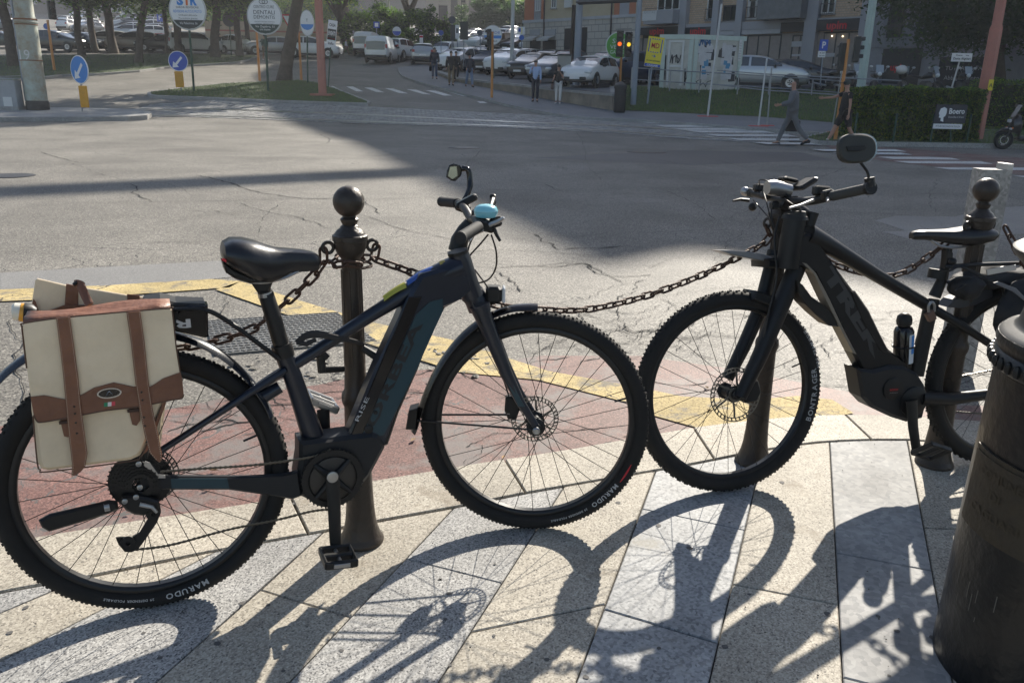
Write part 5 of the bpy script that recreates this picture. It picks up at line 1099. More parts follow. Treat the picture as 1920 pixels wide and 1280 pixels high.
def ad2(t, pl, c, r_):
    seg(pl, c, r_, -1, -.46, mat('sign_dark_green', (.02,.045,.035), .5), t)
    wr(t, pl, c, r_, [('CENTRO CURE', .42, .16, 1.15), ('DENTALI', .10, .22, 1.2), ('DEMONTIS', -.14, .19, 1.2), ('ODONTOIATRIA ESTETICA', -.33, .07, 1.15), ('PROTESI - ORTODONZIA', -.43, .06, 1.0)], DKG); wr(t, pl, c, r_, [('Via Zagabria, 51', -.60, .11, 1.1), ('070 000000', -.76, .09, .6)], WHT)
    mb = MB(); mb.tube([c+pl.u*(.16*r_*cos(a)-.08*r_)+Vector((0,0,.76*r_+.11*r_*sin(a)))+pl.n*.05 for a in [2*pi*i/16 for i in range(17)]], .012, 4); mb.tube([c+pl.u*(.16*r_*cos(a)+.08*r_)+Vector((0,0,.76*r_+.11*r_*sin(a)))+pl.n*.05 for a in [2*pi*i/16 for i in range(17)]], .012, 4); mb.build('logo', DKG, t)
disc_sign('large round white dental clinic advertisement on a green post', 496, 31, 33, 503, 172, paint=ad2, pw=4.5)
disc_sign('grey back of a round sign between two tree trunks', 430, 37, 13, 434, 104, facec=(.09,.09,.10), rim=(.1,.1,.1), pw=2)
def ad3(t, pl, c, r_): seg(pl, c, r_, -1, -.15, BLU2, t); wr(t, pl, c, r_, [('T', .2, .4, None)], DKG)
disc_sign('tall teardrop shaped sign with a blue lower half', 576, 44, 13, 577, 156, paint=ad3, sy=1.8, pw=3)
disc_sign('round blue and white sign among the far shrubs', 744, 59, 8.3, 745, 84, paint=lambda t, pl, c, r_: seg(pl, c, r_, -1, 0, BLU, t), pw=2, Y=70)
def ad4(t, pl, c, r_): seg(pl, c, r_, -.38, -.05, BLU2, t); wr(t, pl, c, r_, [('LE MARCHE', .1, .3, 1.5)], BLU); wr(t, pl, c, r_, [('outlet', -.7, .2, 1.0)], DKG)
disc_sign('round white sign with a blue band behind the dark signal', 924, 66, 17.5, 926, 150, paint=ad4, pw=2.5, Y=50)
def ad5(t, pl, c, r_): wr(t, pl, c, r_, [('SOS', .16, .34, 1.0), ('VERDE', -.24, .30, 1.3), ('GARDEN', -.60, .26, 1.3)], WHT)
disc_sign('large green garden centre disc behind the lit signals', 1160, 86, 24.5, 1166, 178, facec=(.10,.34,.05), rim=(.6,.62,.6), paint=ad5, Y=44, pw=3)
disc_sign('dark back of a round sign on a tall grey post', 848, 38, 6.3, 847, 112, facec=(.05,.06,.08), rim=(.05,.05,.06), Y=62, postm=GREY, pw=1.8)
disc_sign('dark back of a small round sign left of the white banner', 900, 62, 5, 901, 100, facec=(.05,.06,.08), rim=(.05,.05,.06), Y=66, postm=GREY, pw=1.6)
disc_sign('small blue and yellow direction sign on the far corner', 827, 62, 5, 827, 96, facec=(.02,.08,.35), rim=(.4,.4,.4), Y=66, postm=GREY, pw=1.4)
disc_sign('round blue sign under the white lane sign', 978, 71, 5, 979, 104, facec=(.02,.12,.5), rim=(.5,.5,.5), Y=64, postm=GREY, pw=1.4)
disc_sign('small round sign with a blue arrow behind the left orange post', 87, 50, 5.5, 89, 90, facec=(.02,.12,.5), rim=(.5,.5,.5), Y=72, postm=GREY, pw=1.4)
# blue arrow signs with yellow delineators
def arrow_sign(label, px, py, rx, ry, bx, by, yaw, blue, dy0, dy1, dx, dw, dz):
    b = Gr(bx, by, dz); c = AtY(px, py, b.y-.06); k = pxm(c); r_ = ry/k; t = thing('arrow_sign', label, 'road sign', tuple(b)); pl = Plane(c, yaw)
    mb = MB(); mb.tube([b-Vector((0,0,.03)), Vector((c.x, b.y+.03, c.z))], .03, 8); mb.build('post', GALV, t); n_ = 36
    mb = MB(); mb.prism([(cos(2*pi*j/n_)*r_, sin(2*pi*j/n_)*r_) for j in range(n_)], -.012, .012, pl.M(c)); mb.build('plate', WHT, t)
    mb = MB(); mb.add([c+pl.u*(cos(2*pi*j/n_)*r_*.94)+Vector((0,0,sin(2*pi*j/n_)*r_*.94))+pl.n*.014 for j in range(n_)], [tuple(range(n_))]); mb.build('sign_face', blue, t)
    A = [(-.62,-.62),(-.50,-.02),(-.30,-.20),(.30,.46),(.46,.30),(-.14,-.36),(.04,-.55)]; mb = MB(); mb.add([c+pl.u*(x*r_*1.0)+Vector((0,0,y*r_*1.05))+pl.n*.017 for x, y in A], [(0,1,2),(2,3,4,5),(5,6,0),(0,2,5)]); mb.build('arrow', WHT, t)
    z1 = AtY(dx, dy0, b.y-.1).z; z0 = AtY(dx, dy1, b.y-.1).z; xx = AtY(dx, (dy0+dy1)/2, b.y-.1).x; mb = MB(); mb.rbox((xx, b.y-.09, (z0+z1)/2), (dw/k, .06, z1-z0), .02); mb.build('yellow_delineator', mat('delineator_yellow', (.72,.33,.01), .5, var=.2, vscale=5), t)
arrow_sign('light blue arrow sign with yellow board on the left traffic island', 149, 131, 13, 25.5, 154, 209, radians(-28), BLU2, 161, 202, 157, 16, .15)
arrow_sign('dark blue arrow sign with yellow board on the grass island', 334, 115, 18, 18, 340, 171, radians(4), BLU, 134, 164, 336, 16, .14)
# cabinet beside the pole
b = Gr(24, 206, .15); k = pxm(b); t = thing('utility_cabinet', 'grey metal cabinet beside the rusty pole', 'cabinet', tuple(b)); mb = MB(); mb.rbox((b.x, b.y, b.z+.07+50/k/2), (34/k,.45,50/k), .02); mb.rbox((b.x, b.y, b.z+.05+53/k), (38/k,.52,.05), .02); mb.build('body', mat('cabinet_grey', (.36,.37,.38), .6, var=.15), t); mb = MB(); mb.box((b.x,b.y,b.z+.05), (36/k,.5,.14)); mb.build('plinth', CONC, t); mb = MB(); mb.box((b.x,b.y-.23,b.z+14/k), (16/k,.02,18/k)); mb.build('sticker', FRM, t)
# rectangular signs
def rect_sign(label, px, py, wpx, hpx, bx, by, Y=None, yaw=0, tilt=0, facem=None, postm=GREY, pw=2, name='sign_board', dz=.1, items=None, im=None, th=.04, cat='sign', paint=None, post=True):
    b = Gr(bx, by, dz) if Y is None else AtY(bx, by, Y); c = AtY(px, py, b.y-.08); k = pxm(c); t = thing(name, label, cat, tuple(b)); pl = Plane(c, yaw); w_, h = wpx/2/k/max(.3, cos(yaw)), hpx/2/k
    if post: mb = MB(); mb.tube([b-Vector((0,0,.05)), Vector((c.x, b.y, c.z+h*.5))], pw/2/k, 8); mb.build('post', postm, t)
    ux = pl.u*cos(tilt)+Vector((0,0,1))*sin(tilt); uz = Vector((0,0,1))*cos(tilt)-pl.u*sin(tilt); Z = lambda x, z, o: c+ux*x*w_+uz*z*h+pl.n*o
    mb = MB(); mb.loft([[Z(x,z,-th) for x, z in ((-1,-1),(1,-1),(1,1),(-1,1))], [Z(x,z,0) for x, z in ((-1,-1),(1,-1),(1,1),(-1,1))]], smooth=False); mb.build('board', facem or WHT, t)
    for nm, x0, x1, z0, z1, m in paint or []: mb = MB(); mb.add([Z(x,z,.004) for x, z in ((x0,z0),(x1,z0),(x1,z1),(x0,z1))], [(0,1,2,3)]); mb.build(nm, m, t)
    for tx, x, z, ww, hh, m in items or []: mb = MB(); put_text(mb, tx, Z(x, z, .009), ux, uz, ww*w_ if ww else None, hh*h, bold=.02); mb.build('lettering', m, t)
    return t
rect_sign('tilted black and white rectangular banner right of the pink pole', 622, 64, 17, 48, 615, 166, tilt=radians(-8), pw=2.5, postm=GRN, paint=[('dark_panel',-.9,.9,-.45,.35,DKG), ('red_strip',-.9,.9,-.42,-.28,RED)], items=[('CASA', 0,.55,1.4,.22,DKG), ('EVENTI',0,-.1,1.5,.3,WHT), ('info',0,-.8,1.2,.2,DKG)])
rect_sign('blue pedestrian crossing sign on a thin post on the far street', 706, 47, 11, 11, 706, 85, Y=74, facem=BLU, pw=1.6, paint=[('white_triangle',-.6,.6,-.6,.6,WHT)])
rect_sign('small red edged no parking plate behind the silver hatchback', 790, 78, 6.5, 22, 790, 110, Y=68, pw=1.4, paint=[('red_edge',-.95,.95,.6,.9,RED)])
rect_sign('dark back of a rectangular sign beside the colonnade', 849, 62, 9, 28, 850, 116, Y=60, facem=DKG, pw=1.6); rect_sign('wide dark back of a sign board on a grey post', 870, 58, 15, 32, 869, 122, Y=58, facem=DKG, pw=1.6)
rect_sign('white pedestrian information sign between two dark boards', 857, 60, 8, 24, 858, 116, Y=61, pw=1.4, paint=[('pictogram',-.4,.4,-.2,.5,DKG)]); rect_sign('white and yellow lane sign left of the orange building', 977, 58, 14, 14, 978, 104, Y=64.4, pw=1.4, paint=[('yellow_strip',.1,.3,-.8,.8,mat('sign_yellow',(.7,.6,.02))), ('blue_symbol',-.7,-.1,-.3,.6,BLU)])
rect_sign('white banner on the colonnade building steps', 880, 68, 7, 20, 880, 84, Y=120, pw=1)
YS = mat('sign_yellow', (.75,.60,.03)); RDS = mat('sign_red', (.50,.02,.03), .5)
rect_sign('tilted yellow supermarket sign on a grey post in the grass', 1227, 98, 30, 54, 1213, 199, tilt=radians(-6), facem=YS, pw=3.5, dz=.12, paint=[('blue_panel',-.98,.98,-.98,-.78,BLU), ('blue_bar',-.82,-.70,-.02,.86,BLU), ('blue_bar',.70,.82,-.02,.86,BLU)] + [('blue_tooth',-.5+.28*i,-.36+.28*i,z,z+.08,BLU) for i in range(4) for z in (.80,-.06)], items=[('MD',0,.26,1.0,.34,RDS), ('\u2192',0,-.36,.5,.2,BLU), ('VIA SAN GIOVANNI',0,-.62,1.7,.09,DKG), ('CAGLIARI',0,-.94,1.4,.12,WHT)])
P_ = AtY(1540, 150, 41); rect_sign('blue parking sign with small white plates before the shop window', 1545, 85, 16, 20, 1538, 160, Y=41, yaw=radians(10), facem=BLU, pw=2.4, items=[('P',0,-.55,.9,1.2,WHT)])
rect_sign('small white plates below the blue parking sign', 1541, 102, 14, 11, 1541, 108, Y=41, yaw=radians(10), post=False, items=[('8-20',0,.2,1.4,.4,DKG), ('escluso festivi',0,-.6,1.6,.35,DKG)])
rect_sign('blue parking sign beyond the trees in the upper car park', 300, 34, 12, 13, 301, 66, Y=110, facem=BLU, pw=1.6, items=[('P',0,-.5,.8,1.1,WHT)])
rect_sign('white marble street name sign on a pale post above the hedge', 1804, 108, 37, 15, 1781, 175, Y=29, facem=WHT, pw=3, postm=WHP, th=.06, items=[('Piazza    Via',0,.35,1.3,.28,DKG), ('Dante Alighieri',0,-.55,1.75,.55,DKG)])
bs = rect_sign('dark paint shop sign with a white head emblem before the hedge', 1783, 214, 58, 34, 1783, 268, dz=.13, facem=mat('sign_navy', (.02,.024,.035), .5), postm=GRN, pw=3, tilt=radians(1), items=[('Boero',.36,.02,1.0,.60,WHT), ('Dante Bua in 3d anni',.36,-.42,1.0,.2,GRYL)])
bb = Gr(1783, 268, .13); c = AtY(1783, 214, bb.y-.08); k = pxm(c); mb = MB(); hd = [(-.80,.05),(-.72,.55),(-.5,.72),(-.32,.55),(-.30,.1),(-.36,-.25),(-.46,-.35),(-.42,-.85),(-.62,-.75),(-.62,-.45),(-.76,-.4),(-.74,-.15)]
mb.add([c+Vector((x*29/k, -.012, z*17/k)) for x, z in hd], [tuple(range(len(hd)))]); mb.build('emblem', WHT, bs); mb = MB(); mb.box((c.x-.05, c.y-.02, c.z-22.5/k), (54/k,.03,9/k)); mb.build('lower_plate', WHT, bs)
mb = MB(); put_text(mb, 'PITTURE DECORAZIONI EDILIZIA', c+Vector((-.05,-.045,-24/k)), Vector((1,0,0)), Vector((0,0,1)), 46/k, 3.4/k); mb.build('lettering', DKG, bs)
for px in (1600, 1674, 1744, 1812):
    b = Gr(px, 267, .13); t = thing('hedge_guard_post', ['green guard post at the left end of the hedge','green guard post second along the hedge','green guard post left of the paint shop sign','green guard post right of the paint shop sign'][(1600,1674,1744,1812).index(px)], 'post', tuple(b), group='green posts along the hedge'); mb = MB(); mb.tube([b, b+Vector((0,0,.8))], .03, 8); mb.ball(b+Vector((0,0,.8)), .035, 8, 6); mb.build('post', GRN, t)
# yield sign seen behind the trunk
b = Gr(541, 108); c = AtY(541, 41, b.y); k = pxm(c); t = thing('yield_sign', 'white triangular yield sign with red border behind the leaning trunk', 'road sign', tuple(b)); mb = MB(); mb.tube([b, c], .03, 6); mb.build('post', GREY, t)
mb = MB(); pl = Plane(c, 0); mb.prism([(-14/k,13/k),(14/k,13/k),(0,-12/k)], -.03, 0, pl.M(c)); mb.build('red_border', RED, t); mb = MB(); mb.prism([(-9.5/k,10/k),(9.5/k,10/k),(0,-7/k)], -.045, -.031, pl.M(c)); mb.build('white_face', WHT, t)
# temporary posts and fence feet
REDP = mat('red_plastic_foot', (.50,.06,.05), .6)
def foot_fence(label, fx, fy, tx, ty, wpx, fw_):
    b = Gr(fx, fy); tp = AtY(tx, ty, b.y); k = pxm(b); t = thing('barrier_post', label, 'post', tuple(b)); mb = MB(); mb.tube([b, tp], [wpx/2/k, wpx/2/k*.9], 8); mb.build('post', WHP if wpx > 3 else GALV, t); mb = MB(); mb.rbox((b.x,b.y,b.z+.07), (fw_/k,.35,.14), .04); mb.build('red_foot', REDP, t)
foot_fence('tall pale leaning pole with a red foot before the grass bank', 1326, 224, 1353, 8, 4, 40); foot_fence('galvanised barrier post with a red foot behind the man in the suit', 1421, 243, 1438, 110, 3.4, 38); foot_fence('second galvanised post sharing the red feet behind the suited man', 1438, 242, 1447, 126, 3, 26); foot_fence('slim barrier post with a red foot left of the man in the cap', 1558, 255, 1579, 130, 2.6, 20)
A_ = Gr(1421,243); B_ = Gr(1558,255); fp = [AtY(x, y, yy) for x, y, yy in ((1345,132,Gr(1326,224).y),(1434,139,A_.y),(1575,146,B_.y),(1690,152,B_.y))]
t = thing('barrier_rails', 'thin horizontal barrier rails between the red footed posts', 'barrier', tuple(A_))
for dz in (0, -.55): mb = MB(); mb.tube([p+Vector((0,0,dz)) for p in fp], .022, 6); mb.build('rail', GALV, t)
# waste bin on the far pavement and utility box
b = Gr(1161, 211, .12); k = pxm(b); t = thing('waste_bin', 'black waste bin at the end of the parapet wall', 'bin', tuple(b)); mb = MB(); R_ = 11/k; H_ = 42/k; mb.lathe([(R_*.9,0),(R_,.05),(R_,H_),(R_*1.08,H_+.02),(R_*1.08,H_+.08)], 20, Matrix.Translation(b)); mb.build('drum', BLK, t); mb = MB(); mb.lathe([(R_*1.1,H_+.081),(R_*1.05,H_+.16),(R_*.4,H_+.28),(0,H_+.30)], 20, Matrix.Translation(b)); mb.build('lid', BLK, t)
P_ = AtY(1056, 166, 41.5); P_.z = zl(41.5)-.3; k = pxm(P_); t = thing('utility_box', 'tall beige utility box with scrawled graffiti behind the woman', 'box', tuple(P_)); mb = MB(); mb.box(P_+Vector((0,0,66/k/2)), (24/k,.5,66/k)); mb.build('body', mat('beige_grp', (.30,.29,.26), .7, var=.15), t); mb = MB(); mb.box(P_+Vector((0,0,66/k+.04)), (27/k,.6,.06)); mb.build('cap', DARKF, t)
# ================================================================== PEOPLE
SKIN = mat('skin', (.42,.23,.16), .55); SKIN2 = mat('skin_tan', (.33,.18,.12), .55)
def skinmesh(name, verts, edges, radii, mats, root=0, sub=1):
    me = bpy.data.meshes.new('tmp'); me.from_pydata([tuple(v) for v in verts], edges, []); o = bpy.data.objects.new('tmp', me); COL.objects.link(o)
    o.modifiers.new('s', 'SKIN'); 
    if not me.skin_vertices: me.skin_vertices.new() if hasattr(me.skin_vertices, 'new') else None
    for i, r in enumerate(radii):
        sv = me.skin_vertices[0].data[i]; sv.radius = r if hasattr(r, '__len__') else (r, r); sv.use_root = (i == root)
    if sub: m = o.modifiers.new('u', 'SUBSURF'); m.levels = sub; m.render_levels = sub
    dg = bpy.context.evaluated_depsgraph_get(); r = bpy.data.meshes.new_from_object(o.evaluated_get(dg)); r.name = name; bpy.data.objects.remove(o); bpy.data.meshes.remove(me)
    r.materials.clear()
    for m in mats: r.materials.append(m)
    for p in r.polygons: p.use_smooth = True; p.material_index = 0
    return r
def person(label, pos, yaw, H=1.75, legs=((.25,.1),(-.3,.35)), arms=((-.3,.25,.12),(.35,.3,.12)), lean=.04, top=None, long_sleeve=True, jacket=None, bottom=None, shorts=False, shoes=None, hair=None, bald=False, cap=None, head_turn=0, female=False, group='people on foot', socks=None, dress=False):
    """x forward. legs: (hip swing, knee bend) L,R; arms: (shoulder swing, elbow bend, outward)"""
    s = H/1.75; t = thing('person', label, 'person', tuple(pos), yaw, group); V = []; E = []; R = []
    def add(p, r, par=None): V.append(Vector(p)*s); R.append((r[0]*s, r[1]*s) if hasattr(r, '__len__') else r*s); 
    def node(p, r, par=None):
        add(p, r); i = len(V)-1
        if par is not None: E.append((par, i))
        return i
    lx = lambda z: (z-.95)*sin(lean)
    pel = node((0,0,.95), .075); sp = node((lx(1.13),0,1.13), .07, pel); ch = node((lx(1.34),0,1.34), .10, sp); nk = node((lx(1.49)+.01,0,1.485), .05, ch); hb = node((lx(1.56)+.02,0,1.555), .062, nk); hm = node((lx(1.63)+.03,0,1.635), (.085,.075), hb); ht = node((lx(1.7)+.02,0,1.705), (.07,.06), hm)
    leg = []; 
    for sg, (a, kb) in zip((1,-1), legs):
        hip = Vector((0, sg*.095, .90)); kn = hip+Vector((sin(a)*.44, sg*.0, -cos(a)*.44)); b2 = a-kb; an = kn+Vector((sin(b2)*.41, 0, -cos(b2)*.41)); toe = an+Vector((.13, sg*.02, -.035 if a > -.2 else -.06))
        h = node(hip, .085, pel); k_ = node(kn, .056, h); c_ = node(kn.lerp(an,.35)+Vector((-.015,0,0)), .055, k_); a_ = node(an, .036, c_); node(toe, .03, a_); leg.append((hip, kn, an, toe))
    low = min(l[2].z-.07 for l in leg); arm = []
    for sg, ar in zip((1,-1), arms):
        a, eb, out = ar[:3]; sh = Vector((lx(1.43), sg*(.185 if not female else .165), 1.415)); dirn = Vector((sin(a), sg*sin(out), -cos(a)*cos(out))).normalized(); el = sh+dirn*.29; b2 = a+eb; d2 = Vector((sin(b2), sg*(ar[3] if len(ar) > 3 else sin(out)*.4), -cos(b2))).normalized(); wr_ = el+d2*.25
        s1 = node(sh, .052, ch); e1 = node(el, .038, s1); f1 = node(el.lerp(wr_,.4), .036, e1); w1 = node(wr_, .024, f1); palm = node(wr_+d2*.06, (.016,.036), w1)
        side = d2.cross(Vector((0,1,0))); side = side.normalized() if side.length > .1 else Vector((1,0,0)); curl = Vector((cos(b2),0,sin(b2)))*.012
        for j, ln in enumerate((.062,.072,.068,.052)):
            o_ = wr_+d2*.085+side*((j-1.5)*.019); n1 = node(o_, .009, palm); n2 = node(o_+d2*ln*.55+curl, .008, n1); node(o_+d2*ln+curl*2.4, .007, n2)
        th_ = node(wr_+d2*.04+side*.035, .010, palm); node(wr_+d2*.075+side*.055, .008, th_); arm.append((sh, el, wr_, d2))
    dz = -low*1.0
    V2 = [v+Vector((0,0,dz*s)) for v in V]; me = skinmesh('body', V2, E, R, [SKIN], 0, 1); share('body', me, t)
    hd = V2[hm]; up_ = Vector((0,0,dz*s)); ct, st_ = cos(head_turn), sin(head_turn); rot = lambda x, y, z: hd+Vector((x*ct-y*st_, x*st_+y*ct, z))*s
    mb = MB(); mb.ball(rot(.088,0,-.01), .013*s, 6, 5, sc=(1.2,.8,1.6)); mb.build('nose', SKIN, t, world=False)
    for sg in (-1,1): mb = MB(); mb.ball(rot(.078,sg*.03,.02), .011*s, 6, 5); mb.build('eye', mat('eye_dark', (.03,.02,.02), .3), t, world=False); mb = MB(); mb.ball(rot(.0,sg*.078,.0), .022*s, 6, 5, sc=(.7,.35,1.2)); mb.build('ear', SKIN, t, world=False)
    mb = MB(); mb.ball(rot(.080,0,-.05), .018*s, 8, 5, sc=(.4,1.2,.35)); mb.build('mouth', mat('lip', (.28,.09,.08), .5), t, world=False)
    if not bald:
        mb = MB(); hr = .098*s; c = rot(-.012,0,.035); mb.ball(c, hr, 12, 8, sc=(1.0,.88,.95)); mb.v = [v if v[2] > c.z-.06*s or v[0] < c.x-.01 else (c.x+(v[0]-c.x)*.5, c.y+(v[1]-c.y)*.9, c.z-.03*s) for v in mb.v]
        if female: mb.loft([[rot(-.05+cos(a)*.055*f_, sin(a)*.085*f_, z) for a in [2*pi*j/10 for j in range(10)]] for z, f_ in ((.05,1),(-.06,1.05),(-.16,.9),(-.24,.5))])
        mb.build('hair', hair or mat('hair_dark', (.02,.015,.012), .7), t, world=False)
    if cap: mb = MB(); c = rot(-.005,0,.055); mb.ball(c, .108*s, 12, 8, sc=(1,.9,.75)); mb.prism([(.0,0),(.2*s,0),(.2*s,.012*s),(0,.012*s)], -.07*s, .07*s, Matrix.Translation(c+Vector((.02,0,-.01)))); mb.build('cap', cap, t, world=False)
    def cloth(name, chain, m, root=0, sub=1):
        vv = [Vector(p)*s+up_ for p, r, q_ in chain]; ee = [(q_, i) for i, (p, r, q_) in enumerate(chain) if q_ is not None]; rr = [(r[0]*s, r[1]*s) if hasattr(r, '__len__') else r*s for p, r, q_ in chain]
        share(name, skinmesh(name, vv, ee, rr, [m], root, sub), t)
    def upper(name, m, g, long_, hem=.90):
        c = [((0,0,hem), (.115+g,.155+g), None), ((lx(1.13),0,1.12), (.10+g,.135+g), 0), ((lx(1.34),0,1.34), (.112+g,.155+g), 1), ((lx(1.46),0,1.45), (.075+g,.09+g), 2)]
        for k, (sh, el, wr_, d2) in enumerate(arm):
            i = len(c); c += [(sh, .062+g, 2), (sh.lerp(el,.55 if not long_ else 1), .056+g, i)]
            if long_: c += [(wr_-d2*.015, .038+g, i+1)]
        cloth(name, c, m, 1)
    upper('shirt', top, .004, long_sleeve and not jacket, .88 if not dress else .74)
    if jacket: upper('jacket', jacket, .026, True, .72)
    c = [((0,0,.97), (.115,.145), None)]
    for hip, kn, an, toe in leg:
        i = len(c); g = .012 if not shorts else .025; c += [(hip, .098+g*.5, 0), (kn if not shorts else hip.lerp(kn,.92), .066+g, i)]
        if not shorts: c += [(kn.lerp(an,.6), .056+g, i+1), (an+Vector((0,0,.03)), .050+g, i+2)]
    cloth('trousers' if not shorts else 'shorts', c, bottom)
    for hip, kn, an, toe in leg: mb = MB(); a_ = an*s+up_; d = (toe-an); d.normalize(); P = [a_+Vector((-.07,0,-.045))*s, a_+Vector((-.02,0,-.03))*s, a_+(d*.09+Vector((0,0,-.022)))*s, a_+(d*.19+Vector((0,0,-.035)))*s]; mb.tube(P, [.038*s,.05*s,.044*s,.024*s], 10, flat=(Vector((0,1,0)), .92)); mb.build('shoe', shoes or BLK, t, world=False)
    if socks:
        for hip, kn, an, toe in leg: mb = MB(); a_ = an*s+up_; mb.tube([a_+Vector((0,0,-.03)), a_+Vector((0,0,.07))], .045*s, 10); mb.build('sock', socks, t, world=False)
    t['_hand'] = 0; del t['_hand']
    return t, [(a[2]*s+up_, a[3]) for a in arm], V2
SUIT = mat('suit_grey', (.13,.135,.145), .8, var=.15); WSH = mat('shirt_white', (.6,.62,.66), .8); LBL = mat('shirt_light_blue', (.36,.46,.66), .8, var=.08); NAVY = mat('cloth_navy', (.018,.022,.035), .85); JEAN = mat('denim', (.05,.075,.13), .85, var=.2); TAN = mat('cloth_tan', (.20,.15,.09), .85); BKC = mat('cloth_black', (.012,.012,.014), .85); RSTR = mat('shirt_red', (.35,.05,.06), .8); WTR = mat('cloth_white', (.60,.58,.55), .85); LEAT = mat('bag_brown', (.07,.035,.025), .6)
def stand(px, py, dz=0): return Gr(px, py, dz)
def bag(label, P, m, sz=(.12,.34,.26), strap=True, nm='handbag', rz=0):
    t = thing(nm, label, 'bag', tuple(P), rz); mb = MB(); mb.rbox((0,0,-sz[2]/2-.10), sz, .03); mb.build('body', m, t, world=False)
    if strap: mb = MB(); mb.tube(smooth_path([(0,-sz[1]*.3,-.11), (0,-sz[1]*.2,0), (0,sz[1]*.2,0), (0,sz[1]*.3,-.11)], 4), .009, 6); mb.build('handle', m, t, world=False)
    return t
def hand_world(t, hand): return wmat(t) @ (hand[0]+hand[1]*.10)
p = stand(1479, 273); t, hd, _ = person('bald man in a grey suit walking left over the crossing with a briefcase', p, radians(172), 120/pxm(p), legs=((-.42,.32),(.42,.12)), arms=((.45,.9,.15),(-.22,.12,.1)), top=WSH, jacket=SUIT, bottom=SUIT, bald=True, shoes=BKC)
bag('black briefcase hanging from the hand of the man in the suit', hand_world(t, hd[1]), BKC, (.42,.10,.32), nm='briefcase')
p = stand(1577, 271); t, hd, _ = person('man in a black t-shirt, shorts and dark cap stepping off the kerb', p, radians(186), 118/pxm(p), legs=((-.30,.25),(.48,.05)), arms=((-.05,.1,.12),(1.15,.35,.25)), top=BKC, long_sleeve=False, bottom=BKC, shorts=True, cap=mat('cap_dark_green', (.015,.03,.03), .8), shoes=WTR, socks=WTR, head_turn=.3, dress=True)
p = stand(1003, 190.5, .12); person('man in a light blue shirt and dark trousers with a hand at his mouth', p, radians(-95), 73/pxm(p), legs=((.03,.0),(-.03,.0)), arms=((.05,.1,.12),(.35,2.3,.25,-.45)), top=LBL, bottom=NAVY, shoes=BKC, hair=mat('hair_grey', (.10,.08,.07), .8))
p = stand(1046, 194, .12); t, hd, _ = person('woman in a black top and white trousers holding her phone to her face', p, radians(-100), 68/pxm(p), legs=((.05,.0),(-.03,.05)), arms=((.3,2.2,.2,-.4),(.15,.9,.2)), top=BKC, long_sleeve=False, bottom=WTR, female=True, shoes=WTR)
bag('brown leather shoulder bag at the side of the woman in white trousers', hand_world(t, hd[1])+Vector((0,-.02,.05)), LEAT, (.12,.30,.28))
p = stand(815, 148, .12); t, hd, _ = person('man in a dark jacket and jeans carrying a bag, leftmost on the far pavement', p, radians(-80), 55/pxm(p), legs=((.15,.0),(-.18,.1)), arms=((.1,.1,.15),(-.1,.1,.15)), top=NAVY, jacket=NAVY, bottom=JEAN, shoes=BKC)
bag('dark bag in the hand of the leftmost man on the far pavement', hand_world(t, hd[1]), BKC)
p = stand(846, 160, .12); person('man in tan trousers and an open dark jacket on the far pavement', p, radians(-85), 60/pxm(p), legs=((.14,.0),(-.12,.1)), arms=((.1,.1,.18),(-.1,.2,.18)), top=mat('shirt_beige', (.30,.26,.20), .8), jacket=BKC, bottom=TAN, shoes=BKC)
p = stand(855, 153, .12); t, hd, _ = person('person in black half hidden behind the man in tan trousers', p, radians(-80), 53/pxm(p), legs=((-.15,.1),(.12,0)), arms=((.1,.1,.12),(-.1,.1,.12)), top=BKC, jacket=BKC, bottom=BKC)
p = stand(880, 163, .12); t, hd, _ = person('man in a red striped shirt, dark jacket and light jeans walking on the far pavement', p, radians(-70), 60/pxm(p), legs=((.35,.05),(-.30,.25)), arms=((-.2,.1,.2),(.3,.4,.15)), top=RSTR, jacket=NAVY, bottom=mat('denim_light', (.16,.21,.30), .85), shoes=BKC)
p = stand(415, 100); person('man in a dark jacket and pale shirt standing between the white cars', p, radians(-90), 34/pxm(p), legs=((.1,0),(-.1,0)), top=WSH, jacket=BKC, bottom=NAVY)
p = stand(498, 113); person('person in a green top and camouflage shorts behind the dental clinic sign post', p, radians(-60), 45/pxm(p), legs=((.35,.1),(-.3,.2)), top=mat('cloth_green', (.02,.07,.05), .8), bottom=TAN, shorts=True, shoes=WTR)
p = stand(649, 104); person('person in a pale top walking in front of the far shrubs', p, radians(0), 30/pxm(p), legs=((.45,.1),(-.4,.2)), top=WSH, bottom=TAN)
p = stand(664, 104); person('person in dark clothes standing by the rear of the white box van', p, radians(180), 31/pxm(p), legs=((.1,.0),(-.1,.0)), top=NAVY, jacket=BKC, bottom=NAVY)
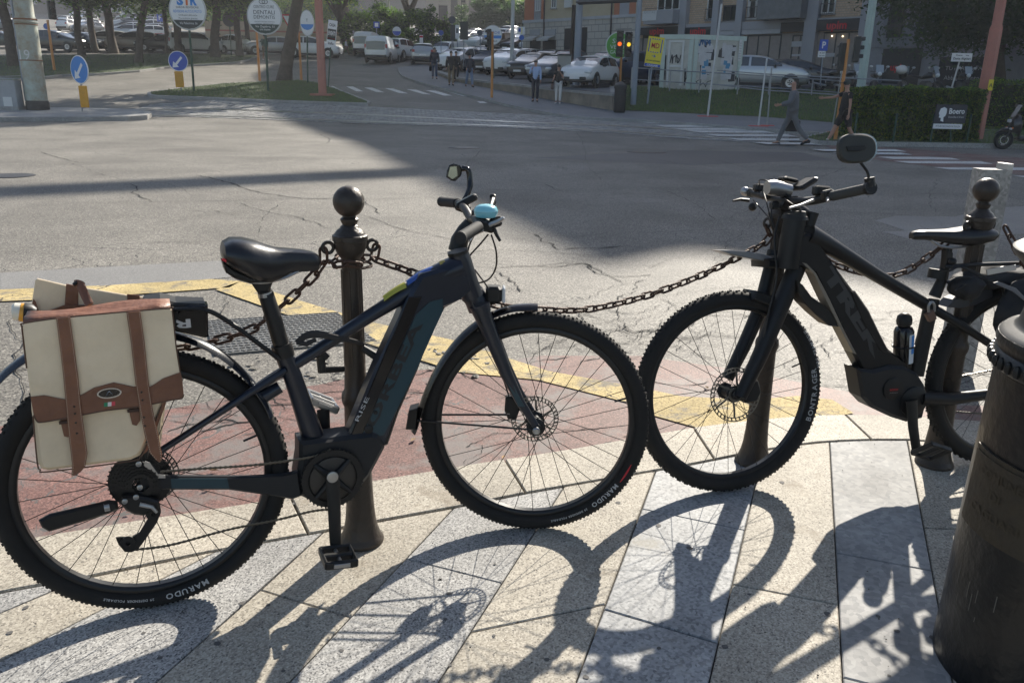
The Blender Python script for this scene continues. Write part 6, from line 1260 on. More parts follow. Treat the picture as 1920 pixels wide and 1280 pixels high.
# ================================================================== MOTORCYCLES AND SCOOTER
def moto(label, P, yaw, helmet=False, scooter=False, sc=1.0, group='motorcycles parked behind the hedge', blue=False):
    t = thing('scooter' if scooter else 'motorcycle', label, 'scooter' if scooter else 'motorcycle', tuple(P), yaw, group); B = lambda mb, n_, m: mb.build(n_, m, t, world=False); r_ = .27 if scooter else .31; Pn = PAINT['black']
    for x in (.68, -.62):
        mb = MB(); Mx = Matrix.Translation((x,0,r_)) @ Matrix.Rotation(pi/2,4,'X'); mb.lathe([(r_*.66,-.05),(r_*.9,-.06),(r_,-.02),(r_,.02),(r_*.9,.06),(r_*.66,.05)], 24, Mx, cap=False); w_ = B(mb, 'wheel', TYRE); mb = MB()
        for k in range(6): a = 2*pi*k/6; mb.tube([(x,0,r_), (x+cos(a)*r_*.7,0,r_+sin(a)*r_*.7)], .016, 6)
        mb.lathe([(r_*.62,-.04),(r_*.7,-.04),(r_*.7,.04),(r_*.62,.04)], 24, Mx, cap=False); rim_ = mb.build('rim', DARKF, w_, world=False); mb = MB(); mb.lathe([(.10,-.045),(.12,-.045),(.12,-.05),(.10,-.05)], 20, Mx, cap=False); mb.build('brake_disc', RIMM, w_, world=False)
    for sg in (-1,1): mb = MB(); mb.tube([(.68,sg*.09,r_), (.50,sg*.09,.80)], .028, 8); B(mb, 'fork_leg', DARKF)
    mb = MB(); mb.loft([[(x, -w_*cos(a), z+h*sin(a)) for a in [2*pi*j/10 for j in range(10)]] for x, w_, z, h in ((.95,.02,r_+.16,.02),(.78,.09,r_+.30,.05),(.55,.10,r_+.30,.05),(.40,.04,r_+.24,.03))]); B(mb, 'front_mudguard', Pn)
    if scooter:
        mb = MB(); mb.loft([[(x, w_*cos(a), z+h*sin(a)) for a in [2*pi*j/12 for j in range(12)]] for x, w_, z, h in ((.58,.05,.52,.14),(.55,.20,.66,.22),(.45,.24,.74,.26),(.36,.23,.72,.28),(.30,.16,.60,.22))]); B(mb, 'front_fairing', Pn)
        mb = MB(); mb.rbox((.05,0,.32), (.62,.36,.14), .05); mb.loft([[(x, w_*cos(a), z+h*sin(a)) for a in [2*pi*j/12 for j in range(12)]] for x, w_, z, h in ((-.05,.12,.5,.12),(-.2,.19,.58,.18),(-.6,.20,.64,.17),(-.95,.10,.72,.10),(-1.05,.04,.76,.05))]); B(mb, 'rear_body', Pn)
        mb = MB(); mb.add([(.56,y*.8,.92) for y in (-.18,.18)]+[(.40,y,1.28) for y in (.17,-.17)], [(0,1,2,3)]); B(mb, 'windshield', mat('tinted_screen', (.03,.035,.045), .15)); mb = MB(); mb.rbox((.62,0,.82), (.05,.22,.10), .02); B(mb, 'headlight', LAMP)
        for sg in (-1,1): mb = MB(); mb.rbox((.60,sg*.15,.60), (.05,.16,.06), .02); B(mb, 'running_light', LAMP); mb = MB(); mb.ball((.58,sg*.21,.62), .03, 8, 6); B(mb, 'indicator', mat('indicator_orange', (.7,.2,.02), .4))
    else:
        mb = MB(); mb.loft([[(x, w_*cos(a), z+h*sin(a)) for a in [2*pi*j/12 for j in range(12)]] for x, w_, z, h in ((.42,.10,.90,.08),(.25,.17,.92,.14),(.0,.17,.88,.13),(-.15,.10,.82,.08))]); B(mb, 'fuel_tank', Pn)
        mb = MB(); mb.rbox((.05,0,.50), (.50,.36,.36), .08); B(mb, 'engine', mat('engine_metal', (.10,.10,.10), .45, metal=.7)); mb = MB(); mb.add([(.60,-.16,.98),(.60,.16,.98),(.42,.17,1.32),(.42,-.17,1.32)], [(0,1,2,3)]); B(mb, 'windshield', mat('pale_screen', (.30,.33,.36), .1)); mb = MB(); mb.ball((.60,0,.92), .10, 10, 8); B(mb, 'headlight', LAMP); mb = MB(); mb.tube([(-.1,-.17,.30),(-.9,-.19,.42)], .05, 10); B(mb, 'exhaust', RIMM)
    mb = MB(); mb.loft([[(x, w_*cos(a), z+h*sin(a)) for a in [2*pi*j/12 for j in range(12)]] for x, w_, z, h in ((-.08,.10,.80,.05),(-.3,.16,.83,.06),(-.6,.15,.88,.07),(-.85,.08,.92,.05))]); B(mb, 'seat', mat('seat_vinyl', (.015,.015,.016), .6)); mb = MB(); mb.tube([(.34,-.36,1.04),(.42,-.12,1.02),(.42,.12,1.02),(.34,.36,1.04)], .016, 8); B(mb, 'handlebar', DARKF)
    for sg in (-1,1): mb = MB(); mb.tube([(.38,sg*.24,1.04),(.36,sg*.34,1.22)], .008, 6); mb.ball((.36,sg*.36,1.25), .07, 10, 6, sc=(.35,1.2,.75)); B(mb, 'mirror', RIMM if not scooter else DARKF)
    if helmet: mb = MB(); mb.ball((-.95,0,1.12), .24, 16, 10, sc=(1,1,.85)); B(mb, 'top_case', mat('top_case_white', (.55,.52,.50), .4))
    return t
for k, (px, Y, yaw, hel, lab) in enumerate(((1556,42,-60,False,'motorcycle between the black car and the orange signal post'), (1590,41,-75,False,'motorcycle behind the cap of the walking man'), (1640,40,-100,False,'motorcycle with a tall pale screen beside the green pole'), (1690,40,60,True,'motorcycle with a round white top case above the hedge'), (1732,40,-60,False,'motorcycle right of the white top case'), (1800,41,-90,False,'motorcycle behind the street name sign'))):
    p = AtY(px, 165, Y); p.z = zl(Y); moto(lab, p, radians(yaw), hel)
p = Gr(1894, 282); moto('black scooter with windshield cut by the right edge of the picture', p+Vector((.68,.35,0)), radians(172), scooter=True, group='scooters')
# ================================================================== BOLLARDS AND CHAINS
IRON = mat('cast_iron_brown', (.030,.024,.019), .42, metal=.25, c2=(.05,.036,.027), vscale=7, bump=.35, bscale=55)
RUST = mat('rusty_chain', (.045,.024,.016), .6, metal=.3, c2=(.10,.05,.03), vscale=30, bump=.4, bscale=120)
BP = [Vector((-.468,2.306,0)), Vector((.965,2.954,0)), Vector((1.69,2.97,0))]
def zof(py, B=BP[0]):
    lo, hi = -.05, 1.3
    for _ in range(40):
        m = (lo+hi)/2; d = (B+Vector((0,0,m)))-CAM; y = 640-F*d.dot(up)/d.dot(fw)
        if y > py: lo = m
        else: hi = m
    return lo
PRF = [(41,1022),(42,1014),(40,1004),(36,999),(35,996),(31,985),(28,970),(25.5,940),(24,900),(22.5,760),(26,752),(27,744),(26,736),(21,728),(20,700),(18.6,600),(17.8,500),(18,485),(19.5,482),(25,475),(29,465),(30.5,455),(31,451),(33,450),(33,449),(33,441),(32,440),(29,439),(28.5,438),(24,431),(18,427),(17,424),(13,421),(17,413),(17,410),(12,406),(10.5,398),(14,394),(13,391),(8,388)]
prof = []
for w_, y in PRF: z = zof(y) if y < 1010 else max(0.0, (1022-y)*.0012); prof.append((w_/pxm(BP[0]+Vector((0,0,z))), z))
z0_ = zof(1004); prof[0] = (prof[0][0], 0); prof[1] = (prof[1][0], z0_*.4); zb_ = zof(378); Rb = 29.5/pxm(BP[0]+Vector((0,0,zb_)))
def bollard(B, label, ball=True):
    t = thing('bollard', label, 'bollard', tuple(B), 0, 'cast iron bollards along the kerb'); mb = MB(); mb.lathe(prof if ball else prof[:NCUP], 32, Matrix.Translation(B)); mb.build('shaft', IRON, t)
    mb = MB()
    if ball: mb.ball(B+Vector((0,0,zb_)), Rb, 28, 18); mb.build('ball_finial', IRON, t)
    mb = MB()
    ze = zof(462)
    for a in (-1, 1):
        d = Vector((cos(radians(24.3)), sin(radians(24.3)), 0))*a; c = B+d*.064+Vector((0,0,ze)); mb = MB(); mb.tube([c+d*.0155*cos(q_)+Vector((0,0,.0155*sin(q_))) for q_ in [2*pi*i/16 for i in range(16)]], .0052, 8, closed=True); mb.build('chain_eye', IRON, t)
    mb = MB()
    for i in range(8):
        a = 2*pi*i/8; r0_, r1_ = prof[15][0], prof[17][0]; mb.tube([B+Vector((cos(a)*r0_, sin(a)*r0_, zof(680))), B+Vector((cos(a)*r1_, sin(a)*r1_, zof(505)))], .0035, 6)
    mb.build('fluting', IRON, t); return t
bollard(BP[0], 'dark cast iron bollard with ball top behind the bicycle with the panniers'); NCUP = len([p for p in PRF if p[1] > 426]); bollard(BP[1], 'cast iron bollard without its ball behind the front wheel of the black bicycle', False); bollard(BP[2], 'cast iron bollard with ball top behind the saddle of the black bicycle')
lm = MB(); P_ = []
for i in range(8): a = -pi/2+pi*i/7; P_.append((.014+cos(a)*.0105, 0, sin(a)*.0105))
for i in range(8): a = pi/2+pi*i/7; P_.append((-.014+cos(a)*.0105, 0, sin(a)*.0105))
lm.tube(P_, .0042, 7, closed=True); LINK = lm.mesh('chain_link', [RUST])
def chain(label, path, pitch=.0375):
    P = [Vector(p) for p in smooth_path([tuple(p) for p in path], 12)]; t = thing('chain', label, 'chain', tuple(P[0]), 0, 'chains between the bollards'); d = [0]
    for a, b in zip(P, P[1:]): d.append(d[-1]+(b-a).length)
    n_ = int(d[-1]/pitch)
    def at(s_):
        s_ = min(max(s_, 0), d[-1]-1e-6); i = max(j for j in range(len(d)) if d[j] <= s_); return P[i].lerp(P[min(i+1,len(P)-1)], (s_-d[i])/max(d[i+1]-d[i], 1e-9))
    for k in range(n_):
        c = at((k+.5)*pitch); u_ = (at((k+.9)*pitch)-at((k+.1)*pitch)).normalized(); v_ = Vector((0,0,1)).cross(u_).normalized(); w_ = u_.cross(v_); a = radians(35+ (90 if k % 2 else 0)+random.uniform(-12,12)); v2 = v_*cos(a)+w_*sin(a); w2 = u_.cross(v2)
        M_ = Matrix(((u_.x,v2.x,w2.x,c.x),(u_.y,v2.y,w2.y,c.y),(u_.z,v2.z,w2.z,c.z),(0,0,0,1))); share('link', LINK, t, wmat(t).inverted() @ M_)
    return t
CPn = Plane(BP[0], radians(24.3))
def cp(px, py, off=0): return CPn.P(px, py, off)
e1 = BP[0]+CPn.u*-.078+Vector((0,0,zof(464))); e2 = BP[0]+CPn.u*.078+Vector((0,0,zof(464)))
chain('rusty chain hanging left from the first bollard down behind the panniers', [e1, cp(606,492), cp(596,508), cp(560,545), cp(520,580), cp(470,618), cp(395,640), cp(300,655), cp(200,640), cp(60,590)])
e3 = BP[1]-CPn.u*.078+Vector((0,0,zof(464))); e4 = BP[1]+CPn.u*.078+Vector((0,0,zof(464)))
chain('rusty chain sagging between the first and second bollards', [e2, cp(703,484), cp(720,492), cp(775,512), cp(850,545), cp(930,572), cp(1010,580), cp(1100,580), cp(1200,558), cp(1300,522), cp(1385,482), cp(1440,448), e3])
CP2 = Plane(BP[1], atan2(BP[2].y-BP[1].y, BP[2].x-BP[1].x)); e5 = BP[2]-CP2.u*.095+Vector((0,0,zof(464)))
chain('rusty chain behind the top tube of the black bicycle', [e4, CP2.P(1530,470), CP2.P(1570,497), CP2.P(1640,516), CP2.P(1690,512), CP2.P(1745,478), CP2.P(1790,440), e5])
e6 = BP[2]+CP2.u*.095+Vector((0,0,zof(464))); chain('rusty chain dropping right from the last bollard towards the bin', [e6, e6+Vector((.03,-.03,-.06)), e6+Vector((.10,-.02,-.14)), e6+Vector((.25,-.02,-.24)), e6+Vector((.5,-.02,-.33))])
c0 = BP[0]+Vector((0,0,zof(490))); chain('short rusty chain loop wrapped round the neck of the first bollard', [c0+Vector((cos(a)*.052, sin(a)*.052, .004*sin(3*a))) for a in [2*pi*i/14+.4 for i in range(15)]])
# pale stone post behind the last bollard
b = Vector((2.43,4.25,RZ)); t = thing('stone_post', 'pale square stone post behind the last bollard', 'post', tuple(b)); mb = MB(); mb.box(b+Vector((0,0,.56)), (.15,.10,1.08)); mb.build('shaft', CONC, t); mb = MB(); mb.box(b+Vector((.06,0,1.115)), (.03,.10,.03)); mb.build('bracket', RIMM, t)
# ================================================================== BICYCLES
RUB = mat('tyre_black', (.012,.012,.012), .8, spec=.3, bump=.1, bscale=200, c2=(.022,.020,.018), vscale=8); RIMB = mat('rim_black', (.012,.012,.013), .35, metal=.3); SPK = mat('spoke_black', (.01,.01,.012), .4, metal=.5); STL2 = mat('brake_steel', (.22,.21,.19), .35, metal=.95); LTR = mat('tyre_lettering', (.42,.42,.42), .6)
NAV = mat('frame_navy', (.007,.012,.025), .32, metal=.2, coat=.25, var=.25, vscale=30); NAV2 = mat('motor_slate', (.007,.009,.012), .5, spec=.35, c2=(.013,.014,.016), vscale=9); TEAL = mat('decal_teal', (.004,.036,.052), .4); DKD = mat('decal_dark', (.004,.005,.007), .5); PLB = mat('satin_black', (.007,.007,.0075), .45, spec=.35, c2=(.013,.0125,.012), vscale=14); GLB = mat('gloss_black', (.006,.006,.007), .15); DG0 = mat('mid_grey_print', (.12,.12,.12), .6); GRIP = mat('grip_rubber', (.014,.014,.015), .8); CHN = mat('bike_chain', (.10,.09,.075), .4, metal=.85); ALU = mat('brushed_alloy', (.35,.35,.35), .35, metal=.9); CAS = mat('cassette_steel', (.03,.03,.031), .4, metal=.8)
def ringlathe(prof, n=48, M=None, mb=None):
    """closed profile [(r,y)] revolved round local Y"""
    mb = mb or MB(); m = len(prof); vs_ = [(r*cos(2*pi*j/n), y, r*sin(2*pi*j/n)) for j in range(n) for r, y in prof]
    mb.add(vs_, [(j*m+i, j*m+(i+1)%m, ((j+1)%n)*m+(i+1)%m, ((j+1)%n)*m+i) for j in range(n) for i in range(m)], 0, M, smooth=True); return mb
def arc_text(mb, s, M, r, ang, h, y, cw=True, up_out=True, bold=.02, sp=1.12):
    """letters round the wheel; ang = start angle (radians, 0 = forward, ccw); y = axle offset (negative = camera side)"""
    a = ang
    for ch in s:
        vs_, fs, x0, x1 = textmesh(ch if ch != ' ' else 'i', bold); k = h/.72; adv = ((x1-x0)*k*sp+h*.10)/r
        if ch != ' ':
            am = a-adv/2 if cw else a+adv/2; rad = Vector((cos(am),0,sin(am))); tan = Vector((sin(am),0,-cos(am))) if cw else Vector((-sin(am),0,cos(am))); upv = rad if cw else -rad
            base = rad*(r-h/2 if cw else r+h/2); mb.add([base+tan*((x-(x0+x1)/2)*k)+upv*(yy*k)+Vector((0,y,0)) for x, yy in vs_], fs, 0, M)
        a += -adv if cw else adv
_kn = None
def wheel(parent, M, R=.368, tw=.028, disc=.078, disc_side=1, texts=(), knob=.0032, name='front_wheel', nk=84):
    """M: local x forward, y away from camera, z up, at the hub"""
    rr = R-tw; mb = ringlathe([(.306,-.016),(.312,-.017),(.318,-.015),(.318,.015),(.312,.017),(.306,.016),(.300,.010),(.300,-.010)], 64, M); w_ = mb.build(name, RIMB, parent)
    pr = [(rr+(tw-knob)*cos(a), (tw-.001)*sin(a)) for a in [radians(x) for x in range(-150, 151, 20)]]; mb = ringlathe([(.316,-.013)]+pr+[(.316,.013)], 72, M); mb.build('tyre', RUB, w_)
    mb = MB(); rnd = random.Random(3)
    for j in range(nk):
        for row, (yo, sz) in enumerate(((-.0065,(.008,.007)), (.0065,(.008,.007)), (-.0175,(.007,.007)), (.0175,(.007,.007)))):
            a = 2*pi*(j+(.5 if row in (1,2) else 0))/nk; th = asin_ = math.asin(max(-1, min(1, yo/tw))); rad = Vector((cos(a),0,sin(a))); tan = Vector((-sin(a),0,cos(a))); nn = (rad*cos(th)+Vector((0,1,0))*sin(th)).normalized(); ss = tan.cross(nn); c = rad*rr+nn*(tw-knob); l, wd = sz
            q_ = [(-1,-1),(1,-1),(1,1),(-1,1)]; vs_ = [c+tan*(x*l/2)+ss*(y*wd/2)-nn*.001 for x, y in q_]+[c+tan*(x*l/2*.8)+ss*(y*wd/2*.8)+nn*knob for x, y in q_]; mb.add(vs_, [(4,5,6,7),(0,1,5,4),(1,2,6,5),(2,3,7,6),(3,0,4,7)], 0, M)
    o = mb.build('tread_knobs', RUB, w_); o['kind'] = 'stuff'
    mb = MB(); mb.lathe([(.009,-.066),(.009,-.055),(.017,-.052),(.017,-.040),(.030,-.036),(.030,-.032),(.020,-.028),(.020,.028),(.030,.032),(.030,.036),(.017,.04),(.017,.052),(.009,.055),(.009,.066)], 20, M @ Matrix.Rotation(pi/2,4,'X')); mb.build('hub', PLB, w_)
    sm = MB(); sm.tube([(0,0,0),(1,0,0)], .0011, 4); key = 'spoke'
    if key not in CARM: CARM[key] = sm.mesh('spoke', [SPK])
    inv = wmat(w_).inverted()
    for i in range(32):
        sd = 1 if i % 2 else -1; a = 2*pi*i/32; off = radians(62)*(1 if (i//2) % 2 else -1); p0 = Vector((.029*cos(a+off), sd*.034, .029*sin(a+off))); p1 = Vector((.302*cos(a), sd*.004, .302*sin(a))); d = p1-p0; ln = d.length; u_ = d/ln; v_ = Vector((0,1,0)).cross(u_).normalized(); x_ = u_.cross(v_)
        share('spoke', CARM[key], w_, inv @ M @ Matrix(((u_.x*ln,v_.x,x_.x,p0.x),(u_.y*ln,v_.y,x_.y,p0.y),(u_.z*ln,v_.z,x_.z,p0.z),(0,0,0,1))))
    if disc:
        y = .043*disc_side; mb = MB(); ro = disc; n_ = 36
        for r0, r1 in ((ro-.0035,ro),(ro-.016,ro-.0125)): ringlathe([(r0,y-.001),(r1,y-.001),(r1,y+.001),(r0,y+.001)], 60, M, mb)
        def strip(pts, hw):
            vs_ = []
            for (r_, a), (r2, a2) in zip(pts, pts[1:]):
                p, q2 = Vector((r_*cos(a),0,r_*sin(a))), Vector((r2*cos(a2),0,r2*sin(a2))); d = (q2-p).normalized(); e = Vector((-d.z,0,d.x))*hw; mb.add([p+e+Vector((0,y-.001,0)), p-e+Vector((0,y-.001,0)), q2-e+Vector((0,y-.001,0)), q2+e+Vector((0,y-.001,0)), p+e+Vector((0,y+.001,0)), p-e+Vector((0,y+.001,0)), q2-e+Vector((0,y+.001,0)), q2+e+Vector((0,y+.001,0))], [(0,1,2,3),(7,6,5,4),(0,4,5,1),(1,5,6,2),(2,6,7,3),(3,7,4,0)], 0, M)
        for j in range(n_): a = 2*pi*j/n_; strip([(ro-.014,a),(ro-.002,a+.06)], .0022)
        for j in range(6): a = 2*pi*j/6; strip([(.020,a),(ro*.5,a+.45),(ro-.014,a+.5)], .0035)
        ringlathe([(.018,y-.002),(.026,y-.002),(.026,y+.002),(.018,y+.002)], 24, M, mb); mb.build('brake_disc', STL2, w_)
    for s, r, a, h, cw, m in texts: mb = MB(); arc_text(mb, s, M, r, a, h, -tw*math.sqrt(max(0, 1-((r-rr)/tw)**2))-.0012, cw); o = mb.build('tyre_lettering', m, w_)
    # reflectors clipped to spokes and the valve
    mb = MB(); mb.tube([(.30*cos(.3),0,.30*sin(.3)), (.262*cos(.3),0,.262*sin(.3))], .0032, 6, M=M); mb.build('valve', PLB, w_); return w_
fh = Vector((.0806,2.4221,.3675)); hd_ = radians(23.71); OBO = Vector((.0809-1.1335*cos(hd_), 2.4039-1.1335*sin(hd_), 0)); OB = Plane(OBO, hd_, radians(2.84)); OW_ = Plane(Vector((.0809,2.4039,0)), radians(1.14), radians(2.84))
ob = thing('electric_bicycle', 'dark navy electric bicycle with teal lettering, mudguards and cream panniers leaning on the bollard', 'bicycle', tuple(OBO))
rh = OBO+OB.w*.368; fh = OW_.O+OW_.w*.368
TXR = [('MARUDO', .333, radians(-68), .017, True, LTR), ('29  DEFENDER  FOLDABLE', .333, radians(-93), .007, True, LTR)]
TXF = [('MARUDO', .333, radians(-36), .016, True, LTR), ('29  DEFENDER  FOLDABLE', .333, radians(-58), .007, True, LTR)]
fwheel = wheel(ob, OW_.M(fh), texts=TXF, name='front_wheel'); rwheel = wheel(ob, OB.M(rh), texts=TXR, name='rear_wheel', disc=.08)
mb = MB(); mb.tube([OW_.M(fh) @ Vector((.336*cos(a), -.0275, .336*sin(a))) for a in [radians(x) for x in (-34,-30,-26,-22)]], [.001,.003,.003,.001], 5); mb.build('red_tyre_mark', RED, fwheel)
def part(name, pl, m, fn, parent=None, **k): mb = MB(); fn(mb); return mb.build(name, m, parent or ob, **k)
def tb(name, pl, m, tr, off=0, n=14, ratio=1, parent=None): return part(name, pl, m, lambda mb: pl.tube(mb, tr, off, n, ratio), parent)
def pp(name, pl, m, poly, o0, o1, bev=0, parent=None): return part(name, pl, m, lambda mb: pl.plate(mb, poly, o0, o1, 0, bev), parent)
sp_ = lambda tr, k=4: smooth_path([tuple(q) for q in tr], k)
# --- frame
fr = MB(); OB.tube(fr, sp_([(440,757,16),(500,715,18),(545,688,21),(620,640,23),(700,588,26),(760,551,32),(810,522,42),(862,500,50)]), 0, 16, 1.0)
OB.tube(fr, [(859,472,38),(864,490,41),(876,530,42),(886,556,42)], 0, 18)
OB.plate(fr, [(790,515),(850,497),(884,520),(888,548),(858,556),(836,578),(820,612),(795,668),(760,742),(722,838),(700,822),(655,820),(655,812),(705,690),(745,605),(770,548)], -.034, .034, 0, .011)
OB.tube(fr, [(534,668,34),(549,705,35),(568,762,37),(590,828,42)], 0, 16, .85)
for s_ in (.052, -.052): OB.tube(fr, sp_([(534,694,15,s_*.4),(470,735,15,s_),(380,794,13,s_*1.15),(296,848,13,s_*1.2)]), 0, 10)
frame = fr.build('frame', NAV, ob)
cs = [(266,864),(280,868),(298,890),(330,894),(430,894),(533,896),(559,884),(566,930),(549,937),(514,931),(430,919),(290,919),(262,912)]
pp('chainstay', OB, NAV2, cs, .034, .056, .006); pp('chainstay', OB, NAV2, cs, -.056, -.034, .006)
pp('teal_decal', OB, TEAL, [(320,897),(426,897),(430,915),(322,915)], .0555, .0575, 0, frame); pp('dropout_plate', OB, ALU, [(272,864),(281,867),(296,888),(310,891),(310,896),(292,896),(270,872)], .0565, .0585, 0, frame)
tb('brace', OB, NAV, [(455,760,20),(500,740,26),(525,725,24)], 0, 12)
part('headset', OB, PLB, lambda mb: OB.tube(mb, [(858,470,40),(859.5,476,40)], 0, 18), frame)
bt = pp('battery_cover', OB, GLB, [(766,556),(792,556),(680,816),(658,816)], .030, .0375, .003); td = pp('teal_panel', OB, TEAL, [(806,566),(830,560),(830,584),(812,622),(786,682),(752,752),(720,815),(700,819),(678,817),(712,742),(748,662),(780,590)], .0345, .0365, 0, frame)
pp('downtube_guard', OB, PLB, [(804,596),(811,604),(807,632),(784,694),(748,775),(728,834),(718,838),(700,822),(752,705),(790,622)], -.02, .030, .006)
mb = MB(); a_ = OB.P(697,806,.037); b_ = OB.P(800,586,.037); ux = (b_-a_).normalized(); uy = OB.n.cross(ux); put_text(mb, 'ORBEA', a_-uy*.004+ux*.004, ux, uy, (b_-a_).length*.90, .030, 'L', bold=.03); mb.build('lettering', DKD, frame)
mb = MB(); a_ = OB.P(672,790,.0385); put_text(mb, 'RISE', a_, ux, uy, .075, .012, 'L'); mb.build('lettering', LTR, frame)
part('charge_port', OB, PLB, lambda mb: mb.lathe([(.013,0),(.013,.004),(.009,.006),(0,.006)], 20, OB.M(OB.P(691,804,.037)) @ Matrix.Rotation(pi/2,4,'X')), frame); part('frame_bolt', OB, PLB, lambda mb: mb.lathe([(.006,0),(.006,.003),(0,.004)], 14, OB.M(OB.P(704,773,.037)) @ Matrix.Rotation(pi/2,4,'X')), frame)
# top tube stickers
def sticker(name, m, a, b, wd, off):
    """curved strip riding on top of the tube between pixels a and b"""
    mb = MB(); n_ = 8; rows = []
    for i in range(n_+1):
        t_ = i/n_; px = a[0]+(b[0]-a[0])*t_; py = a[1]+(b[1]-a[1])*t_-off*sin(pi*t_); c = OB.P(px, py, .0); r_ = .020+.004*t_
        rows.append([c+OB.w*(-.006+r_*.0)+OB.n*.0+OB.w*(.0) + (OB.n*sin(q_)+OB.w*(cos(q_)-1))*r_ for q_ in (radians(-5), radians(20), radians(45), radians(62))])
    for i in range(n_):
        for j in range(3): mb.add([rows[i][j]+OB.w*.0035, rows[i+1][j]+OB.w*.0035, rows[i+1][j+1]+OB.w*.0035, rows[i][j+1]+OB.w*.0035], [(0,1,2,3)])
    return mb.build(name, m, frame)
sticker('yellow_sticker', mat('sticker_yellow', (.38,.36,.05), .6), (717,554), (758,527), .02, 2); sticker('blue_sticker', mat('sticker_blue', (.03,.09,.32), .6), (761,525), (820,494), .02, 4); sticker('gold_sticker', mat('sticker_gold', (.40,.30,.05), .4), (822,489), (832,485), .02, 0)
# --- motor, chainring, cranks
mt = pp('motor_housing', OB, NAV2, [(562,830),(700,812),(711,817),(723,840),(719,848),(695,893),(679,912),(650,945),(600,948),(562,930),(556,900),(562,860)], -.050, .050, .012); 
BB = OB.P(624,897,.062); MBB = OB.M(BB); kp = pxm(BB)
cr = ringlathe([(46/kp,-.002),(57/kp,-.002),(57/kp,.002),(46/kp,.002)], 48, MBB); 
for i in range(4): a = pi/4+i*pi/2; cr.tube([(cos(a)*.01,0,sin(a)*.01),(cos(a)*47/kp,0,sin(a)*47/kp)], [.012,.007], 8, M=MBB)
for i in range(44): a = 2*pi*i/44; cr.box((cos(a)*58/kp, 0, sin(a)*58/kp), (.004,.003,.004), MBB)
crr = cr.build('chainring', PLB, ob); part('motor_cover', OB, mat('motor_brown', (.035,.028,.022), .5), lambda mb: mb.lathe([(44/kp,0),(44/kp,.006),(40/kp,.008),(0,.008)], 40, OB.M(OB.P(624,897,.050)) @ Matrix.Rotation(pi/2,4,'X')), mt)
tb('crank_arm', OB, PLB, [(623,890,22,.085),(624,905,27,.088),(627,960,24,.094),(629,1015,22,.100),(630,1030,18,.100)], .09, 12, .5); part('crank_bolt', OB, ALU, lambda mb: mb.lathe([(.016,0),(.016,.006),(.010,.008),(0,.006)], 18, OB.M(OB.P(623,893,.100)) @ Matrix.Rotation(pi/2,4,'X')))
def pedal(px, py, off, parent, m, ang=0, w_=.092, d=.105, h=.022):
    c = OB.P(px, py, off); M_ = OB.M(c) @ Matrix.Rotation(ang, 4, 'Y'); mb = MB(); mb.rbox((0,0,0), (w_,d*.18,h), .004, M_); mb.rbox((0,-d*.44,0), (w_,d*.12,h*1.1), .004, M_); mb.rbox((0,d*.44,0), (w_,d*.12,h*1.1), .004, M_)
    for s_ in (-1,1): mb.rbox((s_*w_*.45,0,0), (w_*.10,d,h*1.1), .004, M_)
    o = mb.build('pedal', m, parent)
    for s_ in (-1,1): mb = MB(); mb.rbox((s_*.0,0,0), (.045,.004,h*.55), .001, M_ @ Matrix.Translation((0,s_*d*.51,0))); mb.build('reflector', mat('reflector_orange', (.55,.16,.02), .3) if s_ > 0 else ALU, o)
    mb = MB(); mb.tube([M_ @ Vector((0,-d*.5,0)), M_ @ Vector((0,d*.62,0))], .006, 8); mb.build('axle', ALU, o); return o
pedal(634,1043,.155,ob,PLB,.1); tb('crank_arm', OB, PLB, [(618,890,24,-.075),(608,830,24,-.085),(606,768,24,-.09)], -.08, 12, .5); pedal(603,752,-.145,ob,ALU,.5)
# --- chain, cassette, derailleur
def bead(name, tr, off):
    P = [OB.P(x, y, off) for x, y in sp_(tr, 10)]; d = [0]
    for a, b in zip(P, P[1:]): d.append(d[-1]+(b-a).length)
    n_ = int(d[-1]/.0064); mb = MB()
    def at(s_): i = max(j for j in range(len(d)-1) if d[j] <= s_+1e-9); return P[i].lerp(P[i+1], (s_-d[i])/max(d[i+1]-d[i],1e-9))
    Q_ = [at(d[-1]*k/n_) for k in range(n_+1)]; mb.tube(Q_, [(.0046 if k % 2 else .0026) for k in range(n_+1)], 6, flat=(OB.n, .55)); return mb.build(name, CHN, ob)
bead('drive_chain', [(300,884),(380,878),(480,871),(585,856),(620,842)], .058); bead('drive_chain', [(252,1030),(320,1021),(430,992),(520,974),(585,958),(625,954)], .058)
CC = OB.P(264,900,.036); cm = MB()
for i, r_ in enumerate((.078,.071,.064,.057,.050,.043,.036,.030)):
    y = .0-.0045*i; ringlathe([(r_-.010,y-.001),(r_,y-.001),(r_,y+.001),(r_-.010,y+.001)], 40, OB.M(CC), cm); k_ = int(r_*520)
    for j in range(k_): a = 2*pi*j/k_; cm.box((cos(a)*(r_+.001), y, sin(a)*(r_+.001)), (.0035,.0018,.0035), OB.M(CC))
    for j in range(5): a = 2*pi*j/5+i*.1; cm.tube([(cos(a)*.02,y,sin(a)*.02),(cos(a+.2)*(r_-.008),y,sin(a+.2)*(r_-.008))], .003, 4, M=OB.M(CC))
cm.build('cassette', CAS, ob)
dr = pp('derailleur', OB, PLB, [(228,932),(252,929),(280,935),(298,940),(300,955),(284,958),(270,968),(252,966),(236,958),(228,948)], .060, .085, .006)
pp('derailleur_cage', OB, PLB, [(290,940),(300,944),(302,960),(294,980),(266,1020),(258,1030),(246,1035),(234,1034),(222,1020),(217,1008),(230,1007),(246,1008),(262,998),(280,968),(288,955)], .066, .072, 0, dr); tb('derailleur_link', OB, ALU, [(262,945,9),(285,950,8),(294,960,6)], .090, 8, 1, dr)
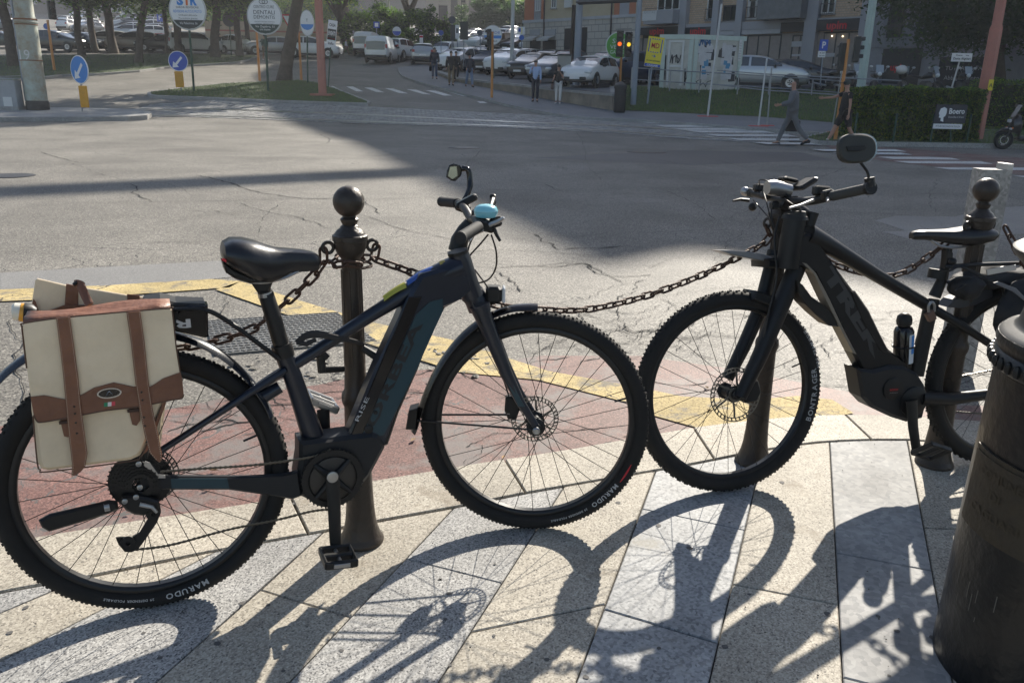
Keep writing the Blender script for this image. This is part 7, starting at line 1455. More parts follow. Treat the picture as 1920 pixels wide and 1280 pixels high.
for x, y, r_ in ((240,1017,.018),(287,962,.018)): part('jockey_wheel', OB, PLB, lambda mb: (ringlathe([(.006,-.003),(r_,-.002),(r_,.002),(.006,.003)], 22, OB.M(OB.P(x, y, .076)), mb)), dr)
for x, y in ((234,939),(255,931),(262,913),(260,869)): part('bolt', OB, ALU, lambda mb: mb.lathe([(.007,0),(.007,.004),(.004,.005),(.004,.002)], 14, OB.M(OB.P(x, y, .086)) @ Matrix.Rotation(pi/2,4,'X')), dr)
ks = pp('kickstand', OB, PLB, [(72,977),(92,966),(188,944),(202,940),(220,942),(222,956),(205,964),(160,978),(92,998),(78,990)], .062, .080, .006); part('tape_band', OB, ALU, lambda mb: OB.tube(mb, [(196,950,20),(206,948,20)], .071, 12, 1), ks)
# --- seatpost and saddle
tb('seatpost', OB, PLB, [(487,523,25),(497,548,26),(499,552,29),(514,600,30),(528,648,30)], 0, 16); part('seatpost_ring', OB, ALU, lambda mb: OB.tube(mb, [(497,548,28),(499,555,29)], 0, 16)); tb('seat_clamp', OB, PLB, [(527,645,38),(531,658,40),(534,668,38)], 0, 16)
def saddle(pl, st, parent, m):
    mb = MB(); R_ = []
    for x, yt, yb, hw in st:
        a = pl.P(x, yt, 0); b = pl.P(x, yb, 0); h = (a-b).length; c = a
        R_.append([c + pl.n*(hw*s_) - pl.w*(h*dz) for s_, dz in ((0,.02),(.45,0),(.8,.10),(.98,.34),(1,.58),(.88,.84),(.62,.98),(0,.90),(-.62,.98),(-.88,.84),(-1,.58),(-.98,.34),(-.8,.10),(-.45,0))])
    mb.loft(R_); return mb.build('saddle', m, parent)
sd = saddle(OB, [(414,464,484,.045),(418,454,492,.070),(432,447,502,.084),(455,447,514,.086),(478,452,524,.076),(500,460,527,.060),(520,465,520,.046),(540,466,510,.038),(565,468,508,.033),(585,472,507,.029),(594,476,504,.024),(599,482,497,.012)], ob, mat('saddle_vinyl', (.012,.012,.014), .32, bump=.05, bscale=60))
pp('saddle_shell', OB, PLB, [(418,492),(440,505),(470,518),(500,527),(470,532),(440,522),(424,512)], -.05, .05, .006, sd)
for s_ in (.022,-.022): tb('saddle_rail', OB, ALU, sp_([(425,508,6,s_),(450,524,6,s_),(490,530,6,s_),(530,522,6,s_),(560,508,6,s_)]), 0, 8, 1, sd)
pp('seat_head', OB, PLB, [(455,512),(500,524),(512,530),(505,548),(484,550),(470,530)], -.024, .024, .006, sd)
for s_ in (.03,): pp('red_trim', OB, RED, [(414,487),(419,484),(426,488),(424,492)], .060, .064, 0, sd)
# --- fork (in the plane of the front wheel)
fk = MB(); OW_.tube(fk, [(884,548,44),(893,562,44),(899,580,42)], 0, 16)
leg_ = [(899,572,40),(909,600,32),(926,642,28),(948,697,23),(976,754,17),(1004,797,13)]
OW_.tube(fk, [(x, y, w_) for x, y, w_ in leg_], .058, 14, .8); fk2 = [OW_.P(x, y, .058)-OW_.n*.116 for x, y, w_ in leg_]; fk.tube(fk2, [.024,.019,.017,.014,.0105,.008], 12)
fork = fk.build('fork', NAV, ob); pp('teal_decal', OW_, TEAL, [(938,690),(948,690),(976,748),(984,762),(972,762)], .066, .0705, 0, fork); part('axle_nut', OW_, ALU, lambda mb: mb.lathe([(.012,0),(.012,.006),(.008,.009),(0,.008)], 16, OW_.M(fh+OW_.n*.066) @ Matrix.Rotation(pi/2,4,'X')), fork)
part('brake_caliper', OW_, PLB, lambda mb: OW_.plate(mb, [(948,745),(968,742),(974,770),(968,788),(952,786),(946,770)], -.062, -.030, 0, .005))
# --- mudguards
def guard(name, pl, tr, hw, m, parent=ob, drop=.014):
    P = [pl.P(x, y, 0) for x, y in sp_(tr, 5)]; mb = MB(); R_ = []; n_ = len(P)
    for i, p in enumerate(P):
        t_ = (P[min(i+1,n_-1)]-P[max(i-1,0)]).normalized(); o_ = t_.cross(pl.n)
        if o_.z < 0 and tr[0][1] > tr[-1][1]: pass
        o_ = o_ if o_.dot(p-(fh if pl is OW_ else rh)) > 0 else -o_
        R_.append([p + pl.n*(hw*s_) - o_*(drop*abs(s_)**2.2) + o_*e for s_, e in ((-1,-.001),(-.7,-.001),(-.35,-.001),(0,-.001),(.35,-.001),(.7,-.001),(1,-.001),(1,.001),(.7,.0015),(.35,.0015),(0,.0015),(-.35,.0015),(-.7,.0015),(-1,.001))])
    mb.loft(R_); return mb.build(name, m, parent)
g1 = guard('front_mudguard', OW_, [(1008,570),(985,570),(950,575),(905,594),(860,630),(822,680),(795,735),(778,790),(772,806)], .031, GLB); g2 = guard('rear_mudguard', OB, [(-30,735),(10,690),(70,650),(150,620),(230,612),(310,618),(380,638),(430,668),(470,706),(500,748),(512,775)], .032, mat('mudguard_blue_black', (.010,.014,.022), .22, coat=.4))
for s_ in (.034,-.034):
    tb('mudguard_stay', OW_, PLB, [(782,788,4,s_),(1008,806,4,s_*1.7)], 0, 6, 1, g1); tb('mudguard_stay', OW_, PLB, [(828,777,4,s_),(956,777,4,s_)], 0, 6, 1, g1)
pp('mud_flap', OW_, PLB, [(766,770),(783,765),(780,806),(760,806)], -.03, .03, .004, g1)
# --- handlebar, stem, controls (bar axis square to the front wheel)
W0 = lambda x, y, o: OW_.P(x, y, o)
tb('stem', OW_, PLB, [(858,470,36),(862,450,34),(872,432,30),(884,420,30)], 0, 14); gr0, gr1 = W0(863,446,.34), W0(897,425,.22); gl1, gl0 = W0(858,381,-.22), W0(828,378,-.34); cc_ = W0(884,412,0)
hb = MB(); hb.tube(smooth_path([tuple(gr1), tuple(gr1.lerp(cc_,.5)+Vector((0,0,.01))), tuple(cc_), tuple(gl1.lerp(cc_,.5)+Vector((0,0,.01))), tuple(gl1)], 5), .0125, 12); hbar = hb.build('handlebar', PLB, ob)
for a, b in ((gr0, gr1), (gl0, gl1)):
    n_ = 22; P = [a.lerp(b, i/n_) for i in range(n_+1)]; mb = MB(); mb.tube(P, [(.0165 if i % 2 else .0150) if i > 1 else .0172 for i in range(n_+1)], 16); mb.build('grip', GRIP, hbar)
bx = W0(911,397,.14); mb = MB(); mb.lathe([(.010,-.018),(.030,-.014),(.0335,-.006),(.0335,0)], 24, Matrix.Translation(bx)); mb.lathe([(.0345,.001),(.0345,.005),(.030,.014),(.018,.020),(0,.022)], 24, Matrix.Translation(bx)); mb.build('bell', mat('bell_light_blue', (.22,.55,.62), .25, coat=.5), hbar)
mb = MB(); mb.rbox((0,0,0), (.075,.05,.020), .005, OW_.M(W0(875,378,-.16)) @ Matrix.Rotation(-.5,4,'Y')); dp = mb.build('display', PLB, hbar); mb = MB(); mb.rbox((0,0,.0115), (.060,.040,.002), .001, OW_.M(W0(875,378,-.16)) @ Matrix.Rotation(-.5,4,'Y')); mb.build('screen', mat('screen_grey', (.25,.28,.28), .15), dp)
for (x, y, o, sz, an) in ((912,424,.18,(.05,.03,.03),.2), (925,420,.17,(.05,.02,.022),-.3), (905,418,.12,(.04,.04,.03),.4), (930,412,.15,(.04,.015,.015),-.2), (895,405,.02,(.035,.05,.04),0), (868,389,-.2,(.05,.03,.03),.3)): mb = MB(); mb.rbox((0,0,0), sz, .006, OW_.M(W0(x, y, o)) @ Matrix.Rotation(an,4,'Y')); mb.build('control_pod', PLB, hbar)
mb = MB(); mb.tube([W0(918,422,.19), W0(935,415,.20), W0(945,408,.21)], [.007,.006,.004], 8); mb.tube([W0(905,432,.20), W0(888,440,.24), W0(880,452,.28)], [.005,.004,.003], 6); mb.build('brake_lever', ALU, hbar); mb = MB(); mb.tube([W0(926,428,.2), W0(931,440,.2), W0(938,452,.2)], [.006,.005,.004], 8); mb.build('shift_lever', PLB, hbar)
mb = MB(); mb.tube([W0(906,402,-.05), W0(920,388,-.12), W0(925,372,-.2)], [.008,.007,.010], 8); mb.rbox((0,0,0), (.02,.02,.035), .004, OW_.M(W0(924,374,-.2))); mb.build('brake_lever', PLB, hbar)
mm_ = MB(); mm_.tube(smooth_path([tuple(W0(870,378,-.24)), tuple(W0(880,355,-.25)), tuple(W0(881,334,-.26)), tuple(W0(877,318,-.26)), tuple(W0(866,316,-.26))], 4), [.010,.010,.009,.009,.009,.010,.010,.010,.010,.010,.010,.010,.009,.009,.009,.010,.010][:17], 10); mo_ = mm_.build('mirror_arm', GLB, hbar)
OW_.plate(mm := MB(), [(842,310),(850,307),(862,310),(867,318),(864,330),(854,340),(846,339),(836,332),(838,320)], -.275, -.255, 0, .004); mm.build('mirror_head', GLB, hbar); OW_.plate(mm := MB(), [(844,313),(856,312),(858,330),(848,336),(840,330)], -.2555, -.2535); mm.build('mirror_glass', mat('mirror_glass', (.3,.33,.32), .08, metal=.8), mo_)
for tr in ([(921,440,.18),(930,470,.17),(930,500,.12),(918,522,.06),(900,530,.03),(890,528,.01)], [(915,440,.18),(900,458,.12),(882,478,.06),(868,500,.02)], [(905,415,.05),(880,460,.06),(874,510,.05),(882,560,.07),(908,620,.07),(940,700,-.04),(955,745,-.04)], [(890,505,.02),(905,525,.03),(916,540,.04)], [(850,538,.03),(862,560,.03),(880,552,.04),(872,538,.04)]):
    mb = MB(); mb.tube(smooth_path([tuple(W0(*q_)) for q_ in tr], 6), .0026, 6); mb.build('cable', PLB, ob)
hl = MB(); hl.rbox((0,0,0), (.050,.055,.052), .008, OW_.M(W0(926,551,.0))); hlo = hl.build('headlight', PLB, ob); mb = MB(); mb.rbox((.030,0,0), (.010,.050,.050), .004, OW_.M(W0(926,551,.0))); mb.build('lens', LAMP, hlo); mb = MB(); mb.tube([W0(920,566,0), W0(908,572,0), W0(900,575,0)], .005, 6); mb.build('bracket', ALU, hlo)
# --- rack and tail parts
rk = MB()
for s_ in (.055, -.055): OB.tube(rk, sp_([(60,592,9,s_),(200,582,9,s_),(330,580,9,s_),(385,581,9,s_),(430,604,9,s_*.8),(482,642,9,s_*.6),(525,674,9,s_*.4)]), 0, 8); OB.tube(rk, [(330,584,8,s_*1.1),(300,720,8,s_*1.2),(272,860,8,s_*1.2)], 0, 8); OB.tube(rk, [(190,586,8,s_*1.1),(240,720,8,s_*1.2),(262,862,8,s_*1.2)], 0, 8)
for x in (80, 200, 300, 380): rk.tube([OB.P(x, 586, .055), OB.P(x, 586, -.055)], .005, 6)
rack = rk.build('rear_rack', PLB, ob)
pl_ = pp('rack_clip', OB, PLB, [(270,566),(300,560),(330,568),(385,570),(388,586),(300,592),(262,580)], -.05, .05, .006); bx_ = pp('battery_box', OB, GLB, [(318,592),(352,572),(390,572),(391,632),(384,634),(322,620)], .0, .058, .006)
mb = MB(); put_text(mb, 'RI', OB.P(335,600,.0595), -OB.u, -OB.w, .055, .022, 'C', bold=.03); mb.build('lettering', FRM, bx_)
rl = MB(); OB.tube(rl, [(68,588,22),(60,587,34),(46,586,38)], 0, 16, 1); rlo = rl.build('rear_light', PLB, ob); mb = MB(); OB.tube(mb, [(46,586,36),(38,585,35)], 0, 16, 1); mb.build('amber_ring', mat('amber', (.65,.32,.04), .3), rlo); mb = MB(); OB.tube(mb, [(38,585,34),(26,583,32),(23,583,24)], 0, 16, 1); mb.build('lens', mat('cream_lens', (.7,.66,.55), .25), rlo)
# folding lock and straps round the bollard (a thing of its own)
lk = thing('folding_lock', 'black folding lock and webbing strap round the top tube and the bollard', 'lock', tuple(OB.P(610,660,.02)))
LB = lambda nm, tr, m=PLB, ra=.6: part(nm, OB, m, lambda mb: OB.tube(mb, tr, 0, 8, ra), lk)
LB('strap', sp_([(556,642,9,.03),(575,629,14,.035),(600,627,14,.035),(637,634,11,.02),(665,640,9,-.02),(686,647,8,-.08)]), mat('webbing', (.03,.028,.028), .9)); LB('strap', [(556,642,8,.03),(575,645,10,.04),(592,636,8,.035)], MATS['webbing'])
for tr in ([(600,660,16,-.03),(604,698,16,-.03)], [(602,694,13,-.028),(645,692,11,-.05)], [(597,656,15,-.032),(613,672,15,-.032)], [(680,652,13,-.06),(705,668,16,-.05)]): LB('lock_bar', tr)
# ================================================================== PANNIERS
CRM_ = mat('cream_canvas', (.82,.67,.47), .75, c2=(.62,.49,.33), vscale=3.2, bump=.9, bscale=11); BRN = mat('tan_leather', (.21,.085,.042), .5, c2=(.14,.055,.028), vscale=9, bump=.5, bscale=45); STI = mat('stitching', (.62,.52,.38), .8)
pn = thing('pannier_bag', 'cream canvas pannier with two brown leather straps on the near side of the rack', 'pannier bag', tuple(OB.P(190,740,.15)))
PP = lambda nm, m, poly, o0, o1, bev=0, par=None: pp(nm, OB, m, poly, o0, o1, bev, par or pn)
bd = PP('bag_body', CRM_, [(52,625),(318,600),(322,700),(304,762),(272,842),(262,856),(245,864),(90,884),(76,880),(70,868),(58,770)], .085, .195, .010)
flp = PP('flap', CRM_, [(41,612),(44,606),(110,596),(240,584),(318,578),(323,582),(331,655),(341,720),(336,706),(305,716),(280,728),(250,728),(215,722),(178,730),(152,746),(120,753),(82,745),(58,747),(50,690)], .1952, .2035, .002)
PP('leather_trim', BRN, [(57,744),(82,742),(122,750),(150,742),(176,727),(213,717),(250,725),(282,725),(307,710),(338,698),(342,712),(344.5,740),(340,747),(320,750),(260,762),(200,769),(157,777),(110,786),(80,791),(70,790),(63,778)], .2036, .2070, .001)
# flap rolls over the top of the bag to the rack
mb = MB(); R_ = []
for k in range(9):
    t_ = k/8; o = .203-.10*t_; zz = .007*sin(min(1, t_*3)*pi/2)+.002*sin(t_*9); a = OB.P(43,607,.2035); b = OB.P(320,579,.2035)
    R_.append([a.lerp(b, f_)-OB.n*(.2035-o)+OB.w*(zz+.004*sin(f_*7+t_*3)) for f_ in [i/10 for i in range(11)]])
for lay in (0, -.004): pass
for i in range(8):
    for j in range(10): mb.add([R_[i][j], R_[i][j+1], R_[i+1][j+1], R_[i+1][j]], [(0,1,2,3)], smooth=True)
tpo = mb.build('leather_top', BRN, pn); sol = tpo.modifiers.new('thick', 'SOLIDIFY'); sol.thickness = .004
def strap(tr0, tr1, tip, nm='strap'):
    """tr0/tr1: left and right edge pixels top to bottom"""
    poly = tr0 + tip + tr1[::-1]; s_ = PP(nm, BRN, poly, .2071, .2112, .0012)
    for side, dx in ((tr0, 2.2), (tr1, -2.2)):
        mb = MB(); P = [OB.P(x+dx, y, .2116) for x, y in side]
        for a, b in zip(P, P[1:]):
            d = (b-a); n_ = max(1, int(d.length/.0052))
            for i in range(n_): p = a+d*((i+.2)/n_); q_ = a+d*((i+.75)/n_); e = OB.n.cross(d).normalized()*.0004; mb.add([p-e, p+e, q_+e, q_-e], [(0,1,2,3)])
        o = mb.build('stitching', STI, s_); o['kind'] = 'stuff'
    return s_
s1 = strap([(105,597),(112,650),(119,710),(125,780),(130,830),(135,870),(134,893)], [(131,594),(139,650),(147,710),(153,770),(160,820),(164,850),(160,874)], [(142,891),(151,885)])
s2 = strap([(237,586),(245,640),(254,720),(262,770),(272,820),(280,848),(292,862)], [(263,583),(271,640),(279,718),(286,765),(297,815),(303,848),(304,862)], [(299,867)])
for x, ys in ((139,(762,775,792,812)),(268,(735,750,782,798,828))):
    for k, y in enumerate(ys): xx = x+(y-760)*.10; part('strap_hole', OB, GLB, lambda mb: mb.lathe([(.0024,0),(.0024,.0008),(0,.0008)], 10, OB.M(OB.P(xx, y, .2113)) @ Matrix.Rotation(pi/2,4,'X')), s1 if x < 200 else s2)
for x, y in ((118,792),(246,770)):
    PP('buckle_tab', BRN, [(x-6,y-8),(x+14,y-10),(x+17,y+18),(x+10,y+28),(x+2,y+26),(x-2,y+10)], .1955, .1990, .001); PP('buckle', mat('buckle_brown', (.05,.03,.025), .4, metal=.5), [(x-8,y-2),(x+14,y-5),(x+15,y+1),(x-7,y+4)], .1992, .203, .001)
bg_ = part('badge', OB, mat('badge_chrome', (.4,.4,.4), .25, metal=.9), lambda mb: mb.add([OB.P(205,737,.2085)+OB.u*(cos(a)*.026)+OB.w*(sin(a)*.0125) for a in [2*pi*i/28 for i in range(28)]], [tuple(range(28))]), pn)
part('badge_face', OB, GLB, lambda mb: mb.add([OB.P(205,737,.2089)+OB.u*(cos(a)*.0225)+OB.w*(sin(a)*.0095) for a in [2*pi*i/28 for i in range(28)]], [tuple(range(28))]), bg_); part('emblem', OB, ALU, lambda mb: mb.tube([OB.P(205,737,.2095)+OB.u*(cos(a)*.008)+OB.w*(sin(a)*.006-.001) for a in [2*pi*i/3+pi/2 for i in range(4)]], .0008, 4), bg_)
for k, c_ in enumerate(((.02,.22,.10), (.65,.62,.58), (.55,.05,.07))): PP('flag_stripe', mat('flag_%d' % k, c_, .5), [(195+k*7,755-k*.9),(202+k*7,754.1-k*.9),(202+k*7,761.8-k*.9),(195+k*7,762.7-k*.9)], .2071, .2078)
PP('side_gusset', BRN, [(318,602),(324,602),(328,700),(308,766),(276,846),(268,852),(302,765),(320,705)], .085, .1945)
for nm_, pts_, o_, par_ in (('flap_piping', [(50,690),(44,640),(41,612),(44,606),(110,596),(240,584),(318,578),(323,582),(331,655),(341,716)], .2030, flp), ('bag_piping', [(62,780),(70,868),(76,880),(90,884),(245,864),(262,856),(272,842),(302,762)], .1935, bd), ('trim_piping', [(63,778),(70,790),(80,791),(110,786),(157,777),(200,769),(260,762),(320,750),(340,747),(344.5,740)], .2068, pn)):
    mb = MB(); mb.tube(smooth_path([tuple(OB.P(x, y, o_)) for x, y in pts_], 3), .0017, 6); mb.build(nm_, mat('piping_brown', (.09,.045,.025), .6), par_)
hd2 = MB(); hd2.tube(smooth_path([tuple(OB.P(x, y, o)) for x, y, o in ((142,532,.02),(150,534,.04),(160,555,.06),(168,572,.08))], 6), .010, 8, flat=(OB.n, .25)); hd2.build('carry_loop', BRN, pn); hd2 = MB(); hd2.tube(smooth_path([tuple(OB.P(x, y, .03)) for x, y in ((138,534),(145,529),(154,530),(156,533))], 4), .005, 6); hd2.build('loop_end', PLB, pn)
pf = thing('pannier_bag', 'cream canvas pannier on the far side of the rack, only its raised flap showing', 'pannier bag', tuple(OB.P(180,560,-.15)))
PF = lambda nm, m, poly, o0, o1, bev=0: part(nm, OB, m, lambda mb: OB.plate(mb, poly, o0, o1, 0, bev), pf)
PF('bag_body', CRM_, [(62,600),(330,590),(300,850),(90,870)], -.20, -.09, .01); PF('flap', CRM_, [(66,525),(70,522),(125,535),(180,543),(238,553),(300,562),(318,572),(300,600),(120,600),(62,606),(56,590)], -.135, -.128, .002)
PF('strap', BRN, [(124,532),(147,536),(146,590),(120,590)], -.1275, -.1240, .001); PF('strap', BRN, [(238,551),(262,554),(264,590),(240,590)], -.1275, -.1240, .001); PF('leather_edge', BRN, [(55,600),(62,560),(66,566),(74,590),(120,572),(230,572),(232,590),(130,600)], -.1235, -.1200, .001)
# ================================================================== BLACK BICYCLE
th0 = radians(14); TBO = Vector((.8006+1.17*cos(th0), 2.70+1.17*sin(th0), 0)); TB = Plane(TBO, th0, radians(4)); TW = Plane(Vector((.8006,2.70,0)), radians(14.5), radians(9.0)); tk = thing('electric_bicycle', 'matt black electric mountain bicycle with a round mirror facing left behind the bin', 'bicycle', tuple(TBO))
MK = mat('matt_black_frame', (.007,.0073,.0085), .42, spec=.3); DG = mat('dark_grey_letters', (.035,.036,.038), .5); t_fh = TW.O+TW.w*.368; t_rh = TB.O+TB.w*.368
GYL = mat('tyre_lettering_grey', (.34,.34,.34), .6)
wheel(tk, TW.M(t_fh), tw=.031, disc=.098, disc_side=-1, knob=.0045, nk=70, texts=[('BONTRAGER', .327, radians(-22), .021, False, GYL), ('XR2  TEAM ISSUE', .351, radians(12), .013, False, GYL)], name='front_wheel'); wheel(tk, TB.M(t_rh), tw=.031, disc=.09, disc_side=-1, knob=.0045, nk=70, name='rear_wheel')
tp = lambda nm, m, fn, par=None: part(nm, TB, m, fn, par or tk); Tt = lambda nm, m, tr, off=0, n=12, ra=1, par=None, pl=TB: tp(nm, m, lambda mb: pl.tube(mb, tr, off, n, ra), par); Tp = lambda nm, m, poly, o0, o1, bev=0, par=None, pl=TB: tp(nm, m, lambda mb: pl.plate(mb, poly, o0, o1, 0, bev), par)
fr = MB(); TB.plate(fr, [(1492,440),(1530,438),(1552,478),(1572,505),(1604,548),(1630,584),(1650,628),(1668,655),(1700,690),(1718,700),(1690,720),(1617,694),(1600,662),(1575,612),(1551,560),(1527,512),(1504,492),(1488,500),(1480,470)], -.032, .032, 0, .010)
TB.tube(fr, [(1512,440,44),(1560,464,32),(1640,514,25),(1738,572,22)], 0, 14); TB.tube(fr, [(1490,412,42),(1484,450,44),(1476,502,42)], 0, 16); TB.tube(fr, [(1748,560,26),(1733,630,26),(1716,702,30)], 0, 14)
for s_ in (.05,-.05): TB.tube(fr, [(1752,580,18,s_*.4),(1800,608,16,s_),(1868,652,15,s_*1.2),(1890,690,15,s_*1.2)], 0, 10); TB.tube(fr, [(1725,745,30,s_*.8),(1780,748,24,s_),(1860,738,20,s_*1.2),(1895,722,20,s_*1.2)], 0, 10)
tf = fr.build('frame', MK, tk); Tp('bare_edge', mat('worn_tan_edge', (.20,.17,.13), .5), [(1504,492),(1512,494),(1530,512),(1556,562),(1580,614),(1606,664),(1600,662),(1575,614),(1549,562),(1526,513)], -.02, .033, 0, tf)
mb = MB(); a_ = TB.P(1551,497,.0335); b_ = TB.P(1662,676,.0335); ux = (b_-a_).normalized(); uy = TB.n.cross(ux)
if uy.z < 0: uy = uy
put_text(mb, 'TREK', a_-uy*.030+ux*.01, ux, uy, (b_-a_).length*.9, .044, 'L', bold=.05); mb.build('lettering', DG, tf)
Tp('battery', MK, [(1594,544),(1606,546),(1631,582),(1653,628),(1667,655),(1665,664),(1650,660),(1615,602)], -.03, .036, .008); Tp('motor', NAV2, [(1609,692),(1638,695),(1670,686),(1700,688),(1722,700),(1737,724),(1740,756),(1732,785),(1703,792),(1674,783),(1636,765),(1618,746)], -.045, .050, .012)
mo2 = tp('motor_cover', MK, lambda mb: mb.lathe([(.042,0),(.042,.004),(.036,.006),(0,.006)], 32, TB.M(TB.P(1674,728,.050)) @ Matrix.Rotation(pi/2,4,'X'))); mb = MB(); put_text(mb, 'BOSCH', TB.P(1676,732,.0575), TB.u, TB.w, .034, .007, bold=.03); mb.build('red_lettering', RED, mo2); mb = MB(); put_text(mb, 'Performance', TB.P(1676,737,.0575), TB.u, TB.w, .034, .004); mb.build('lettering', LTR, mo2)
tp('drive_cover', MK, lambda mb: mb.lathe([(.058,0),(.058,.006),(.050,.010),(0,.010)], 32, TB.M(TB.P(1712,752,.048)) @ Matrix.Rotation(pi/2,4,'X'))); Tt('crank_arm', PLB, [(1709,750,24,.075),(1712,800,21,.085),(1718,842,19,.09)], 0, 12, .5)
def tpedal(px, py, off):
    M_ = TB.M(TB.P(px, py, off)) @ Matrix.Rotation(.35,4,'Y') @ Matrix.Rotation(-.75,4,'X'); mb = MB(); w_, d, h = .10,.10,.018
    for s_ in (-1,1): mb.rbox((s_*w_*.45,0,0), (w_*.1,d,h), .003, M_); mb.rbox((0,s_*d*.45,0), (w_,d*.1,h), .003, M_)
    mb.rbox((0,0,0), (w_*.22,d,h), .003, M_)
    for x in (-.045,-.02,.02,.045):
        for y in (-.045,0,.045): mb.tube([(x,y,.006),(x,y,.014)], .0018, 5, M=M_)
    mb.build('pedal', PLB, tk)
tpedal(1746,846,.15); Tt('crank_arm', PLB, [(1706,748,20,-.07),(1706,690,18,-.08)], 0, 10, .5)
tp('drive_chain', CHN, lambda mb: [mb.tube([TB.P(x0+(x1-x0)*i/50, y0+(y1-y0)*i/50, -.05) for i in range(51)], [(.0045 if i % 2 else .0026) for i in range(51)], 6) for (x0,y0,x1,y1) in ((1745,716,1880,690),(1745,768,1880,778))])
Tt('seatpost', PLB, [(1778,462,16),(1768,520,18),(1752,556,22)], 0, 14); Tt('seat_clamp', PLB, [(1760,505,34),(1756,522,34)], 0, 14); saddle(TB, [(1709,436,448,.012),(1714,433,449,.022),(1730,431,449,.028),(1755,431,452,.033),(1780,430,457,.042),(1805,427,459,.060),(1825,424,457,.072),(1842,425,452,.074),(1851,429,447,.060),(1855,433,443,.035)], tk, mat('saddle_black', (.012,.012,.013), .3))
for s_ in (.02,-.02): Tt('saddle_rail', ALU, sp_([(1745,450,5,s_),(1765,462,5,s_),(1800,464,5,s_),(1830,455,5,s_)]), 0, 8)
tp('bell', PLB, lambda mb: mb.ball(TB.P(1786,490,.05), .014, 12, 8)); Tp('light_bracket', PLB, [(1776,470),(1788,474),(1786,500),(1774,500)], .0, .03, .003)
# fork, crown, boot
fk = MB(); TW.tube(fk, [(1494,500,34),(1464,572,34),(1426,664,30),(1388,744,24)], .058, 14); TW.tube(fk, [(1452,470,26),(1443,505,24),(1427,575,28),(1394,650,26),(1364,710,22)], -.058, 14); TW.plate(fk, [(1440,486),(1476,480),(1512,490),(1508,508),(1470,504),(1440,502)], -.06, .06, 0, .008)
TW.plate(fk, [(1420,545),(1468,560),(1464,578),(1412,562)], -.05, .05, 0, .006); tfk = fk.build('fork', MK, tk)
for s_ in (.04,): pass
tp('brake_caliper', PLB, lambda mb: TW.plate(mb, [(1395,716),(1422,716),(1428,735),(1420,752),(1398,756),(1390,738)], .035, .062, 0, .004)); Tt('brake_hose', PLB, sp_([(1462,405,4,.05),(1452,450,4,.07),(1456,520,4,.08),(1440,590,4,.075),(1425,680,4,.07),(1412,720,4,.06)]), 0, 6, 1, None, TW)
Tp('front_mudguard', mat('mudguard_grey', (.16,.16,.165), .3), [(1347,469),(1375,469),(1403,471),(1434,477),(1462,488),(1458,494),(1430,489),(1403,484),(1375,478)], -.035, .035, .003, None, TW); Tp('mudguard_blade', PLB, [(1494,526),(1506,534),(1522,556),(1545,572),(1562,590),(1573,613),(1555,611),(1530,590),(1510,570),(1498,548)], -.04, .03, .003)
# stem, bar, grips, controls: bar runs along TW normal
T0 = lambda x, y, o: TW.P(x, y, o)
Tt('headset', PLB, [(1491,404,46),(1490,411,50)], 0, 18, 1, tf); Tt('spacer', PLB, [(1490,398,40),(1490,412,44)], 0, 16); st2 = Tt('stem', PLB, [(1508,402,26,0),(1488,388,26,0),(1464,378,26,0)], 0, 12, 1, None, TW); Tt('light_mount', PLB, [(1524,398,24,0),(1516,424,22,0)], 0, 10)
mb = MB(); a_ = T0(1492,398,.016); put_text(mb, 'SYNC', a_, TB.u, TB.w, .045, .014, bold=.03); mb.build('lettering', FRM, st2)
tg0, tg1 = T0(1628,353,.34), T0(1560,368,.22); tl1, tl0 = T0(1412,362,-.24), T0(1400,360,-.30); tc = T0(1470,376,.0); mb = MB(); mb.tube(smooth_path([tuple(tg1), tuple(tg1.lerp(tc,.45)+Vector((0,0,-.01))), tuple(tc), tuple(tl1.lerp(tc,.5)), tuple(tl1)], 5), .0145, 12); tbar = mb.build('handlebar', PLB, tk)
for a, b in ((tg0, tg1), (tl0, tl1)): n_ = 20; mb = MB(); mb.tube([a.lerp(b, i/n_) for i in range(n_+1)], [(.0170 if i % 2 else .0158) for i in range(n_+1)], 14); mb.build('grip', mat('grip_grey', (.035,.036,.033), .75), tbar)
mb = MB(); TWm = lambda x, y, o: TW.M(T0(x, y, o)); mb.rbox((0,0,0), (.075,.075,.018), .006, TWm(1508,345,.02) @ Matrix.Rotation(-.5,4,'Y')); dsp = mb.build('display', PLB, tbar); mb = MB(); mb.rbox((0,0,0), (.06,.05,.016), .006, TWm(1478,337,-.03) @ Matrix.Rotation(.2,4,'Y')); mb.build('phone_mount', PLB, tbar)
for (x, y, o, sz, an) in ((1540,358,.16,(.06,.03,.035),.1), (1552,366,.20,(.04,.03,.035),-.2), (1425,352,-.2,(.05,.03,.03),.1), (1440,365,-.1,(.04,.04,.04),.3), (1482,380,0,(.05,.05,.045),0), (1452,385,0,(.03,.03,.03),0), (1532,372,.10,(.10,.012,.020),-.35)): mb = MB(); mb.rbox((0,0,0), sz, .006, TWm(x, y, o) @ Matrix.Rotation(an,4,'Y')); mb.build('control_pod', PLB, tbar)
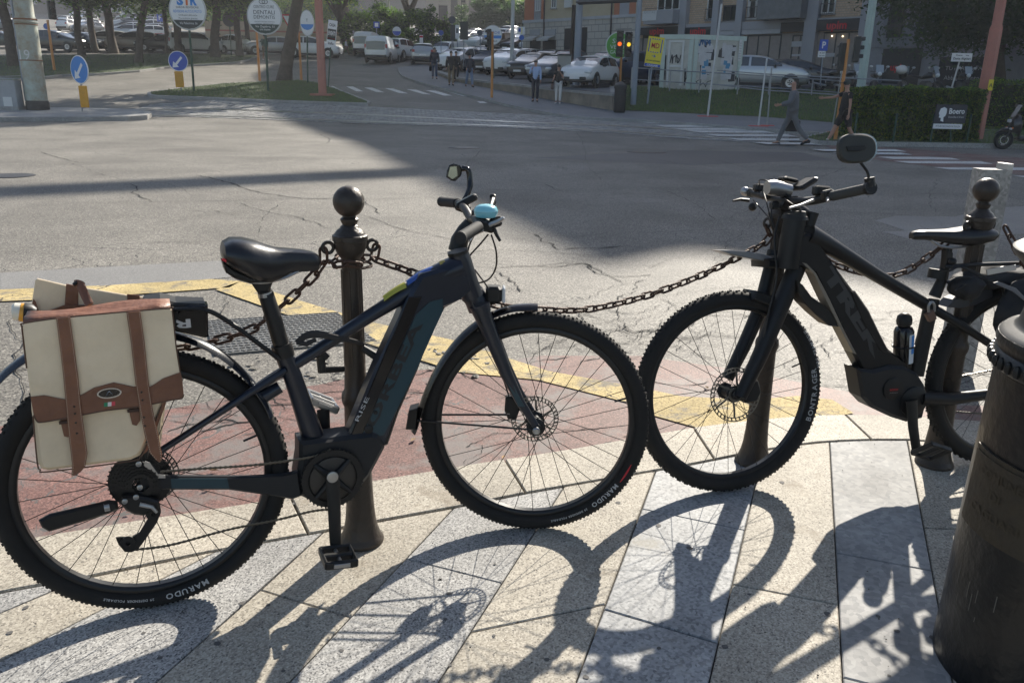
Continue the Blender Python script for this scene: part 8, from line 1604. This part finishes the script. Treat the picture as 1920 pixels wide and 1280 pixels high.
tp('headlight', ALU, lambda mb: TW.tube(mb, [(1438,352,26,0),(1448,352,30,0),(1480,358,26,0)], 0, 14)); mb = MB(); mb.ball(T0(1397,359,-.28), .018, 14, 8); mb.build('bell', ALU, tbar); mb = MB(); mb.ball(T0(1411,388,-.2), .016, 12, 8); mb.build('reservoir', PLB, tbar); mb = MB(); mb.tube([T0(1404,376,-.2), T0(1388,374,-.2), T0(1374,377,-.2)], [.007,.006,.004], 8); mb.build('brake_lever', PLB, tbar); mb = MB(); mb.tube([T0(1525,375,.2), T0(1500,385,.24), T0(1480,390,.26)], [.006,.005,.004], 8); mb.tube([T0(1552,372,.22), T0(1553,378,.24)], .006, 6); mb.build('brake_lever', ALU, tbar)
for tr in ([(1425,348,-.15),(1424,338,-.1),(1440,340,-.05),(1465,358,0),(1482,372,.03),(1520,415,.05),(1560,470,.04)], [(1412,375,-.15),(1430,395,-.08),(1450,420,.02),(1462,450,.04),(1470,470,.05)], [(1448,382,0),(1446,400,.04),(1452,425,.06),(1466,442,.05)], [(1470,372,.05),(1500,395,.10),(1530,430,.05),(1560,480,.04)], [(1432,360,-.05),(1440,390,.02),(1452,440,.05)]):
    mb = MB(); mb.tube(smooth_path([tuple(T0(*q_)) for q_ in tr], 6), .0026, 6); mb.build('cable', PLB, tk)
# mirror on the bar end
mb = MB(); mb.tube([tg0, T0(1634,352,.355)], .022, 14); mb.tube([T0(1632,350,.345), T0(1630,333,.345)], .016, 12); mb.tube(smooth_path([tuple(T0(x, y, .345)) for x, y in ((1629,334),(1626,322),(1616,308),(1608,296),(1605,285))], 4), .0045, 8); ma = mb.build('mirror_arm', PLB, tk)
mb = MB(); n_ = 40; pts = []
for j in range(n_): a = 2*pi*j/n_; e = 2.6; cx_, sx_ = cos(a), sin(a); pts.append((1610+35*abs(cx_)**(2/e)*(1 if cx_ > 0 else -1), 278-28*abs(sx_)**(2/e)*(1 if sx_ > 0 else -1)+(3 if sx_ < 0 else 0)*-cx_))
TW.plate(mb, pts, .335, .360, 0, .006); mh = mb.build('mirror_head', mat('mirror_shell', (.022,.024,.022), .55), tk); mb = MB(); TW.plate(mb, pts, .3325, .3345); mb.build('mirror_glass', MATS['mirror_glass'], mh); mb = MB(); TW.plate(mb, [(1588,275),(1622,272),(1626,279),(1612,284),(1590,283)], .3605, .3645, 0, .001); mb.build('mirror_boss', PLB, mh)
# bottle in its cage
bt_ = TB.P(1692,690,.0); k = pxm(bt_); bo_ = thing('drink_bottle', 'black drink bottle with a white and blue label in the frame of the black bicycle', 'bottle', tuple(bt_)); ax = (TB.P(1696,590,0)-bt_); H_ = ax.length; az = ax.normalized(); ay = TB.n; axx = ay.cross(az); BM_ = Matrix(((axx.x,ay.x,az.x,bt_.x),(axx.y,ay.y,az.y,bt_.y),(axx.z,ay.z,az.z,bt_.z),(0,0,0,1)))
mb = MB(); mb.lathe([(.030,0),(.034,.01),(.035,H_*.70),(.030,H_*.76),(.018,H_*.80)], 24, BM_); mb.build('bottle_body', GLB, bo_); mb = MB(); mb.lathe([(.020,H_*.80),(.026,H_*.82),(.028,H_*.90),(.024,H_*.98),(.012,H_*1.03),(0,H_*1.04)], 22, BM_); mb.build('cap', PLB, bo_)
mb = MB(); P = []
for z in (.12, .66): P.append([BM_ @ Vector((.0356*cos(a), .0356*sin(a), z*H_)) for a in [radians(85)+radians(80)*i/8 for i in range(9)]])
for i in range(8): mb.add([P[0][i], P[0][i+1], P[1][i+1], P[1][i]], [(0,1,2,3)])
mb.build('label', mat('label_white', (.6,.63,.66), .5), bo_); mb = MB(); P = []
for z in (.30, .64): P.append([BM_ @ Vector((.0360*cos(a), .0360*sin(a), z*H_)) for a in [radians(100)+radians(45)*i/6 for i in range(7)]])
for i in range(6): mb.add([P[0][i], P[0][i+1], P[1][i+1], P[1][i]], [(0,1,2,3)])
mb.build('blue_print', BLU2, bo_); tp('bottle_cage', PLB, lambda mb: (mb.tube([BM_ @ Vector((.038*cos(a), .038*sin(a), H_*.42)) for a in [2*pi*i/16 for i in range(17)]], .003, 6), mb.tube([BM_ @ Vector((.02,.036,H_*.42)), BM_ @ Vector((.0,.03,-.01))], .003, 6)))
# padlock, rear fender and luggage on the rack
pk = thing('padlock', 'small brown padlock hanging from the seat cluster of the black bicycle', 'padlock', tuple(TB.P(1747,592,.05))); part('body', TB, mat('padlock_brown', (.12,.06,.04), .5), lambda mb: TB.plate(mb, [(1738,590),(1752,582),(1758,598),(1745,604)], .04, .06, 0, .003), pk); part('shackle', TB, ALU, lambda mb: TB.tube(mb, sp_([(1742,588,5),(1741,574,5),(1747,566,5),(1752,572,5),(1752,584,5)]), .05, 8), pk)
Tp('rear_mudguard', mat('mudguard_dark', (.03,.032,.036), .5), [(1778,576),(1790,562),(1830,544),(1862,540),(1862,556),(1830,572),(1800,578)], -.03, .03, .003)
rk2 = MB(); [TB.tube(rk2, [(1770,500,8,s_),(1830,496,8,s_),(1960,492,8,s_)], 0, 8) for s_ in (.05,-.05)]; TB.tube(rk2, [(1880,500,8,.05),(1890,640,8,.06)], 0, 8); rk2.build('rear_rack', PLB, tk)
NYL = mat('black_nylon', (.012,.013,.016), .75, bump=.3, bscale=25, var=.3, vscale=12)
sb = thing('saddle_bag', 'black nylon bag with loose straps hanging over the rear rack of the black bicycle', 'pannier bag', tuple(TB.P(1850,560,.1))); pb = lambda nm, m, poly, o0, o1, bev: part(nm, TB, m, lambda mb: TB.plate(mb, poly, o0, o1, 0, bev), sb)

def lump(nm, px, py, off, sx, sy, sz, seed):
    c = TB.P(px, py, off); mb = MB(); mb.ball((0,0,0), 1, 28, 20); mb.v = [tuple(c + TB.u*(v[0]*sx*g_) + TB.n*(v[1]*sy*g_) + TB.w*(v[2]*sz*g_)) for v in mb.v for g_ in ((1+.16*noise.noise(Vector(v)*1.6+Vector((seed,0,0)))+.10*noise.noise(Vector(v)*4+Vector((seed,3,0)))),)]; return mb.build(nm, NYL, sb)
lump('top_bag', 1860, 520, 0, .16, .07, .045, 1); lump('top_bag', 1960, 510, 0, .12, .07, .05, 5); lump('side_bag', 1925, 585, .10, .13, .05, .13, 2); lump('front_pouch', 1812, 535, .03, .07, .05, .05, 7); pb('piping', mat('piping_grey', (.12,.12,.13), .6), [(1864,530),(1872,528),(1905,540),(1925,560),(1922,564),(1900,546),(1870,534)], .150, .156, .001)
pb('silver_strap', mat('foil', (.45,.45,.46), .3, metal=.7), [(1850,506),(1905,496),(1906,506),(1852,516)], .061, .066, .001)
for tr in ([(1780,508,5),(1800,500,5),(1830,512,5),(1848,520,5)], [(1776,530,5),(1800,520,5),(1850,522,5)], [(1790,545,4),(1820,530,4),(1845,535,4)]): part('strap', TB, NYL, lambda mb: TB.tube(mb, sp_(tr), .065, 6), sb)
# ================================================================== LITTER BIN
bc = Vector((1.40,1.75,0)); bn = thing('litter_bin', 'black cast iron litter bin with a bronze plaque at the right edge', 'bin', tuple(bc)); BI = mat('bin_black', (.0035,.004,.0045), .36, spec=.4, c2=(.007,.0075,.008), vscale=5, bump=.4, bscale=35)
T_ = Matrix.Translation(bc); mb = MB(); mb.lathe([(.278,0),(.278,.04),(.276,.12),(.274,.40),(.268,.70),(.266,.785)], 56, T_); mb.build('drum', BI, bn); mb = MB(); mb.lathe([(.266,.786),(.276,.795),(.279,.81),(.276,.825),(.268,.832),(.272,.842),(.276,.855),(.272,.868)], 56, T_)
for i in range(56): a = 2*pi*i/56; mb.ball(bc+Vector((cos(a)*.277, sin(a)*.277, .81)), .0125, 6, 5, sc=(.9,.9,1.3))
rim2 = mb.build('rope_rim', BI, bn); rim2['kind'] = 'stuff'; mb = MB(); mb.lathe([(.271,.869),(.262,.878),(.245,.884),(.236,.892),(.229,.92),(.228,.96),(.235,1.0),(.250,1.03),(.268,1.048),(.276,1.058),(.277,1.068),(.262,1.077)], 56, T_); mb.build('lid', mat('bin_grey_black', (.012,.013,.014), .42, c2=(.02,.021,.021), vscale=8), bn)
mb = MB(); mb.lathe([(.260,1.0775),(.256,1.080),(0,1.086)], 48, T_); ash = mb.build('stub_plate', mat('painted_white_plate', (.48,.49,.48), .5, bump=.3, bscale=60, var=.2), bn)
for i in range(28):
    a = 2*pi*i/28; mb = MB(); mb.tube([bc+Vector((cos(a)*.24, sin(a)*.24, 1.0805)), bc+Vector((cos(a+.12)*.17, sin(a+.12)*.17, 1.083)), bc+Vector((cos(a+.05)*.08, sin(a+.05)*.08, 1.085))], .004, 5); mb.build('slot', mat('slot_blue_black', (.02,.025,.05), .5), ash)
def onbin(ang, z, r=None): r = r or (.275 if z < .4 else .275-(z-.4)*.0235); return bc+Vector((cos(ang)*r, sin(ang)*r, z))
BRZ = mat('bronze_plaque', (.045,.034,.02), .55, metal=.3, c2=(.03,.025,.018), vscale=14, bump=.25, bscale=60); va = atan2(-bc.y, -bc.x); A0, A1, Z0, Z1 = va-1.15, va-.10, .40, .60
for nm, m, e0, e1, ro in (('plaque', BRZ, 0, 0, .006), ('plaque_field', BRZ, .03, .012, .0085)):
    mb = MB(); n_ = 16; L1 = [onbin(A0+e0+(A1-A0-2*e0)*i/n_, Z0+e1, .275+ro) for i in range(n_+1)]; L2 = [onbin(A0+e0+(A1-A0-2*e0)*i/n_, Z1-e1, .270+ro) for i in range(n_+1)]; L0 = [onbin(A0+e0+(A1-A0-2*e0)*i/n_, Z0+e1, .270) for i in range(n_+1)]; L3 = [onbin(A0+e0+(A1-A0-2*e0)*i/n_, Z1-e1, .266) for i in range(n_+1)]
    for i in range(n_):
        for a_, b_ in ((L1,L2),(L0,L1),(L2,L3)): mb.add([a_[i], a_[i+1], b_[i+1], b_[i]], [(0,1,2,3)], smooth=False)
    po = mb.build(nm, m, bn)
def curved(mb, s, zc, h, ang_c, wid):
    vs_, fs, x0, x1 = textmesh(s, .02); k = wid/(x1-x0); R0 = .275
    mb.add([onbin(ang_c+((x-(x0+x1)/2)*k)/R0, zc+y*h/.72, (.275-(zc+y*h/.72-.4)*.0235)+.0105) for x, y in vs_], fs)
mb = MB(); ac = (A0+A1)/2; BLM = mat('bronze_letters', (.05,.04,.026), .5, metal=.4)
for s_, z_, w_ in (('COMUNE', .545, .13), ('DI', .500, .03), ('CAGLIARI', .450, .15)): mb = MB(); curved(mb, s_, z_, .020, ac-.1, w_); mb.build('lettering', BLM, bn)
for (a_, z_) in ((A0+.05,Z0+.02),(A1-.05,Z0+.02),(A0+.05,Z1-.02),(A1-.05,Z1-.02)): mb = MB(); mb.ball(onbin(a_, z_)+Vector((0,0,0)), .008, 8, 6); mb.build('rivet', BRZ, bn)
for i in range(9):
    a_ = va+random.uniform(-1.1,-.5); z_ = random.uniform(.15,.38); mb = MB(); h_ = random.uniform(.01,.05); mb.add([onbin(a_,z_,)+Vector((0,0,0))+(onbin(a_,z_)-bc-Vector((0,0,z_))).normalized()*.0012, onbin(a_+.008,z_)+(onbin(a_,z_)-bc-Vector((0,0,z_))).normalized()*.0012, onbin(a_+.012,z_+h_)+(onbin(a_,z_)-bc-Vector((0,0,z_))).normalized()*.0012, onbin(a_+.002,z_+h_)+(onbin(a_,z_)-bc-Vector((0,0,z_))).normalized()*.0012], [(0,1,2,3)]); mb.build('drip_stain', mat('drip', (.12,.115,.10), .8), bn)
# ================================================================== AIR: thin scattering volume added to stand in for lens veiling glare
hz = MB(); hz.box((0, 110, 30), (500, 280, 76)); ho = hz.build('glare_haze', bpy.data.materials.new('glare_haze_air')); ho['kind'] = 'stuff'
m = ho.data.materials[0]; m.use_nodes = True; m.node_tree.nodes.clear(); ou = m.node_tree.nodes.new('ShaderNodeOutputMaterial'); pv = m.node_tree.nodes.new('ShaderNodeVolumePrincipled')
pv.inputs['Density'].default_value = .0008; pv.inputs['Color'].default_value = (.95,.96,1,1); pv.inputs['Anisotropy'].default_value = .3; m.node_tree.links.new(pv.outputs[0], ou.inputs['Volume'])
